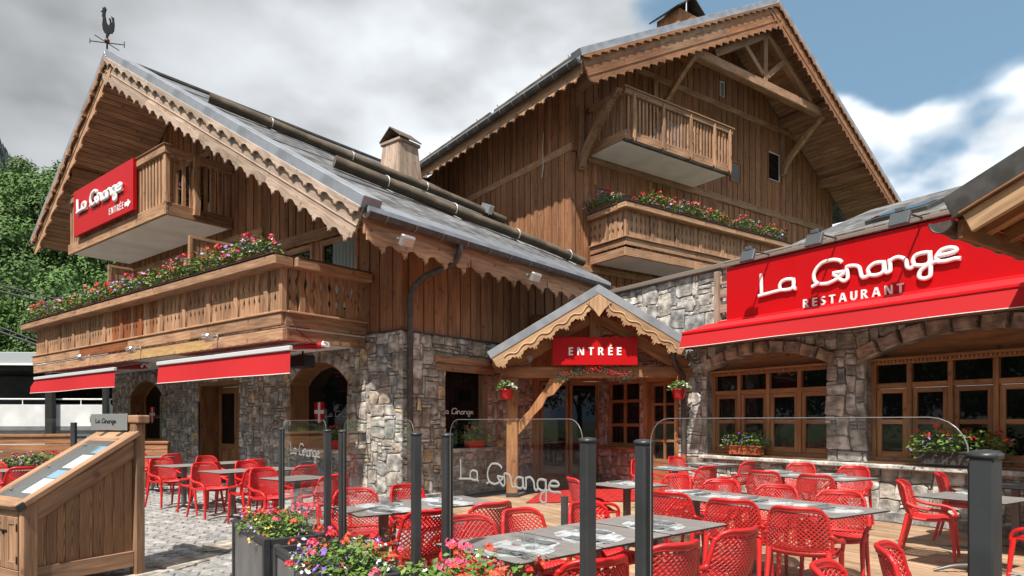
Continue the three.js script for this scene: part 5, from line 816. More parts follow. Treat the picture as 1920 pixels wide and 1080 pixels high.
  for (const [a, b] of [[-0.96, -0.30], [-0.27, 0.40]]) { const d = part(porch, 'entrance_door', merge([box(a, a + 0.07, 0.02, 2.42, zb - 0.12, zb - 0.06), box(b - 0.07, b, 0.02, 2.42, zb - 0.12, zb - 0.06), box(a + 0.07, b - 0.07, 2.34, 2.42, zb - 0.12, zb - 0.06), box(a + 0.07, b - 0.07, 0.02, 0.2, zb - 0.12, zb - 0.06)]), HONEY[0]); part(d, 'pane', box(a + 0.06, b - 0.06, 0.19, 2.35, zb - 0.10, zb - 0.09, 0.001), M.unlitroomglass); }
  for (const x of [-0.03, 0.05]) part(porch, 'spot_lamp', merge([cyl(0.05, 0.06, 0.12, 0, -0.06, 0, 12).rotateX(1.2).translate(x * 34 + (x < 0 ? -0.25 : -0.15), 2.72, 0.2)]), M.galv);
}
{
  const s = thing('entrance_sign', 'red sign board with white capitals hung in the porch gable', 'sign', F4.at(0, 2.60, 0.22));
  part(s, 'sign_panel', box(-0.83, 0.83, 0, 0.545, -0.03, 0.02, 0.004, null), M.redsign);
  spaced('ENTRÉE', 0.155, 1.03, 0.012, -0.515, 0.19, 0.021).forEach((g) => part(s, 'letter', g, M.letter));
}

// ------------------------------------------------------------------ near roof corner, top right
reseed(606);
const nearRoof = thing('near_eave', 'corner of a timber roof with dark gutter at top right', 'roof', F3.pos, F3.turn);
{
  const EX = 2.34, EY = 3.46, Z0 = 3.07, Z1 = -0.25, k = 0.42, XE = 6.6;
  slabRoof(nearRoof, [[EX, Z0 - 0.02], [XE, Z0 - 0.02], [XE, Z1], [EX, Z1]], k, EX, EY, 0.05, 'roof', M.darkmetal);
  const len = (XE - EX) * Math.hypot(1, k), put = (name, g, m) => part(nearRoof, name, g.rotateZ(Math.atan(k)).translate(EX, EY, 0), m);
  put('verge_flashing', box(-0.02, len, -0.09, 0.13, Z0 - 0.15, Z0 + 0.045, 0.006), M.darkmetal); put('verge_lip', rod([-0.02, -0.09, Z0 + 0.035], [len, -0.09, Z0 + 0.035], 0.016), M.darkmetal);
  put('bargeboard', box(0.05, len, -0.29, -0.10, Z0 - 0.04, Z0 + 0.01, 0.008, 'x'), PALEWOOD[1]);
  for (let i = 0; i < 24; i++) { const z = Z1 + 0.08 + i * 0.138; put('soffit_board', box(0.04, len, -0.10, -0.08, z, z + 0.13, 0.004, 'x'), pick(HONEY)); }
  for (let i = 0; i < 6; i++) { const z = Z0 - 0.42 - i * 0.5; put('rafter', box(0.04, len, -0.24, -0.105, z - 0.05, z + 0.05, 0.01, 'x'), pick(HONEY)); }
  part(nearRoof, 'eave_fascia', box(EX + 0.02, EX + 0.06, EY - 0.27, EY - 0.09, Z1, Z0 - 0.05, 0.006), pick(HONEY));
  gutterRun(nearRoof, EX - 0.09, EY - 0.10, Z0 + 0.02, Z1, 0.10, -1, 0.5);
  put('snow_log', rod([0.86, 0.28, Z0 - 0.12], [0.86, 0.28, Z1], 0.085, 12), M.log); put('log_bracket', merge([rod([0.86, 0.02, Z0 - 0.3], [0.86, 0.2, Z0 - 0.3], 0.016), cbox(0.25, 0.012, 0.05, 0.92, 0.07, Z0 - 0.3, 0.003)]), M.blackiron);
  part(nearRoof, 'post', box(5.9, 6.1, 0, 4.6, 2.7, 2.9, 0.015), pick(HONEY));
}
// ------------------------------------------------------------------ terrace furniture
reseed(707);
const chairKit = (() => {
  const prof = new THREE.CatmullRomCurve3([[-0.300, 0.845], [-0.280, 0.74], [-0.255, 0.63], [-0.225, 0.53], [-0.165, 0.455], [-0.07, 0.43], [0.05, 0.43], [0.15, 0.44], [0.235, 0.435]].map(([z, y]) => V3(0, y, z)), false, 'catmullrom', 0.5);
  const half = (t) => 0.205 + 0.04 * smooth(0, 0.35, t) - 0.012 * smooth(0.75, 1, t);
  const S = (u, t) => { const p = prof.getPointAt(clamp(t)), back = 1 - smooth(0.36, 0.62, t), top = 1 - smooth(0, 0.09, t); return V3(u * half(t) * (1 - 0.05 * top * Math.abs(u) ** 6), p.y - 0.05 * top * Math.abs(u) ** 5 - 0.012 * top * (1 - u * u) + 0.02 * (1 - back) * u * u, p.z + 0.085 * back * u * u); };
  const L = prof.getLength(), lat = (t0, t1) => {   // diagonal lattice over part of the shell
    const out = [], W = 0.46, step = 0.036, l0 = t0 * L, l1 = t1 * L;
    for (const dir of [1, -1]) for (let c = l0 - W; c < l1; c += step) {
      const pts = [], n = 12; for (let i = 0; i <= n; i++) { const s = i / n, l = c + s * W; if (l < l0 - 0.002 || l > l1 + 0.002) continue; pts.push(S(dir * (s * 2 - 1) * 0.985, l / L)); }
      if (pts.length > 1) { const g = sweep(pts, 0.0068, { straight: true, rs: 4, caps: false }); out.push(g); }
    }
    return out;
  };
  const edge = (pts, r, o = {}) => sweep(pts, r, { seg: pts.length * 3, rs: 7, ...o });
  const rim = (t0, t1, u, n = 12) => Array.from({ length: n + 1 }, (_, i) => S(u, t0 + (t1 - t0) * i / n));
  const backRim = [...rim(0.46, 0.03, -1), ...Array.from({ length: 9 }, (_, i) => S(-0.9 + 1.8 * i / 8, 0.0)), ...rim(0.03, 0.46, 1)];
  const band = []; for (const t of [0.016, 0.034]) band.push(sweep(Array.from({ length: 13 }, (_, i) => S(-0.95 + 1.9 * i / 12, t)), 0.0115, { straight: true, rs: 5, caps: false }));
  const back = merge([...lat(0.04, 0.47), edge(backRim, (t) => 0.0145), ...band]);
  const seatRim = [...rim(0.5, 0.97, -1), ...Array.from({ length: 7 }, (_, i) => S(-0.85 + 1.7 * i / 6, 1)), ...rim(0.97, 0.5, 1)];
  const seat = merge([...lat(0.47, 0.985), edge(seatRim, 0.017), edge(Array.from({ length: 9 }, (_, i) => S(-1 + 2 * i / 8, 0.47)), 0.014)]);
  const arm = (s) => merge([edge([S(s, 0.22), S(s, 0.27), [s * 0.256, 0.612, -0.165], [s * 0.270, 0.578, -0.085], [s * 0.276, 0.562, 0.01], [s * 0.275, 0.555, 0.10], [s * 0.268, 0.535, 0.17], [s * 0.258, 0.49, 0.212], [s * 0.252, 0.44, 0.222]].map((p) => (p.isVector3 ? p : V3(...p))), (t) => 0.0165 + 0.005 * Math.sin(t * 3.14), { flat: 0.8, seg: 30 })]);
  const front = (s) => sweep([[s * 0.245, 0.455, 0.205], [s * 0.25, 0.25, 0.225], [s * 0.262, 0.0, 0.245]], (t) => 0.0235 - 0.008 * t, { seg: 8, rs: 8 });
  const rear = (s) => sweep([[s * 0.225, 0.50, -0.175], [s * 0.232, 0.25, -0.225], [s * 0.245, 0.0, -0.285]], (t) => 0.0235 - 0.008 * t, { seg: 8, rs: 8 });
  const wide = (g) => g.scale(0.98, 1, 1.04);
  return { back: wide(back), seat: wide(seat), armL: wide(arm(-1)), armR: wide(arm(1)), legs: [front(-1), front(1), rear(-1), rear(1)].map(wide) };
})();
let chair0 = null; const chairTones = [[0.66, 0.009, 0.011, 0.36], [0.62, 0.013, 0.015, 0.42], [0.69, 0.016, 0.017, 0.40], [0.64, 0.022, 0.021, 0.48]].map(([r, g, b, q]) => std({ color: col(r, g, b), roughness: q, map: noiseTex(0.88, 1.0, [1, 1, 1], 0.35, 6, 301) }));
function chair(label, pos, turn, group) {
  if (chair0) { const c = copyOf(chair0, label, pos, turn, group), m = pick(chairTones); c.traverse((o) => { if (o.isMesh) o.material = m; }); return c; }
  const c = chair0 = thing('armchair', label, 'chair', pos, turn, group);
  part(c, 'backrest', chairKit.back, M.chairred); part(c, 'seat', chairKit.seat, M.chairred); part(c, 'armrest', chairKit.armL, M.chairred); part(c, 'armrest', chairKit.armR, M.chairred);
  chairKit.legs.forEach((g) => part(c, 'leg', g, M.chairred)); return c;
}
const tables = {};
function table(label, pos, turn, w = 0.7, d = 0.7, group) {
  const key = w + '/' + d; if (tables[key]) return copyOf(tables[key], label, pos, turn, group);
  const t = tables[key] = thing('table', label, 'table', pos, turn, group);
  const top = part(t, 'tabletop', box(-w / 2, w / 2, 0.738, 0.752, -d / 2, d / 2, 0.003, 'x'), M.tabletop); part(top, 'edge_band', merge([box(-w / 2 - 0.002, w / 2 + 0.002, 0.736, 0.748, d / 2 - 0.002, d / 2 + 0.003, 0.001), box(-w / 2 - 0.002, w / 2 + 0.002, 0.736, 0.748, -d / 2 - 0.003, -d / 2 + 0.002, 0.001), box(-w / 2 - 0.003, -w / 2 + 0.002, 0.736, 0.748, -d / 2, d / 2, 0.001), box(w / 2 - 0.002, w / 2 + 0.003, 0.736, 0.748, -d / 2, d / 2, 0.001)]), M.tableedge);
  part(t, 'column', box(-0.036, 0.036, 0.05, 0.725, -0.036, 0.036, 0.008), M.tablemetal); part(t, 'top_plate', box(-0.16, 0.16, 0.722, 0.736, -0.16, 0.16, 0.003), M.tablemetal);
  for (let k = 0; k < 4; k++) part(t, 'foot', sweep([[0.02, 0.075, 0.02], [0.12, 0.065, 0.12], [0.20, 0.035, 0.20], [0.25, 0.014, 0.25]], (q) => 0.024 - 0.01 * q, { seg: 10, rs: 6 }).rotateY(k * Math.PI / 2), M.tablemetal);
  return t;
}
const matGeo = (() => { const g = plain(new THREE.CylinderGeometry(0.20, 0.20, 0.003, 36)); g.scale(1.08, 1, 0.92); g.translate(0, 0.0015, 0); return g; })();
const pouchGeo = merge([cbox(0.085, 0.007, 0.225, 0, 0.0035, 0, 0.003), cbox(0.06, 0.004, 0.06, 0, 0.009, -0.10, 0.001)]), forkGeo = merge([cbox(0.010, 0.003, 0.1, -0.012, 0.012, -0.15, 0.001), cbox(0.013, 0.003, 0.09, 0.014, 0.012, -0.148, 0.001)]);
const glassGeo = lathe([[0.0, 0.004], [0.030, 0.004], [0.033, 0.02], [0.036, 0.05], [0.0375, 0.092], [0.0362, 0.092], [0.0345, 0.05], [0.031, 0.014], [0.0, 0.014]], 20);
const glassBase = lathe([[0.0, 0.0], [0.029, 0.0], [0.031, 0.003], [0.031, 0.006], [0, 0.006]], 18);
function setting(frameAt, turn, x, z, face, where) {   // place setting in front of a seat
  const f = face * D, fx = Math.sin(f), fz = Math.cos(f), P = (a, b, y) => { const [X, Y, Z] = frameAt(x + fx * a + fz * b, y, z + fz * a - fx * b); return [X, Y, Z]; };
  single('placemat', 'oval printed placemat ' + where, 'placemat', matGeo, M.placemat, P(0.46, 0, 0.7525), turn + f + rr(-0.1, 0.1), 'placemats on the terrace tables');
  const p = thing('cutlery_pouch', 'dark grey cutlery pouch ' + where, 'cutlery pouch', P(0.45, 0.10, 0.757), turn + f + rr(-0.15, 0.15) + 0.2, 'cutlery pouches on the terrace tables'); part(p, 'pouch', pouchGeo, M.pouch); part(p, 'cutlery', forkGeo, M.steel);
  const g = thing('water_glass', 'clear water glass ' + where, 'glass', P(0.60, -0.07, 0.757), turn, 'glasses on the terrace tables'); part(g, 'bowl', glassGeo, M.tumbler); part(g, 'base', glassBase, M.tumbler);
}
const CG = 'red lattice armchairs on the terrace', TG = 'dark topped pedestal tables on the terrace';
const t3 = (x, z, label, w, d, extra = 0) => table(label, F3.at(x, 0, z), F3.turn + extra, w, d, TG);
t3(0.55, 4.5, 'grey terrace table, left third of the long middle row', 0.7, 0.82); t3(1.25, 4.5, 'grey terrace table, centre of the long middle row', 0.7, 0.82); t3(1.95, 4.5, 'grey terrace table, right end of the long middle row', 0.7, 0.82);
t3(-0.60, 1.40, 'grey terrace table by the stone wall below the terracotta box', 0.78, 0.80); t3(0.18, 1.40, 'grey terrace table by the stone wall in front of the pier', 0.78, 0.80);
t3(1.72, 6.25, 'grey terrace table, far end of the row behind lettered glass', 0.66, 0.76, Math.PI / 2 + 8 * D); t3(1.82, 6.94, 'grey terrace table, middle of the row behind lettered glass', 0.66, 0.76, Math.PI / 2 + 8 * D); t3(1.92, 7.62, 'grey terrace table, near end of the row against lettered glass', 0.66, 0.76, Math.PI / 2 + 8 * D);
t3(-0.63, 4.35, 'small table standing alone beside the red carpet', 0.7, 0.7); t3(-2.22, 1.83, 'small table before the glazed porch door', 0.7, 0.7); t3(-2.62, 0.46, 'small table against the wall under the first restaurant window', 0.7, 0.7);
t3(2.25, 2.42, 'dark shaded table at right behind the thick post', 0.8, 0.7); t3(2.0, 0.72, 'table in shade against the wall at far right', 0.8, 0.7);
t3(4.35, 6.05, 'table at the lower right corner beside the thick post', 0.7, 0.7); t3(4.35, 6.77, 'table at the bottom edge right, partly out of view', 0.7, 0.7);
t3(-0.30, 6.92, 'small table near the stone corner behind the glass screens', 0.7, 0.7); t3(-0.16, 7.62, 'small table against the second glass screen', 0.7, 0.7);
const seats = [
  [0.74, 4.95, 200, 'at left of the near side of the long middle row'], [1.42, 4.95, 201, 'at centre of the near side of the long middle row'], [2.06, 4.95, 199, 'at right of the near side of the long middle row'],
  [0.34, 3.98, 20, 'at left of the far side of the long middle row'], [1.06, 4.0, 18, 'at centre of the far side of the long middle row'], [1.78, 4.02, 21, 'at right of the far side of the long middle row'],
  [-0.44, 1.90, 202, 'with its back to us at the left wall-side table'], [0.30, 1.90, 200, 'with its back to us at the table before the pier'], [-0.95, 0.50, 16, 'against the wall under the terracotta flower box'], [-0.12, 0.50, 18, 'against the wall in front of the stone pier'],
  [-3.24, 0.46, 90, 'beside the red pipe foot by the porch'], [-2.06, 0.52, -90, 'under the first restaurant window facing the porch'], [-2.92, 1.70, 90, 'in front of the glazed porch door'], [-1.66, 1.98, -90, 'facing the glazed porch door across a table'],
  [-0.80, 4.72, 155, 'on the near side of the table by the carpet'], [-0.50, 3.84, 0, 'on the far side of the table by the carpet'],
  [1.66, 2.02, 112, 'at right, half in sun beside the stone wall'], [1.36, 0.48, 112, 'farthest right against the stone wall'], [2.95, 2.6, -90, 'in shade at the right edge of the picture'], [2.75, 0.8, -90, 'in deep shade at the right end of the wall'],
  [3.62, 6.12, 110, 'in the lower right corner of the terrace'], [3.72, 6.86, 108, 'at the bottom edge, second from the lower right corner'],
  [2.32, 6.40, -90, 'at far right of the row behind lettered glass'], [2.44, 7.08, -90, 'between the two middle dark posts'], [2.52, 7.70, -90, 'at the bottom edge behind the lettered glass'],
  [1.30, 6.36, 100, 'left of the third dark post, farthest along its row'], [1.36, 7.02, 100, 'behind the end of the glass lettering'], [1.46, 7.56, 98, 'just behind the flowers of the lettered screen'],
  [0.36, 7.0, -90, 'turned away from us behind the start of the glass lettering'], [-0.90, 6.92, 105, 'in front of the stone corner'], [0.48, 7.62, -90, 'behind the second flower planter'], [-0.80, 7.58, 90, 'between the two leftmost pairs of posts'],
];
const bare = new Set([18, 19]);
seats.forEach(([x, z, f, where], i) => {
  chair('red lattice armchair ' + where, F3.at(x, 0, z), F3.turn + f * D + rr(-0.09, 0.09), CG);
  if (!bare.has(i)) setting(F3.at, F3.turn, x, z, Math.round(f / 90) * 90, where.replace(/^with its back to us /, 'near side ').replace(/^turned away from us /, '').replace(/^facing /, 'of the seat facing ').replace(/^in front of /, 'of the seat in front of '));
});
// paved side: bare tables turned with the left chalet
reseed(717);
const left = [[-5.59, -11.36, 'the flower-free pair left of the leaning planter'], [-4.25, -10.1, 'the pair just left of the first planter'], [-5.15, -12.15, 'the pair in front of the glazed front door'], [-7.6, -14.1, 'the pair nearest the far arched window'], [-2.85, -8.85, 'the pair behind the first glass screen'], [-3.75, -10.55, 'the pair between door and first screen'], [-7.75, -10.2, 'the pair at the left edge of the picture']];
const names = ['nearest the menu stand', 'just left of the first planter', 'in front of the front door', 'before the far arched window', 'behind the first glass screen', 'between front door and first screen', 'at the left edge beyond the menu stand'];
left.forEach(([x, z], i) => {
  table('bare grey table ' + names[i], [x, 0, z], F1.turn, 0.7, 0.7, 'bare tables on the paving');
  const c = Math.cos(F1.turn), s = Math.sin(F1.turn);
  for (const q of [-1, 1]) chair('red lattice armchair ' + (q > 0 ? 'right of' : 'left of') + ' the bare table ' + names[i], [x + q * 0.60 * c, 0, z - q * 0.60 * s], F1.turn - q * Math.PI / 2 + rr(-0.12, 0.12), 'red lattice armchairs on the paving');
});
// ------------------------------------------------------------------ planters with glass screens
reseed(727);
const screens = [[-1.85, -0.35, -1.62, -0.33, 'leftmost dark planter with glass wind screen', 0.95], [0.03, 1.41, -0.02, 1.36, 'second dark planter with glass wind screen', 0], [1.83, 3.09, 1.85, 3.07, 'dark planter carrying the large lettered glass screen', 0.93], [3.42, 4.55, 3.44, 4.53, 'nearest dark planter with glass screen and thick post', 0]];
for (const [a, b, p0, p1, label, txt] of screens) {
  const z = 8.05, s = thing('planter_screen', label, 'planter', F3.at(a, -0.12, z), F3.turn, 'planters with glass wind screens'), Y = 0.12, pa = p0 - a, pb = p1 - a, zf = 0.50, hh = 0.55 + Y;
  for (const x of [0, b - a]) { const po = part(s, 'post', merge([box(x - 0.026, x + 0.026, 0, 1.42 + Y, -0.026, 0.026, 0.004), lathe([[0.0, 0.010], [0.030, 0.007], [0.0405, 0.0], [0.0405, -0.012], [0.03, -0.014]], 4).rotateY(Math.PI / 4).translate(x, 1.424 + Y, 0)]), M.anthracite); part(po, 'glazing_channel', box(x + (x ? -0.034 : 0.0262), x + (x ? -0.0262 : 0.034), 0.3, 1.40 + Y, -0.009, 0.009, 0.001), M.black); part(po, 'bolt', merge([0.62, 0.52].map((y) => plain(new THREE.SphereGeometry(0.008, 8, 6)).translate(x, y, 0.027))), M.steel); }
  const w = b - a, g0 = 0.035, g1 = w - 0.035, top = 1.51 + Y, r = 0.09, arc = (cx, cy, a0, a1) => Array.from({ length: 7 }, (_, i) => { const t = a0 + (a1 - a0) * i / 6; return [cx + Math.cos(t) * r, cy + Math.sin(t) * r]; });
  const outline = [[g0, 0.62], [g1, 0.62], ...arc(g1 - r, top - r, 0, Math.PI / 2), ...arc(g0 + r, top - r, Math.PI / 2, Math.PI)];
  const gl = part(s, 'glass_panel', plain(new THREE.ShapeGeometry(new THREE.Shape(outline.map((p) => new THREE.Vector2(...p))))), M.glass);
  part(gl, 'polished_edge', sweep([...outline.slice(1)].map(([x, y]) => [x, y, 0]).concat([[g0, 0.62, 0]]), 0.0022, { straight: true, rs: 4 }), M.glassedge);
  if (txt) part(gl, 'etched_lettering', script(txt, 0.0068, a > 0 ? 0.15 : 0.35, 1.155 + Y - 0.03, 0.004, { flat: 0.25, rs: 6 }), M.etched);
  for (const x of [pa + 0.025, pb - 0.025]) for (const zz of [0.06, zf]) part(s, 'corner_post', merge([box(x - 0.028, x + 0.028, 0, hh, zz - 0.028, zz + 0.028, 0.005), lathe([[0, 0.014], [0.03, 0.006], [0.036, 0]], 4).rotateY(Math.PI / 4).translate(x, hh, zz)]), M.anthracite);
  for (const zz of [0.06, zf]) { part(s, 'rim_rail', box(pa + 0.055, pb - 0.055, hh - 0.065, hh - 0.005, zz - 0.022, zz + 0.022, 0.005), M.anthracite); part(s, 'side_panel', box(pa + 0.05, pb - 0.05, 0.06, hh - 0.066, zz - 0.012, zz + 0.008, 0.002), M.panelgrey); part(s, 'base_rail', box(pa + 0.055, pb - 0.055, 0.01, 0.058, zz - 0.022, zz + 0.022, 0.005), M.anthracite); }
  for (const x of [pa + 0.025, pb - 0.025]) { part(s, 'rim_rail', box(x - 0.022, x + 0.022, hh - 0.065, hh - 0.005, 0.09, zf - 0.03, 0.005), M.anthracite); part(s, 'side_panel', box(x - 0.010, x + 0.010, 0.06, hh - 0.066, 0.085, zf - 0.025, 0.002), M.panelgrey); }
  part(s, 'planter_floor', box(pa + 0.04, pb - 0.04, 0.30, 0.33, 0.075, zf - 0.015, 0.004), M.black);
}
single('deck_bollard', 'short slanted grey steel bollard on the deck by the carpet', 'bollard', merge([cbox(0.09, 0.50, 0.05, 0, 0.25, 0, 0.006), cbox(0.34, 0.012, 0.3, 0.05, 0.006, 0.05, 0.003)]), M.anthracite, F3.at(-1.8, 0.002, 4.38), F3.turn + 0.4);

// ------------------------------------------------------------------ menu stand
reseed(737);
{
  const F5 = frame(-3.965, -7.03, 59.4 * D), st = thing('menu_stand', 'wooden menu lectern with sloping glass top at lower left', 'menu stand', [-3.965, -0.12, -7.03], F5.turn);
  const X0 = -1.06, H0 = 0.86, H1 = 1.50, W = 0.60, k = (H1 - H0) / (0 - X0), top = (x) => H0 + (x - X0) * k, ang = Math.atan(k), L = Math.hypot(-X0, H1 - H0);
  const pm = WOOD.map((m) => { const c = m.clone(); c.color.multiplyScalar(0.80); return c; });
  for (const z of [0, -W]) { part(st, 'back_post', box(-0.035, 0.065, 0, 1.60, z - 0.06, z + 0.06, 0.01, 'y'), pick(pm)); part(st, 'front_post', extrude([[X0, 0], [X0 + 0.12, 0], [X0 + 0.12, top(X0 + 0.12) - 0.03], [X0, H0 - 0.03]], 0.09, { z: z - 0.045, bevel: 0.006 }), pick(pm)); }
  for (const s of [0, -W]) {
    let u = X0 + 0.122; const ws = [0.09, 0.09, 0.075, 0.125, 0.13, 0.105, 0.08, 0.12, 0.12]; let i = 0;
    while (u < -0.04) { const w = Math.min(ws[i % ws.length], -0.037 - u); part(st, 'side_board', extrude([[u + 0.0015, 0.26], [u + w - 0.0015, 0.26], [u + w - 0.0015, top(u + w) - 0.15], [u + 0.0015, top(u) - 0.15]], 0.022, { z: s + (s ? 0.0 : -0.026) + rr(0, 0.003), bevel: 0.003 }), RINGWOOD[(i * 5 + 1) % RINGWOOD.length]); u += w; i++; }
    part(st, 'bottom_rail', box(X0 + 0.12, -0.035, 0.10, 0.262, s - 0.035, s + 0.028, 0.006), pick(pm));
    const g = box(0.0, L - 0.03, -0.20, -0.035, s - 0.032, s + 0.026, 0.006, 'x'); g.rotateZ(ang).translate(X0 + 0.02, H0 - 0.0, 0); part(st, 'raking_rail', g, pick(pm));
  }
  const put = (name, g, m, parent = st) => part(parent, name, g.rotateZ(ang).translate(X0, H0, 0), m);
  const lid = put('lid_frame', merge([box(-0.06, L, -0.03, 0.03, -0.02, 0.075, 0.01, 'x'), box(-0.06, L, -0.03, 0.03, -W - 0.075, -W + 0.02, 0.01, 'x'), box(-0.07, 0.06, -0.03, 0.03, -W + 0.02, -0.02, 0.01, 'z'), box(L - 0.20, L - 0.005, -0.03, 0.03, -W + 0.02, -0.02, 0.01, 'z')]), pm[2]);
  put('display_board', box(0.06, L - 0.2, -0.028, -0.018, -W + 0.02, -0.02, 0.002, 'x'), std({ color: col(0.055, 0.045, 0.03), roughness: 0.7 }), lid);
  put('glass_cover', box(0.05, L - 0.19, 0.018, 0.022, -W + 0.01, -0.01, 0.0005), M.glass, lid);
  // two menus, each with a printed landscape and a page of text
  const pic = std({ map: texture(64, 64, (x, y) => { const m = tf(x, y, 3, 3, 151, 4), sky = smooth(0.5, 0.62, y + 0.3 * (m - 0.5)); return mixc([0.16 + 0.2 * m, 0.24 + 0.1 * m, 0.14], [0.50, 0.68, 0.82], sky); }), roughness: 0.6 });
  for (const [l, kind] of [[0.17, 0], [0.42, 1], [0.59, 0], [0.86, 1]]) { const g = kind ? box(l, l + 0.13, -0.016, -0.0145, -0.36, -0.10, 0.0004) : box(l, l + 0.235, -0.016, -0.0145, -0.36, -0.10, 0.0004); put(kind ? 'menu_picture' : 'menu_page', g, kind ? pic : M.paper, lid); }
  for (const [l, z] of [[0.16, -0.50], [0.55, -0.50], [0.95, -0.50]]) put('lock_stud', cyl(0.016, 0.016, 0.012, l, 0.022, z, 12), M.steel, lid);
  for (const z of [-0.14, -0.46]) put('hinge', box(L - 0.12, L + 0.02, 0.031, 0.036, z - 0.03, z + 0.03, 0.001), M.darkmetal, lid);
  put('corner_iron', merge([box(-0.075, 0.0, -0.034, 0.034, 0.06, 0.08, 0.002)]), M.darkmetal, lid);
  part(st, 'back_board', box(-0.02, 0.04, 0.30, 1.60, -W + 0.06, -0.06, 0.006, 'y'), pick(pm));
  part(st, 'capping', box(-0.05, 0.09, 1.60, 1.685, -W - 0.22, 0.11, 0.012), pick(pm));
  const pl = part(st, 'name_plate', box(-0.064, -0.054, 1.525, 1.70, -W - 0.16, -0.06, 0.002), M.galv); part(pl, 'plate_lettering', script(0.40, 0.006, 0, 0, 0, { flat: 0.3, rs: 5 }).rotateY(-Math.PI / 2).translate(-0.066, 1.58, -W - 0.06), M.black);
  
  // cupboard doors in the low end
  part(st, 'cupboard_rail', box(X0 - 0.01, X0 + 0.02, 0.10, 0.24, -W + 0.046, -0.046, 0.006), pick(pm)); part(st, 'cupboard_rail', box(X0 - 0.01, X0 + 0.02, H0 - 0.12, H0 - 0.04, -W + 0.046, -0.046, 0.006), pick(pm));
  for (const [z0, z1] of [[-W + 0.05, -W / 2 - 0.003], [-W / 2 + 0.003, -0.05]]) { const d = part(st, 'cupboard_door', merge([box(X0 - 0.012, X0 + 0.014, 0.245, H0 - 0.125, z0, z0 + 0.065), box(X0 - 0.012, X0 + 0.014, 0.245, H0 - 0.125, z1 - 0.065, z1), box(X0 - 0.012, X0 + 0.014, 0.245, 0.32, z0 + 0.065, z1 - 0.065), box(X0 - 0.012, X0 + 0.014, H0 - 0.20, H0 - 0.125, z0 + 0.065, z1 - 0.065)]), pick(pm)); part(d, 'door_panel', box(X0 - 0.001, X0 + 0.01, 0.32, H0 - 0.2, z0 + 0.066, z1 - 0.066, 0.003), pick(pm)); for (const y of [0.34, H0 - 0.22]) part(d, 'hinge', box(X0 - 0.016, X0 - 0.0125, y - 0.035, y + 0.035, z0 < -W / 2 ? z0 : z1 - 0.02, z0 < -W / 2 ? z0 + 0.02 : z1, 0.001), M.blackiron); }
  part(st, 'latch', merge([rod([X0 - 0.02, 0.60, -W / 2 - 0.06], [X0 - 0.02, 0.60, -W / 2 + 0.06], 0.008), rod([X0 - 0.02, 0.60, -W / 2], [X0 - 0.02, 0.56, -W / 2], 0.008)]), M.blackiron);
}
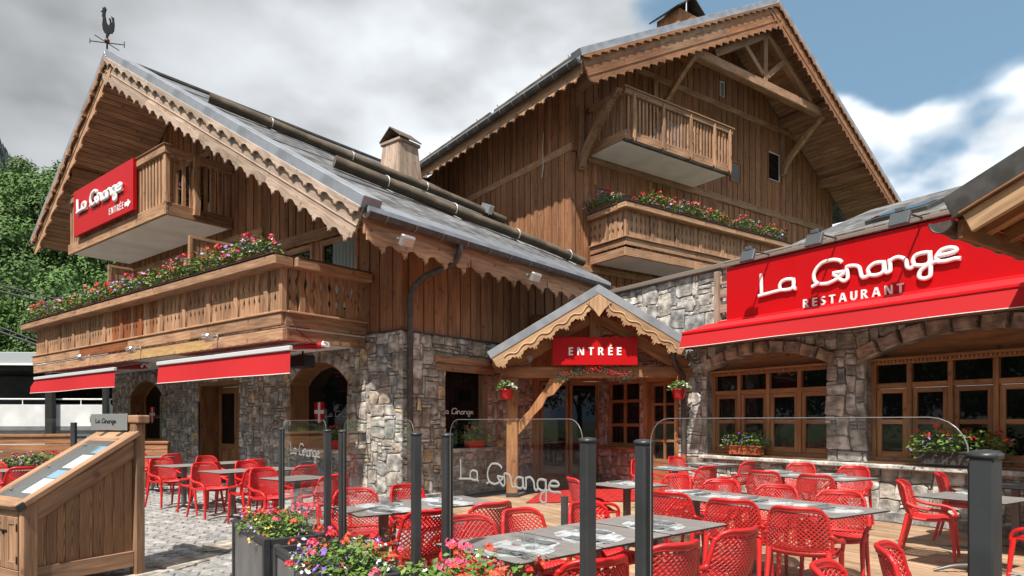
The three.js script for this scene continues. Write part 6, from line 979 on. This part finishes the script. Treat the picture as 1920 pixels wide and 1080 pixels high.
// ------------------------------------------------------------------ flowers
reseed(808);
const RED = [0.72, 0.03, 0.045], PINK = [0.72, 0.10, 0.20], CORAL = [0.78, 0.10, 0.05], PURPLE = [0.26, 0.12, 0.50], VIOLET = [0.13, 0.02, 0.30], LILAC = [0.42, 0.30, 0.62], WHITE = [0.80, 0.80, 0.77], YELLOW = [0.74, 0.60, 0.14];
function flowerMass({ len, wid, h, leaves = 420, leaf = 0.04, blooms = [], near = false, droop = 0.12 }) {
  const lp = [], lc = [], bp = [], bc = [], q = new THREE.Quaternion(), e = new THREE.Euler();
  const tri = (P, C, a, b, c, k) => { P.push(...a, ...b, ...c); for (let i = 0; i < 3; i++) C.push(...k); };
  const top = (x) => h * (0.55 + 0.5 * fbm3(x * 5.1, rnd() * 0.4, seedState % 97, 3)) * (1 - 0.35 * Math.pow(Math.abs(x) / (len / 2), 4));
  const spot = (bias) => { const x = rr(-len / 2 - 0.04, len / 2 + 0.04), t = Math.pow(rnd(), bias), y = top(x) * t - (rnd() < 0.2 ? droop * rnd() : 0), spread = wid / 2 * (0.75 + 0.75 * Math.sin(t * 2.6)); return [x, y, rr(-spread, spread)]; };
  for (let i = 0; i < leaves; i++) {
    const [x, y, z] = spot(0.75), s = leaf * rr(0.6, 1.25); q.setFromEuler(e.set(rr(-0.9, 0.9), rr(0, 6.28), rr(-0.9, 0.9)));
    const g = rr(0.7, 1.25), yl = rnd() < 0.25 ? 1.5 : 1, k = [0.10 * g * yl, 0.19 * g * (yl > 1 ? 1.25 : 1), 0.034 * g], P = [[0, 0, -s], [s * 0.55, s * 0.12, 0], [0, 0, s], [-s * 0.55, s * 0.12, 0]].map((p) => { const v = V3(...p).applyQuaternion(q); return [x + v.x, y + v.y, z + v.z]; });
    tri(lp, lc, P[0], P[1], P[2], k); tri(lp, lc, P[0], P[2], P[3], k);
  }
  if (near) for (let i = 0; i < 26; i++) { const [x, y, z] = spot(0.5), a = [x * 0.8, 0, z * 0.5], d = 0.0022; tri(lp, lc, [a[0] - d, 0, a[2]], [a[0] + d, 0, a[2]], [x, y, z], [0.16, 0.19, 0.06]); tri(lp, lc, [a[0], 0, a[2] - d], [a[0], 0, a[2] + d], [x, y, z], [0.16, 0.19, 0.06]); }
  for (const [c, count, kind] of blooms) for (let i = 0; i < count; i++) {
    let [x, y, z] = spot(kind === 'umbel' ? 0.28 : 0.5); if (kind === 'umbel') y += h * rr(0.05, 0.25); z *= 1.15; if (kind !== 'umbel') z = Math.sign(z) * (Math.abs(z) * 0.6 + wid * 0.3);
    const n = kind === 'umbel' ? (near ? 13 : 10) : kind === 'star' ? 3 : 1, R = kind === 'umbel' ? (near ? 0.030 : 0.046) : kind === 'star' ? 0.03 : 0;
    for (let f = 0; f < n; f++) {
      const th = rr(0, 6.28), ph = Math.acos(rr(-0.2, 1)), o = V3(Math.sin(ph) * Math.cos(th), Math.cos(ph), Math.sin(ph) * Math.sin(th)), ctr = V3(x, y, z).addScaledVector(o, R), g = rr(0.75, 1.2), k = c.map((v) => clamp(v * g, 0, 0.9));
      if (kind === 'trumpet') o.set(rr(-0.7, 0.7), rr(0.2, 1), rr(-0.2, 1)).normalize();
      const a = V3(0.3, 0.5, 0.8).cross(o).normalize(), b = o.clone().cross(a), pr = (kind === 'umbel' ? (near ? 0.0145 : 0.025) : kind === 'star' ? 0.015 : near ? 0.034 : 0.038) * rr(0.8, 1.2), m = near ? 5 : 4, ro = rnd() * 6;
      for (let p = 0; p < m; p++) { const t0 = ro + p / m * 6.283, t1 = t0 + 6.283 / m * 0.98, tm = (t0 + t1) / 2, V = (t, r, up) => { const v = ctr.clone().addScaledVector(a, Math.cos(t) * r).addScaledVector(b, Math.sin(t) * r).addScaledVector(o, up); return [v.x, v.y, v.z]; }; const c0 = [ctr.x, ctr.y, ctr.z]; tri(bp, bc, c0, V(t0, pr * 0.62, 0.003), V(tm, pr, 0.006), k); tri(bp, bc, c0, V(tm, pr, 0.006), V(t1, pr * 0.62, 0.003), k); }
    }
  }
  const mk = (p, c) => { const g = new THREE.BufferGeometry(); g.setAttribute('position', new THREE.Float32BufferAttribute(p, 3)); g.setAttribute('color', new THREE.Float32BufferAttribute(c, 3)); g.computeVertexNormals(); return g; };
  return { leaves: mk(lp, lc), blossoms: mk(bp, bc) };
}
const trough = (len, wid, h) => merge([extrude([[-len / 2, h], [-len / 2 + 0.03, 0], [len / 2 - 0.03, 0], [len / 2, h]], wid, { z: -wid / 2, axis: 'x', bevel: 0.006 }), box(-len / 2 - 0.012, len / 2 + 0.012, h - 0.03, h, -wid / 2 - 0.012, wid / 2 + 0.012, 0.006)]);
function flowerBox(label, pos, turn, mass, boxGeo, boxMat, y, group, name = 'flower_box') {
  const f = thing(name, label, 'flower box', pos, turn, group); if (boxGeo) part(f, 'trough', boxGeo, boxMat);
  const a = part(f, 'foliage', mass.leaves, M.leaf), b = part(f, 'blossoms', mass.blossoms, M.petal); a.position.y = b.position.y = y; return f;
}
const railTrough = trough(1.12, 0.17, 0.13), railMat = std({ color: col(0.20, 0.085, 0.05), roughness: 0.8 });
const railMass = [[[RED, 6, 'umbel'], [PINK, 9, 'umbel'], [LILAC, 26, 'trumpet'], [PURPLE, 10, 'trumpet'], [WHITE, 16, 'star']], [[RED, 12, 'umbel'], [CORAL, 4, 'umbel'], [LILAC, 14, 'trumpet'], [YELLOW, 26, 'star']], [[PINK, 11, 'umbel'], [RED, 4, 'umbel'], [LILAC, 30, 'trumpet'], [WHITE, 22, 'star']], [[CORAL, 9, 'umbel'], [RED, 6, 'umbel'], [YELLOW, 30, 'star'], [LILAC, 12, 'trumpet']]].map((b) => flowerMass({ len: 1.2, wid: 0.36, h: 0.47, leaves: 640, leaf: 0.042, blooms: b }));
const ORD = ['nearest the balcony corner', 'second from the balcony corner', 'third from the balcony corner', 'fourth from the balcony corner', 'fifth from the balcony corner', 'sixth from the balcony corner', 'seventh from the balcony corner', 'eighth from the balcony corner', 'second from the far left end', 'at the far left end'];
for (let i = 0; i < 10; i++) flowerBox('geranium and petunia box on the left balcony rail, ' + ORD[i], F1.at(-2.0 - i * 1.29, 4.374, 1.85 + rr(-0.02, 0.02)), F1.turn + (i % 3 === 2 ? Math.PI : 0), railMass[i % 4], railTrough, railMat, 0.08, 'flower boxes on the left balcony');
[[1.95, 'nearest the corner'], [3.3, 'second from the corner'], [4.55, 'third from the corner'], [6.1, 'fourth from the corner'], [7.45, 'at the right end']].forEach(([x, w], i) => flowerBox('flower box with red geraniums on the tall chalet balcony, ' + w, F2.at(x, 7.586, 1.52), F2.turn + (i % 2 ? Math.PI : 0), railMass[(i + 1) % 4], railTrough, railMat, 0.08, 'flower boxes on the tall chalet'));
flowerBox('flower box on the short side rail of the tall chalet balcony', F2.at(0.66, 7.575, 0.7), F2.turn + Math.PI / 2, railMass[2], railTrough, railMat, 0.08, 'flower boxes on the tall chalet');
{
  const m1 = flowerMass({ len: 0.62, wid: 0.3, h: 0.34, leaves: 700, leaf: 0.028, near: true, blooms: [[RED, 6, 'umbel'], [CORAL, 5, 'umbel'], [VIOLET, 10, 'trumpet'], [PURPLE, 6, 'trumpet']] });
  flowerBox('red trough of flowers on the side window sill of the left chalet', F1.at(0.03, 0.952, -2.0), F1.turn + Math.PI / 2, m1, trough(0.5, 0.17, 0.16), M.redpot, 0.13, 'window boxes');
  flowerBox('red trough of flowers in the right arched window of the left chalet', F1.at(-2.05, 0.922, -0.12), F1.turn, m1, trough(0.6, 0.17, 0.2), M.redpot, 0.16, 'window boxes');
  const m2 = flowerMass({ len: 0.72, wid: 0.3, h: 0.34, leaves: 800, leaf: 0.028, near: true, blooms: [[VIOLET, 14, 'trumpet'], [WHITE, 8, 'star'], [RED, 2, 'umbel'], [YELLOW, 5, 'star']] });
  flowerBox('terracotta trough with violet petunias on the first restaurant window ledge', F3.at(-2.5, 0.90, -0.30), F3.turn, m2, trough(0.66, 0.18, 0.17), M.terracotta, 0.14, 'window boxes');
  const m3 = flowerMass({ len: 1.15, wid: 0.36, h: 0.42, leaves: 1000, leaf: 0.032, near: true, blooms: [[RED, 16, 'umbel'], [CORAL, 10, 'umbel'], [LILAC, 14, 'trumpet'], [PURPLE, 6, 'trumpet']] });
  flowerBox('dark trough with red geraniums on the second restaurant window ledge', F3.at(0.98, 0.90, -0.26), F3.turn, m3, trough(1.0, 0.2, 0.19), std({ color: col(0.05, 0.042, 0.038), roughness: 0.7 }), 0.15, 'window boxes');
  // planters on the terrace edge
  const p1 = flowerMass({ len: 0.66, wid: 0.36, h: 0.36, droop: 0.05, leaves: 1500, leaf: 0.024, near: true, blooms: [[PINK, 12, 'umbel'], [RED, 6, 'umbel'], [YELLOW, 34, 'star'], [LILAC, 26, 'star'], [CORAL, 5, 'umbel']] });
  const p2 = flowerMass({ len: 0.62, wid: 0.38, h: 0.36, droop: 0.05, leaves: 1400, leaf: 0.025, near: true, blooms: [[CORAL, 12, 'umbel'], [PINK, 10, 'umbel'], [PURPLE, 20, 'trumpet'], [WHITE, 40, 'star'], [RED, 6, 'umbel']] });
  const p3 = flowerMass({ len: 0.86, wid: 0.40, h: 0.42, droop: 0.16, leaves: 1700, leaf: 0.024, near: true, blooms: [[PINK, 22, 'umbel'], [CORAL, 14, 'umbel'], [VIOLET, 6, 'trumpet'], [WHITE, 10, 'star']] });
  const tr = trough(0.62, 0.2, 0.2);
  flowerBox('bushy pink and yellow flowers in the leftmost dark planter', F3.at(-1.0, 0.21, 8.33), F3.turn, p1, tr, M.terracotta, 0.19, 'flowers in the dark planters', 'planter_flowers');
  flowerBox('bushy coral, purple and white flowers in the second dark planter', F3.at(0.86, 0.21, 8.33), F3.turn, p2, tr, M.terracotta, 0.19, 'flowers in the dark planters', 'planter_flowers');
  flowerBox('pink and violet flowers in front of the lettered glass', F3.at(2.52, 0.21, 8.33), F3.turn, p3, tr, M.terracotta, 0.30, 'flowers in the dark planters', 'planter_flowers');
  // far left planter
  const p4 = flowerMass({ len: 1.2, wid: 0.34, h: 0.32, leaves: 700, leaf: 0.04, blooms: [[PINK, 12, 'umbel'], [LILAC, 26, 'trumpet'], [WHITE, 26, 'star'], [RED, 4, 'umbel']] });
  flowerBox('dark planter of mixed flowers beyond the menu stand', [-8.9, 0, -12.6], 0.1, p4, trough(1.4, 0.36, 0.66), M.anthracite, 0.62, 'flowers in the dark planters');
  const p5 = flowerMass({ len: 0.9, wid: 0.3, h: 0.75, leaves: 120, leaf: 0.05, blooms: [[[0.30, 0.03, 0.30], 70, 'trumpet']] });
  flowerBox('magenta flowering pot on the upper left balcony', F1.at(-6.6, 6.33, 0.85), F1.turn, p5, trough(0.5, 0.3, 0.3), M.terracotta, 0.28, 'pots');
  // hanging pots on the porch beam
  const hm = flowerMass({ len: 0.30, wid: 0.34, h: 0.22, leaves: 420, leaf: 0.026, near: true, droop: 0.05, blooms: [[WHITE, 18, 'trumpet']] });
  for (const [x, l] of [[-1.73, 'red hanging pot of white flowers at the left of the porch'], [1.62, 'red hanging pot of white flowers at the right of the porch']]) {
    const p = thing('hanging_pot', l, 'flower pot', F4.at(x, 1.93, 0.30), 0, 'hanging pots on the porch');
    part(p, 'pot', lathe([[0, 0], [0.085, 0], [0.10, 0.02], [0.135, 0.17], [0.15, 0.175], [0.15, 0.195], [0.13, 0.195], [0.12, 0.16], [0, 0.15]], 20), M.redpot);
    const a = part(p, 'foliage', hm.leaves, M.leaf), b = part(p, 'blossoms', hm.blossoms, M.petal); a.position.y = b.position.y = 0.18;
    part(p, 'hanger', merge([0, 2.1, 4.2].map((t) => rod([Math.cos(t) * 0.14, 0.19, Math.sin(t) * 0.14], [0, 0.60, -0.06], 0.004, 5)).concat([sweep([[0, 0.60, -0.06], [0.01, 0.66, -0.1], [0, 0.70, -0.16], [0, 0.68, -0.20]], 0.006, { seg: 8, rs: 5 })])), M.redpot);
  }
  // garland along the porch beam
  reseed(818);
  const g = thing('berry_garland', 'evergreen garland with red berries draped along the porch beam', 'garland', F4.at(0, 2.42, 0.13)); const lp = [], lc = [], br = [];
  for (let i = 0; i < 620; i++) { const x = rr(-0.72, 0.78), y = 0.10 * Math.sin(x * 5.2 + 1.9) * 0.6 + 0.06 + rr(-0.07, 0.07) - (Math.abs(x) > 0.5 ? rnd() * 0.10 : 0), z = rr(0, 0.07), s = rr(0.02, 0.05), a = rr(0, 6.28), k = [0.03, 0.06, 0.03].map((v) => v * rr(0.7, 1.6)), dx = Math.cos(a) * s, dy = Math.sin(a) * s, dz = rr(-0.02, 0.02); lp.push(x, y, z, x + dx - dy * 0.2, y + dy + dx * 0.2, z + dz, x + dx + dy * 0.2, y + dy - dx * 0.2, z + dz); for (let q = 0; q < 3; q++) lc.push(...k); }
  for (let i = 0; i < 150; i++) { const c = pick([-0.55, -0.1, -0.02, 0.05, 0.32, 0.4, 0.6]), x = c + rr(-0.12, 0.12), y = 0.10 * Math.sin(x * 5.2 + 1.9) * 0.6 + 0.06 + rr(-0.05, 0.05); br.push(plain(new THREE.IcosahedronGeometry(rr(0.007, 0.013), 1)).translate(x, y, rr(0.04, 0.09))); }
  const lg = new THREE.BufferGeometry(); lg.setAttribute('position', new THREE.Float32BufferAttribute(lp, 3)); lg.setAttribute('color', new THREE.Float32BufferAttribute(lc, 3)); lg.computeVertexNormals(); part(g, 'sprigs', lg, M.leaf).userData.kind = 'stuff'; part(g, 'berries', merge(br), M.redpot).userData.kind = 'stuff';
}
// ------------------------------------------------------------------ fittings on the left chalet
reseed(828);
{
  const s = thing('balcony_sign', 'red sign with white script and arrow on the upper left balcony', 'sign', F1.at(0, 6.48, 1.64), F1.turn);
  part(s, 'sign_panel', box(-11.15, -7.38, 0, 1.22, 0.01, 0.10, 0.006, null), M.redsign);
  part(s, 'script_lettering', script(2.9, 0.046, -10.78, 0.40, 0.14, { flat: 0.8, rs: 8 }).scale(1, 1.0, 1), M.letter);
  spaced('ENTRÉE', 0.16, 0.86, 0.012, -8.75, 0.13, 0.101, fontLight).forEach((g) => part(s, 'letter', g, M.letter));
  part(s, 'arrow', extrude([[0, 0.05], [0.17, 0.05], [0.17, 0], [0.33, 0.10], [0.17, 0.2], [0.17, 0.15], [0, 0.15]], 0.012, { z: 0.101 }).translate(-7.82, 0.10, 0), M.letter);
}
for (const [x0, x1, drop, label] of [[-5.6, -0.62, 0, 'red awning with white bar under the balcony near the corner'], [-13.6, -7.9, 0.05, 'red awning with white bar under the far end of the balcony']]) {
  const a = thing('balcony_awning', label, 'awning', F1.at(0, 2.3, 0), F1.turn, 'awnings under the left balcony'), n = 24, t = [], v = [];
  const P = (i, j) => [x0 + (x1 - x0) * i / n, [0.56, 0.47][j], [1.25, 1.90][j]], Q = (i, j) => { const u = i / n; return [x0 + (x1 - x0) * u - (j && !i ? drop * 7 : 0), 0.40 - j * 0.19 - 0.003 * j * Math.sin(u * 8 + x0), 1.93 + 0.008 * j * Math.sin(u * 9 + 1) + j * 0.01]; };
  for (let i = 0; i < n; i++) { t.push([P(i, 0), P(i, 1), P(i + 1, 1)], [P(i, 0), P(i + 1, 1), P(i + 1, 0)]); for (let j = 0; j < 2; j++) v.push([Q(i, j), Q(i, j + 1), Q(i + 1, j + 1)], [Q(i, j), Q(i + 1, j + 1), Q(i + 1, j)]); }
  part(a, 'fabric', uvAlong(faces(t), 'x'), M.redfabric); part(a, 'front_bar', box(x0 - 0.02, x1 + 0.02, 0.40, 0.485, 1.89, 1.97, 0.012), M.barwhite);
  const val = part(a, 'valance', uvAlong(faces(v), 'x'), M.redfabric); part(val, 'white_hem', sweep(Array.from({ length: n + 1 }, (_, i) => Q(i, 2)), 0.008, { straight: true, rs: 5 }), M.white);
  part(a, 'roller', rod([x0 + 0.1, 0.58, 1.12], [x1 - 0.15, 0.58, 1.12], 0.06, 12), M.redfabric);
  for (const x of [x0 + 0.5, x1 - 0.4]) part(a, 'folding_arm', merge([rod([x, 0.50, 1.15], [x + 0.2, 0.46, 1.55], 0.022), rod([x + 0.2, 0.46, 1.55], [x, 0.44, 1.89], 0.022)]), M.white);
  part(a, 'gear_box', merge([cyl(0.05, 0.05, 0.1, 0, 0, 0, 12).rotateZ(1.57).translate(x1 - 0.08, 0.58, 1.12), sweep([[x1 - 0.06, 0.58, 1.14], [x1 + 0.04, 0.60, 1.3], [x1 + 0.10, 0.52, 1.36], [x1 + 0.16, 0.55, 1.40]], 0.02, { seg: 12, rs: 6 })]), M.white);
}
const flood = (label, pos, turn, sc = 1, tilt = 0.5) => { const f = thing('floodlight', label, 'floodlight', pos, turn, 'small floodlights on the left chalet'); part(f, 'bracket', merge([rod([0, 0, -0.02], [0, -0.03 * sc, 0.12 * sc], 0.016 * sc), cbox(0.07, 0.07, 0.02, 0, 0, -0.015, 0.004)]), M.galv); part(f, 'housing', cbox(0.27 * sc, 0.19 * sc, 0.09 * sc, 0, 0, 0, 0.02).rotateX(tilt).translate(0, -0.07 * sc, 0.2 * sc), M.galv); part(f, 'lens', cbox(0.20 * sc, 0.13 * sc, 0.012, 0, 0, 0.05 * sc, 0.003).rotateX(tilt).translate(0, -0.07 * sc, 0.2 * sc), M.lampglass); return f; };
flood('grey floodlight on the eave above the stone corner', F1.at(1.17, 4.46, 1.10), F1.turn + Math.PI / 2); flood('grey floodlight on the eave near the porch gable', F1.at(1.17, 4.46, -2.35), F1.turn + Math.PI / 2);
flood('small lamp on the balcony edge, nearest the corner', F1.at(-3.15, 3.16, 1.91), F1.turn, 0.9, 0.9); flood('small lamp on the balcony edge, above the gap between awnings', F1.at(-6.6, 3.16, 1.91), F1.turn, 0.9, 0.9); flood('small lamp on the balcony edge, farthest left', F1.at(-9.6, 3.16, 1.91), F1.turn, 0.9, 0.9);
{ const l = thing('loudspeaker', 'black loudspeaker hanging over the right arched window', 'loudspeaker', F1.at(-1.72, 2.52, 0.95), F1.turn); part(l, 'cabinet', cbox(0.46, 0.24, 0.26, 0, 0.12, 0, 0.02), M.black); part(l, 'bracket', merge([rod([0, 0.24, 0], [0, 0.44, 0], 0.02), cbox(0.16, 0.012, 0.1, 0, 0.434, 0, 0.003)]), M.black); }
// ------------------------------------------------------------------ trees
reseed(909);
function crownGeo(R, H, n, leaf, seed) {   // clumps of leaf-sized faces with an uneven outline
  reseed(seed); const p = [], c = [], clumps = [];
  for (let i = 0; i < 34; i++) { const th = rr(0, 6.283), v = rnd(), ph = Math.acos(1 - 1.75 * v), k = rr(0.55, 1.0); clumps.push([Math.sin(ph) * Math.cos(th) * R * k, H * 0.5 + Math.cos(ph) * H * 0.5 * k, Math.sin(ph) * Math.sin(th) * R * k, R * rr(0.24, 0.42), rr(0.72, 1.25)]); }
  for (let i = 0; i < n; i++) {
    const q = clumps[i % clumps.length], th = rr(0, 6.283), ph = Math.acos(rr(-1, 1)), r = q[3] * Math.pow(rnd(), 0.33) * rr(0.85, 1.12), o = V3(Math.sin(ph) * Math.cos(th), Math.cos(ph) * 0.8, Math.sin(ph) * Math.sin(th)), x = q[0] + o.x * r, y = q[1] + o.y * r, z = q[2] + o.z * r;
    const nrm = o.clone().add(V3(rr(-0.6, 0.6), rr(0, 0.9), rr(-0.6, 0.6))).normalize(), a = V3(rr(-1, 1), rr(-1, 1), rr(-1, 1)).cross(nrm).normalize(), b = nrm.clone().cross(a), s = leaf * rr(0.6, 1.3), g = q[4] * rr(0.75, 1.3), k = [0.075 * g, 0.145 * g, 0.030 * g];
    const V = (u, v) => [x + a.x * u * s + b.x * v * s, y + a.y * u * s + b.y * v * s, z + a.z * u * s + b.z * v * s];
    p.push(...V(-1, 0), ...V(0, -0.55), ...V(1, 0), ...V(-1, 0), ...V(1, 0), ...V(0, 0.55)); for (let m = 0; m < 6; m++) c.push(...k);
  }
  const g = new THREE.BufferGeometry(); g.setAttribute('position', new THREE.Float32BufferAttribute(p, 3)); g.setAttribute('color', new THREE.Float32BufferAttribute(c, 3)); g.computeVertexNormals(); return g;
}
const treeKinds = [[3.4, 8.5, 9], [4.2, 9.5, 4], [2.9, 9.0, 7]].map(([R, H, s]) => ({ crown: crownGeo(R, H, 9500, 0.155, 900 + s), R, H, trunk: merge([sweep([[0, 0, 0], [0.1, 2, 0.05], [0, 4.5, 0], [0.1, H * 0.8 + 2, 0]], (t) => 0.24 * (1 - 0.75 * t), { seg: 14, rs: 8 }), ...[0, 1.3, 2.5, 3.9, 5.1].map((t, i) => sweep([[0, 3 + i * 0.7, 0], [Math.cos(t) * 1.0, 4.0 + i * 0.75, Math.sin(t) * 1.0], [Math.cos(t) * R * 0.7, 5.2 + i * 0.8, Math.sin(t) * R * 0.7]], (q) => 0.11 * (1 - 0.7 * q), { seg: 8, rs: 6 }))]) }));
const leafTree = M.leaf.clone(); leafTree.roughness = 0.75;
let treeProto = [];
function tree(kind, x, y, z, s, label, group) {
  let t;
  if (!treeProto[kind]) { const K = treeKinds[kind]; t = treeProto[kind] = thing('deciduous_tree', label, 'tree', [x, y, z], rr(0, 6), group); part(t, 'trunk', K.trunk, M.bark); const c = part(t, 'crown', K.crown, leafTree); c.position.y = 2.2; } else t = copyOf(treeProto[kind], label, [x, y, z], rr(0, 6), group);
  t.scale.setScalar(s); return t;
}
reseed(919);
{
  const G = 'trees on the wooded slope at left';
  for (const [d, n, s] of [[40, 6, 0.8], [47, 6, 0.95], [55, 6, 1.05], [64, 7, 1.15], [76, 6, 1.15], [90, 6, 1.2], [105, 6, 1.25]]) for (let i = 0; i < n; i++) {
    const px = -50 + 290 * (i + rr(0.2, 0.8)) / n, x = (px - 960) / 1250 * d, z = -d - rr(-2, 2);
    tree(Math.floor(rnd() * 3), x, hill(x, z) - 0.4, z, s * rr(0.8, 1.2), 'leafy green tree among the dense wooded slope at far left', G);
  }
  for (const [d, n, s] of [[44, 6, 0.9], [56, 6, 1.05], [70, 7, 1.15], [86, 7, 1.25], [104, 7, 1.3]]) for (let i = 0; i < n; i++) { const px = -420 + 370 * (i + rr(0.2, 0.8)) / n, x = (px - 960) / 1250 * d, z = -d - rr(-2, 2); tree(Math.floor(rnd() * 3), x, hill(x, z) - 0.4, z, s * rr(0.8, 1.2), 'leafy green tree among the dense wooded slope at far left', G); }
  // across the street, behind the viewer: what the windows mirror
  const B = [[-26, 26], [-18, 29], [-10, 27], [-2, 31], [6, 28], [14, 27], [22, 24], [28, 16], [-34, 18], [-40, 8], [31, 6], [34, -4], [-36, -2], [-39, -9], [-37, -16], [-44, 2], [-46, -6], [-47, -14], [-41, -22], [-33, -21]];
  B.forEach(([x, z], i) => tree(i % 3, x, i > 11 ? -3.4 : -2.2, z, 1.35 + 0.3 * hash3(i, 2, 2), 'tall leafy tree across the street behind the viewer', 'trees across the street'));
}
// far wooded mountain flank; distance haze is put into the grey cone colour
reseed(929);
{
  const g = plain(new THREE.ConeGeometry(1, 3.4, 6)), n = 6000, im = new THREE.InstancedMesh(g, std({ color: col(0.050, 0.062, 0.062), roughness: 1 }), n), m = new THREE.Matrix4(), q = new THREE.Quaternion();
  for (let i = 0; i < n; i++) { const d = rr(200, 520), x = -d * rr(0.64, 1.25), s = rr(1.5, 3.0); m.compose(V3(x, hill(x, -d) + s, -d), q, V3(s * 0.8, s, s * 0.8)); im.setMatrixAt(i, m); }
  im.name = 'distant_conifers'; im.userData = { kind: 'stuff', label: 'dark conifer forest on the far mountainside, haze put into its grey colour', category: 'forest' }; scene.add(im);
}
// ------------------------------------------------------------------ neighbour building and left edge
reseed(939);
{
  const b = thing('neighbour_building', 'low white modern building with dark terrace beyond the left chalet', 'building', [-20.5, 0, -30], 0.08);
  const roof = part(b, 'roof_slab', box(-6, 3.5, 3.92, 4.45, -5, 1.6, 0.02), M.canopygrey); part(roof, 'roof_edge', box(-6, 3.5, 3.88, 3.96, 1.55, 1.65, 0.01), M.white);
  part(b, 'terrace_ceiling', box(-6, 3.3, 3.70, 3.90, -4.8, 1.5, 0.01), M.black);
  part(b, 'back_wall', box(-6, 2.2, 2.0, 3.7, -3.2, -3.0, 0.01), M.greywall); part(b, 'dark_glazing', box(-2.0, 1.6, 2.15, 3.2, -2.99, -2.94, 0.005), M.unlitroomglass);
  part(b, 'parapet', box(-6, 3.1, 1.28, 2.22, 1.1, 1.3, 0.01), M.whitewall); part(b, 'terrace_floor', box(-6, 3.1, 1.1, 1.28, -5, 1.3, 0.01), M.greywall);
  part(b, 'lower_wall', box(-6, 3.0, 0.0, 1.1, 0.9, 1.05, 0.01), M.whitewall);
  for (let i = 0; i < 4; i++) { const x = -1.6 + i * 1.18; part(b, 'lower_window', merge([box(x, x + 1.1, 0.12, 0.9, 1.06, 1.08, 0.003)]), M.panelgrey); part(b, 'window_frame', merge([box(x - 0.04, x + 0.04, 0.1, 0.95, 1.08, 1.12), box(x + 0.04, x + 1.14, 0.86, 0.95, 1.08, 1.12), box(x + 0.04, x + 1.14, 0.48, 0.54, 1.08, 1.12)]), M.white); }
  part(b, 'railing', merge([rod([-6, 2.46, 1.2], [3.1, 2.46, 1.2], 0.035), ...Array.from({ length: 8 }, (_, i) => rod([-5.5 + i * 1.2, 2.2, 1.2], [-5.5 + i * 1.2, 2.46, 1.2], 0.02))]), M.white);
  part(b, 'column', box(0.45, 0.75, 0, 3.9, 1.35, 1.62, 0.01), M.black); part(b, 'column', box(2.75, 2.95, 0, 3.9, 1.35, 1.55, 0.01), M.black);
  part(b, 'tension_cable', merge([rod([-6, 6.9, 0.8], [0.6, 4.5, 0.8], 0.05), rod([-6, 7.2, 0.8], [0.7, 4.6, 0.8], 0.04), rod([-6, 8.2, -1], [2.4, 6.2, -1], 0.05), rod([-6, 8.5, -1], [2.4, 6.45, -1], 0.04)]), M.cable);
  const fence = (label, x, z, turn, w, h, n) => { const f = thing('wooden_fence', label, 'fence', [x, 0, z], turn, 'low wooden fences at left'); for (let i = 0; i < n; i++) part(f, 'fence_board', box(-w / 2, w / 2, h * i / n + 0.005, h * (i + 1) / n - 0.005, -0.02 + rr(0, 0.006), 0.02, 0.005), pick(PLANK)); part(f, 'fence_rail', box(-w / 2 - 0.03, w / 2 + 0.03, h, h + 0.06, -0.05, 0.05, 0.008), pick(PLANK)); for (const q of [-w / 2 + 0.05, w / 2 - 0.05]) part(f, 'fence_post', box(q - 0.05, q + 0.05, 0, h, -0.10, -0.025, 0.008), pick(PLANK)); };
  fence('low wooden board fence at the left edge', -10.6, -13.4, 0.35, 3.0, 1.18, 8); fence('low wooden board fence below the white parapet', -9.3, -15.5, 0.0, 2.6, 0.98, 7);
  const s = thing('glass_screen', 'glass wind screen with two dark posts at the far left', 'glass screen', [-9.0, 0, -12.2], 0.05);
  for (const x of [-0.62, 0.95]) part(s, 'post', box(x - 0.04, x + 0.04, 0, 1.48, -0.04, 0.04, 0.006), M.anthracite);
  part(s, 'glass_panel', plain(new THREE.PlaneGeometry(1.48, 0.9)).translate(0.165, 1.1, 0), M.glass); part(s, 'base_panel', box(-0.57, 0.90, 0.1, 0.64, -0.02, 0.02, 0.004), M.anthracite);
  const sp = thing('sign_post', 'thin black post before the far arched window', 'post', F1.at(-9.9, 0, 0.6), 0); part(sp, 'pole', rod([0, 0, 0], [0, 1.75, 0], 0.035, 10), M.blackiron); part(sp, 'base', cyl(0.14, 0.14, 0.02, 0, 0, 0, 16), M.blackiron);
  single('flagpole_strut', 'thin black post in front of the front door', 'post', merge([rod([0, 0, 0], [0, 1.95, 0], 0.022, 8), cyl(0.12, 0.12, 0.02, 0, 0, 0, 14)]), M.blackiron, F1.at(-6.2, 0, 0.75));
}
renderer.render(scene, camera);
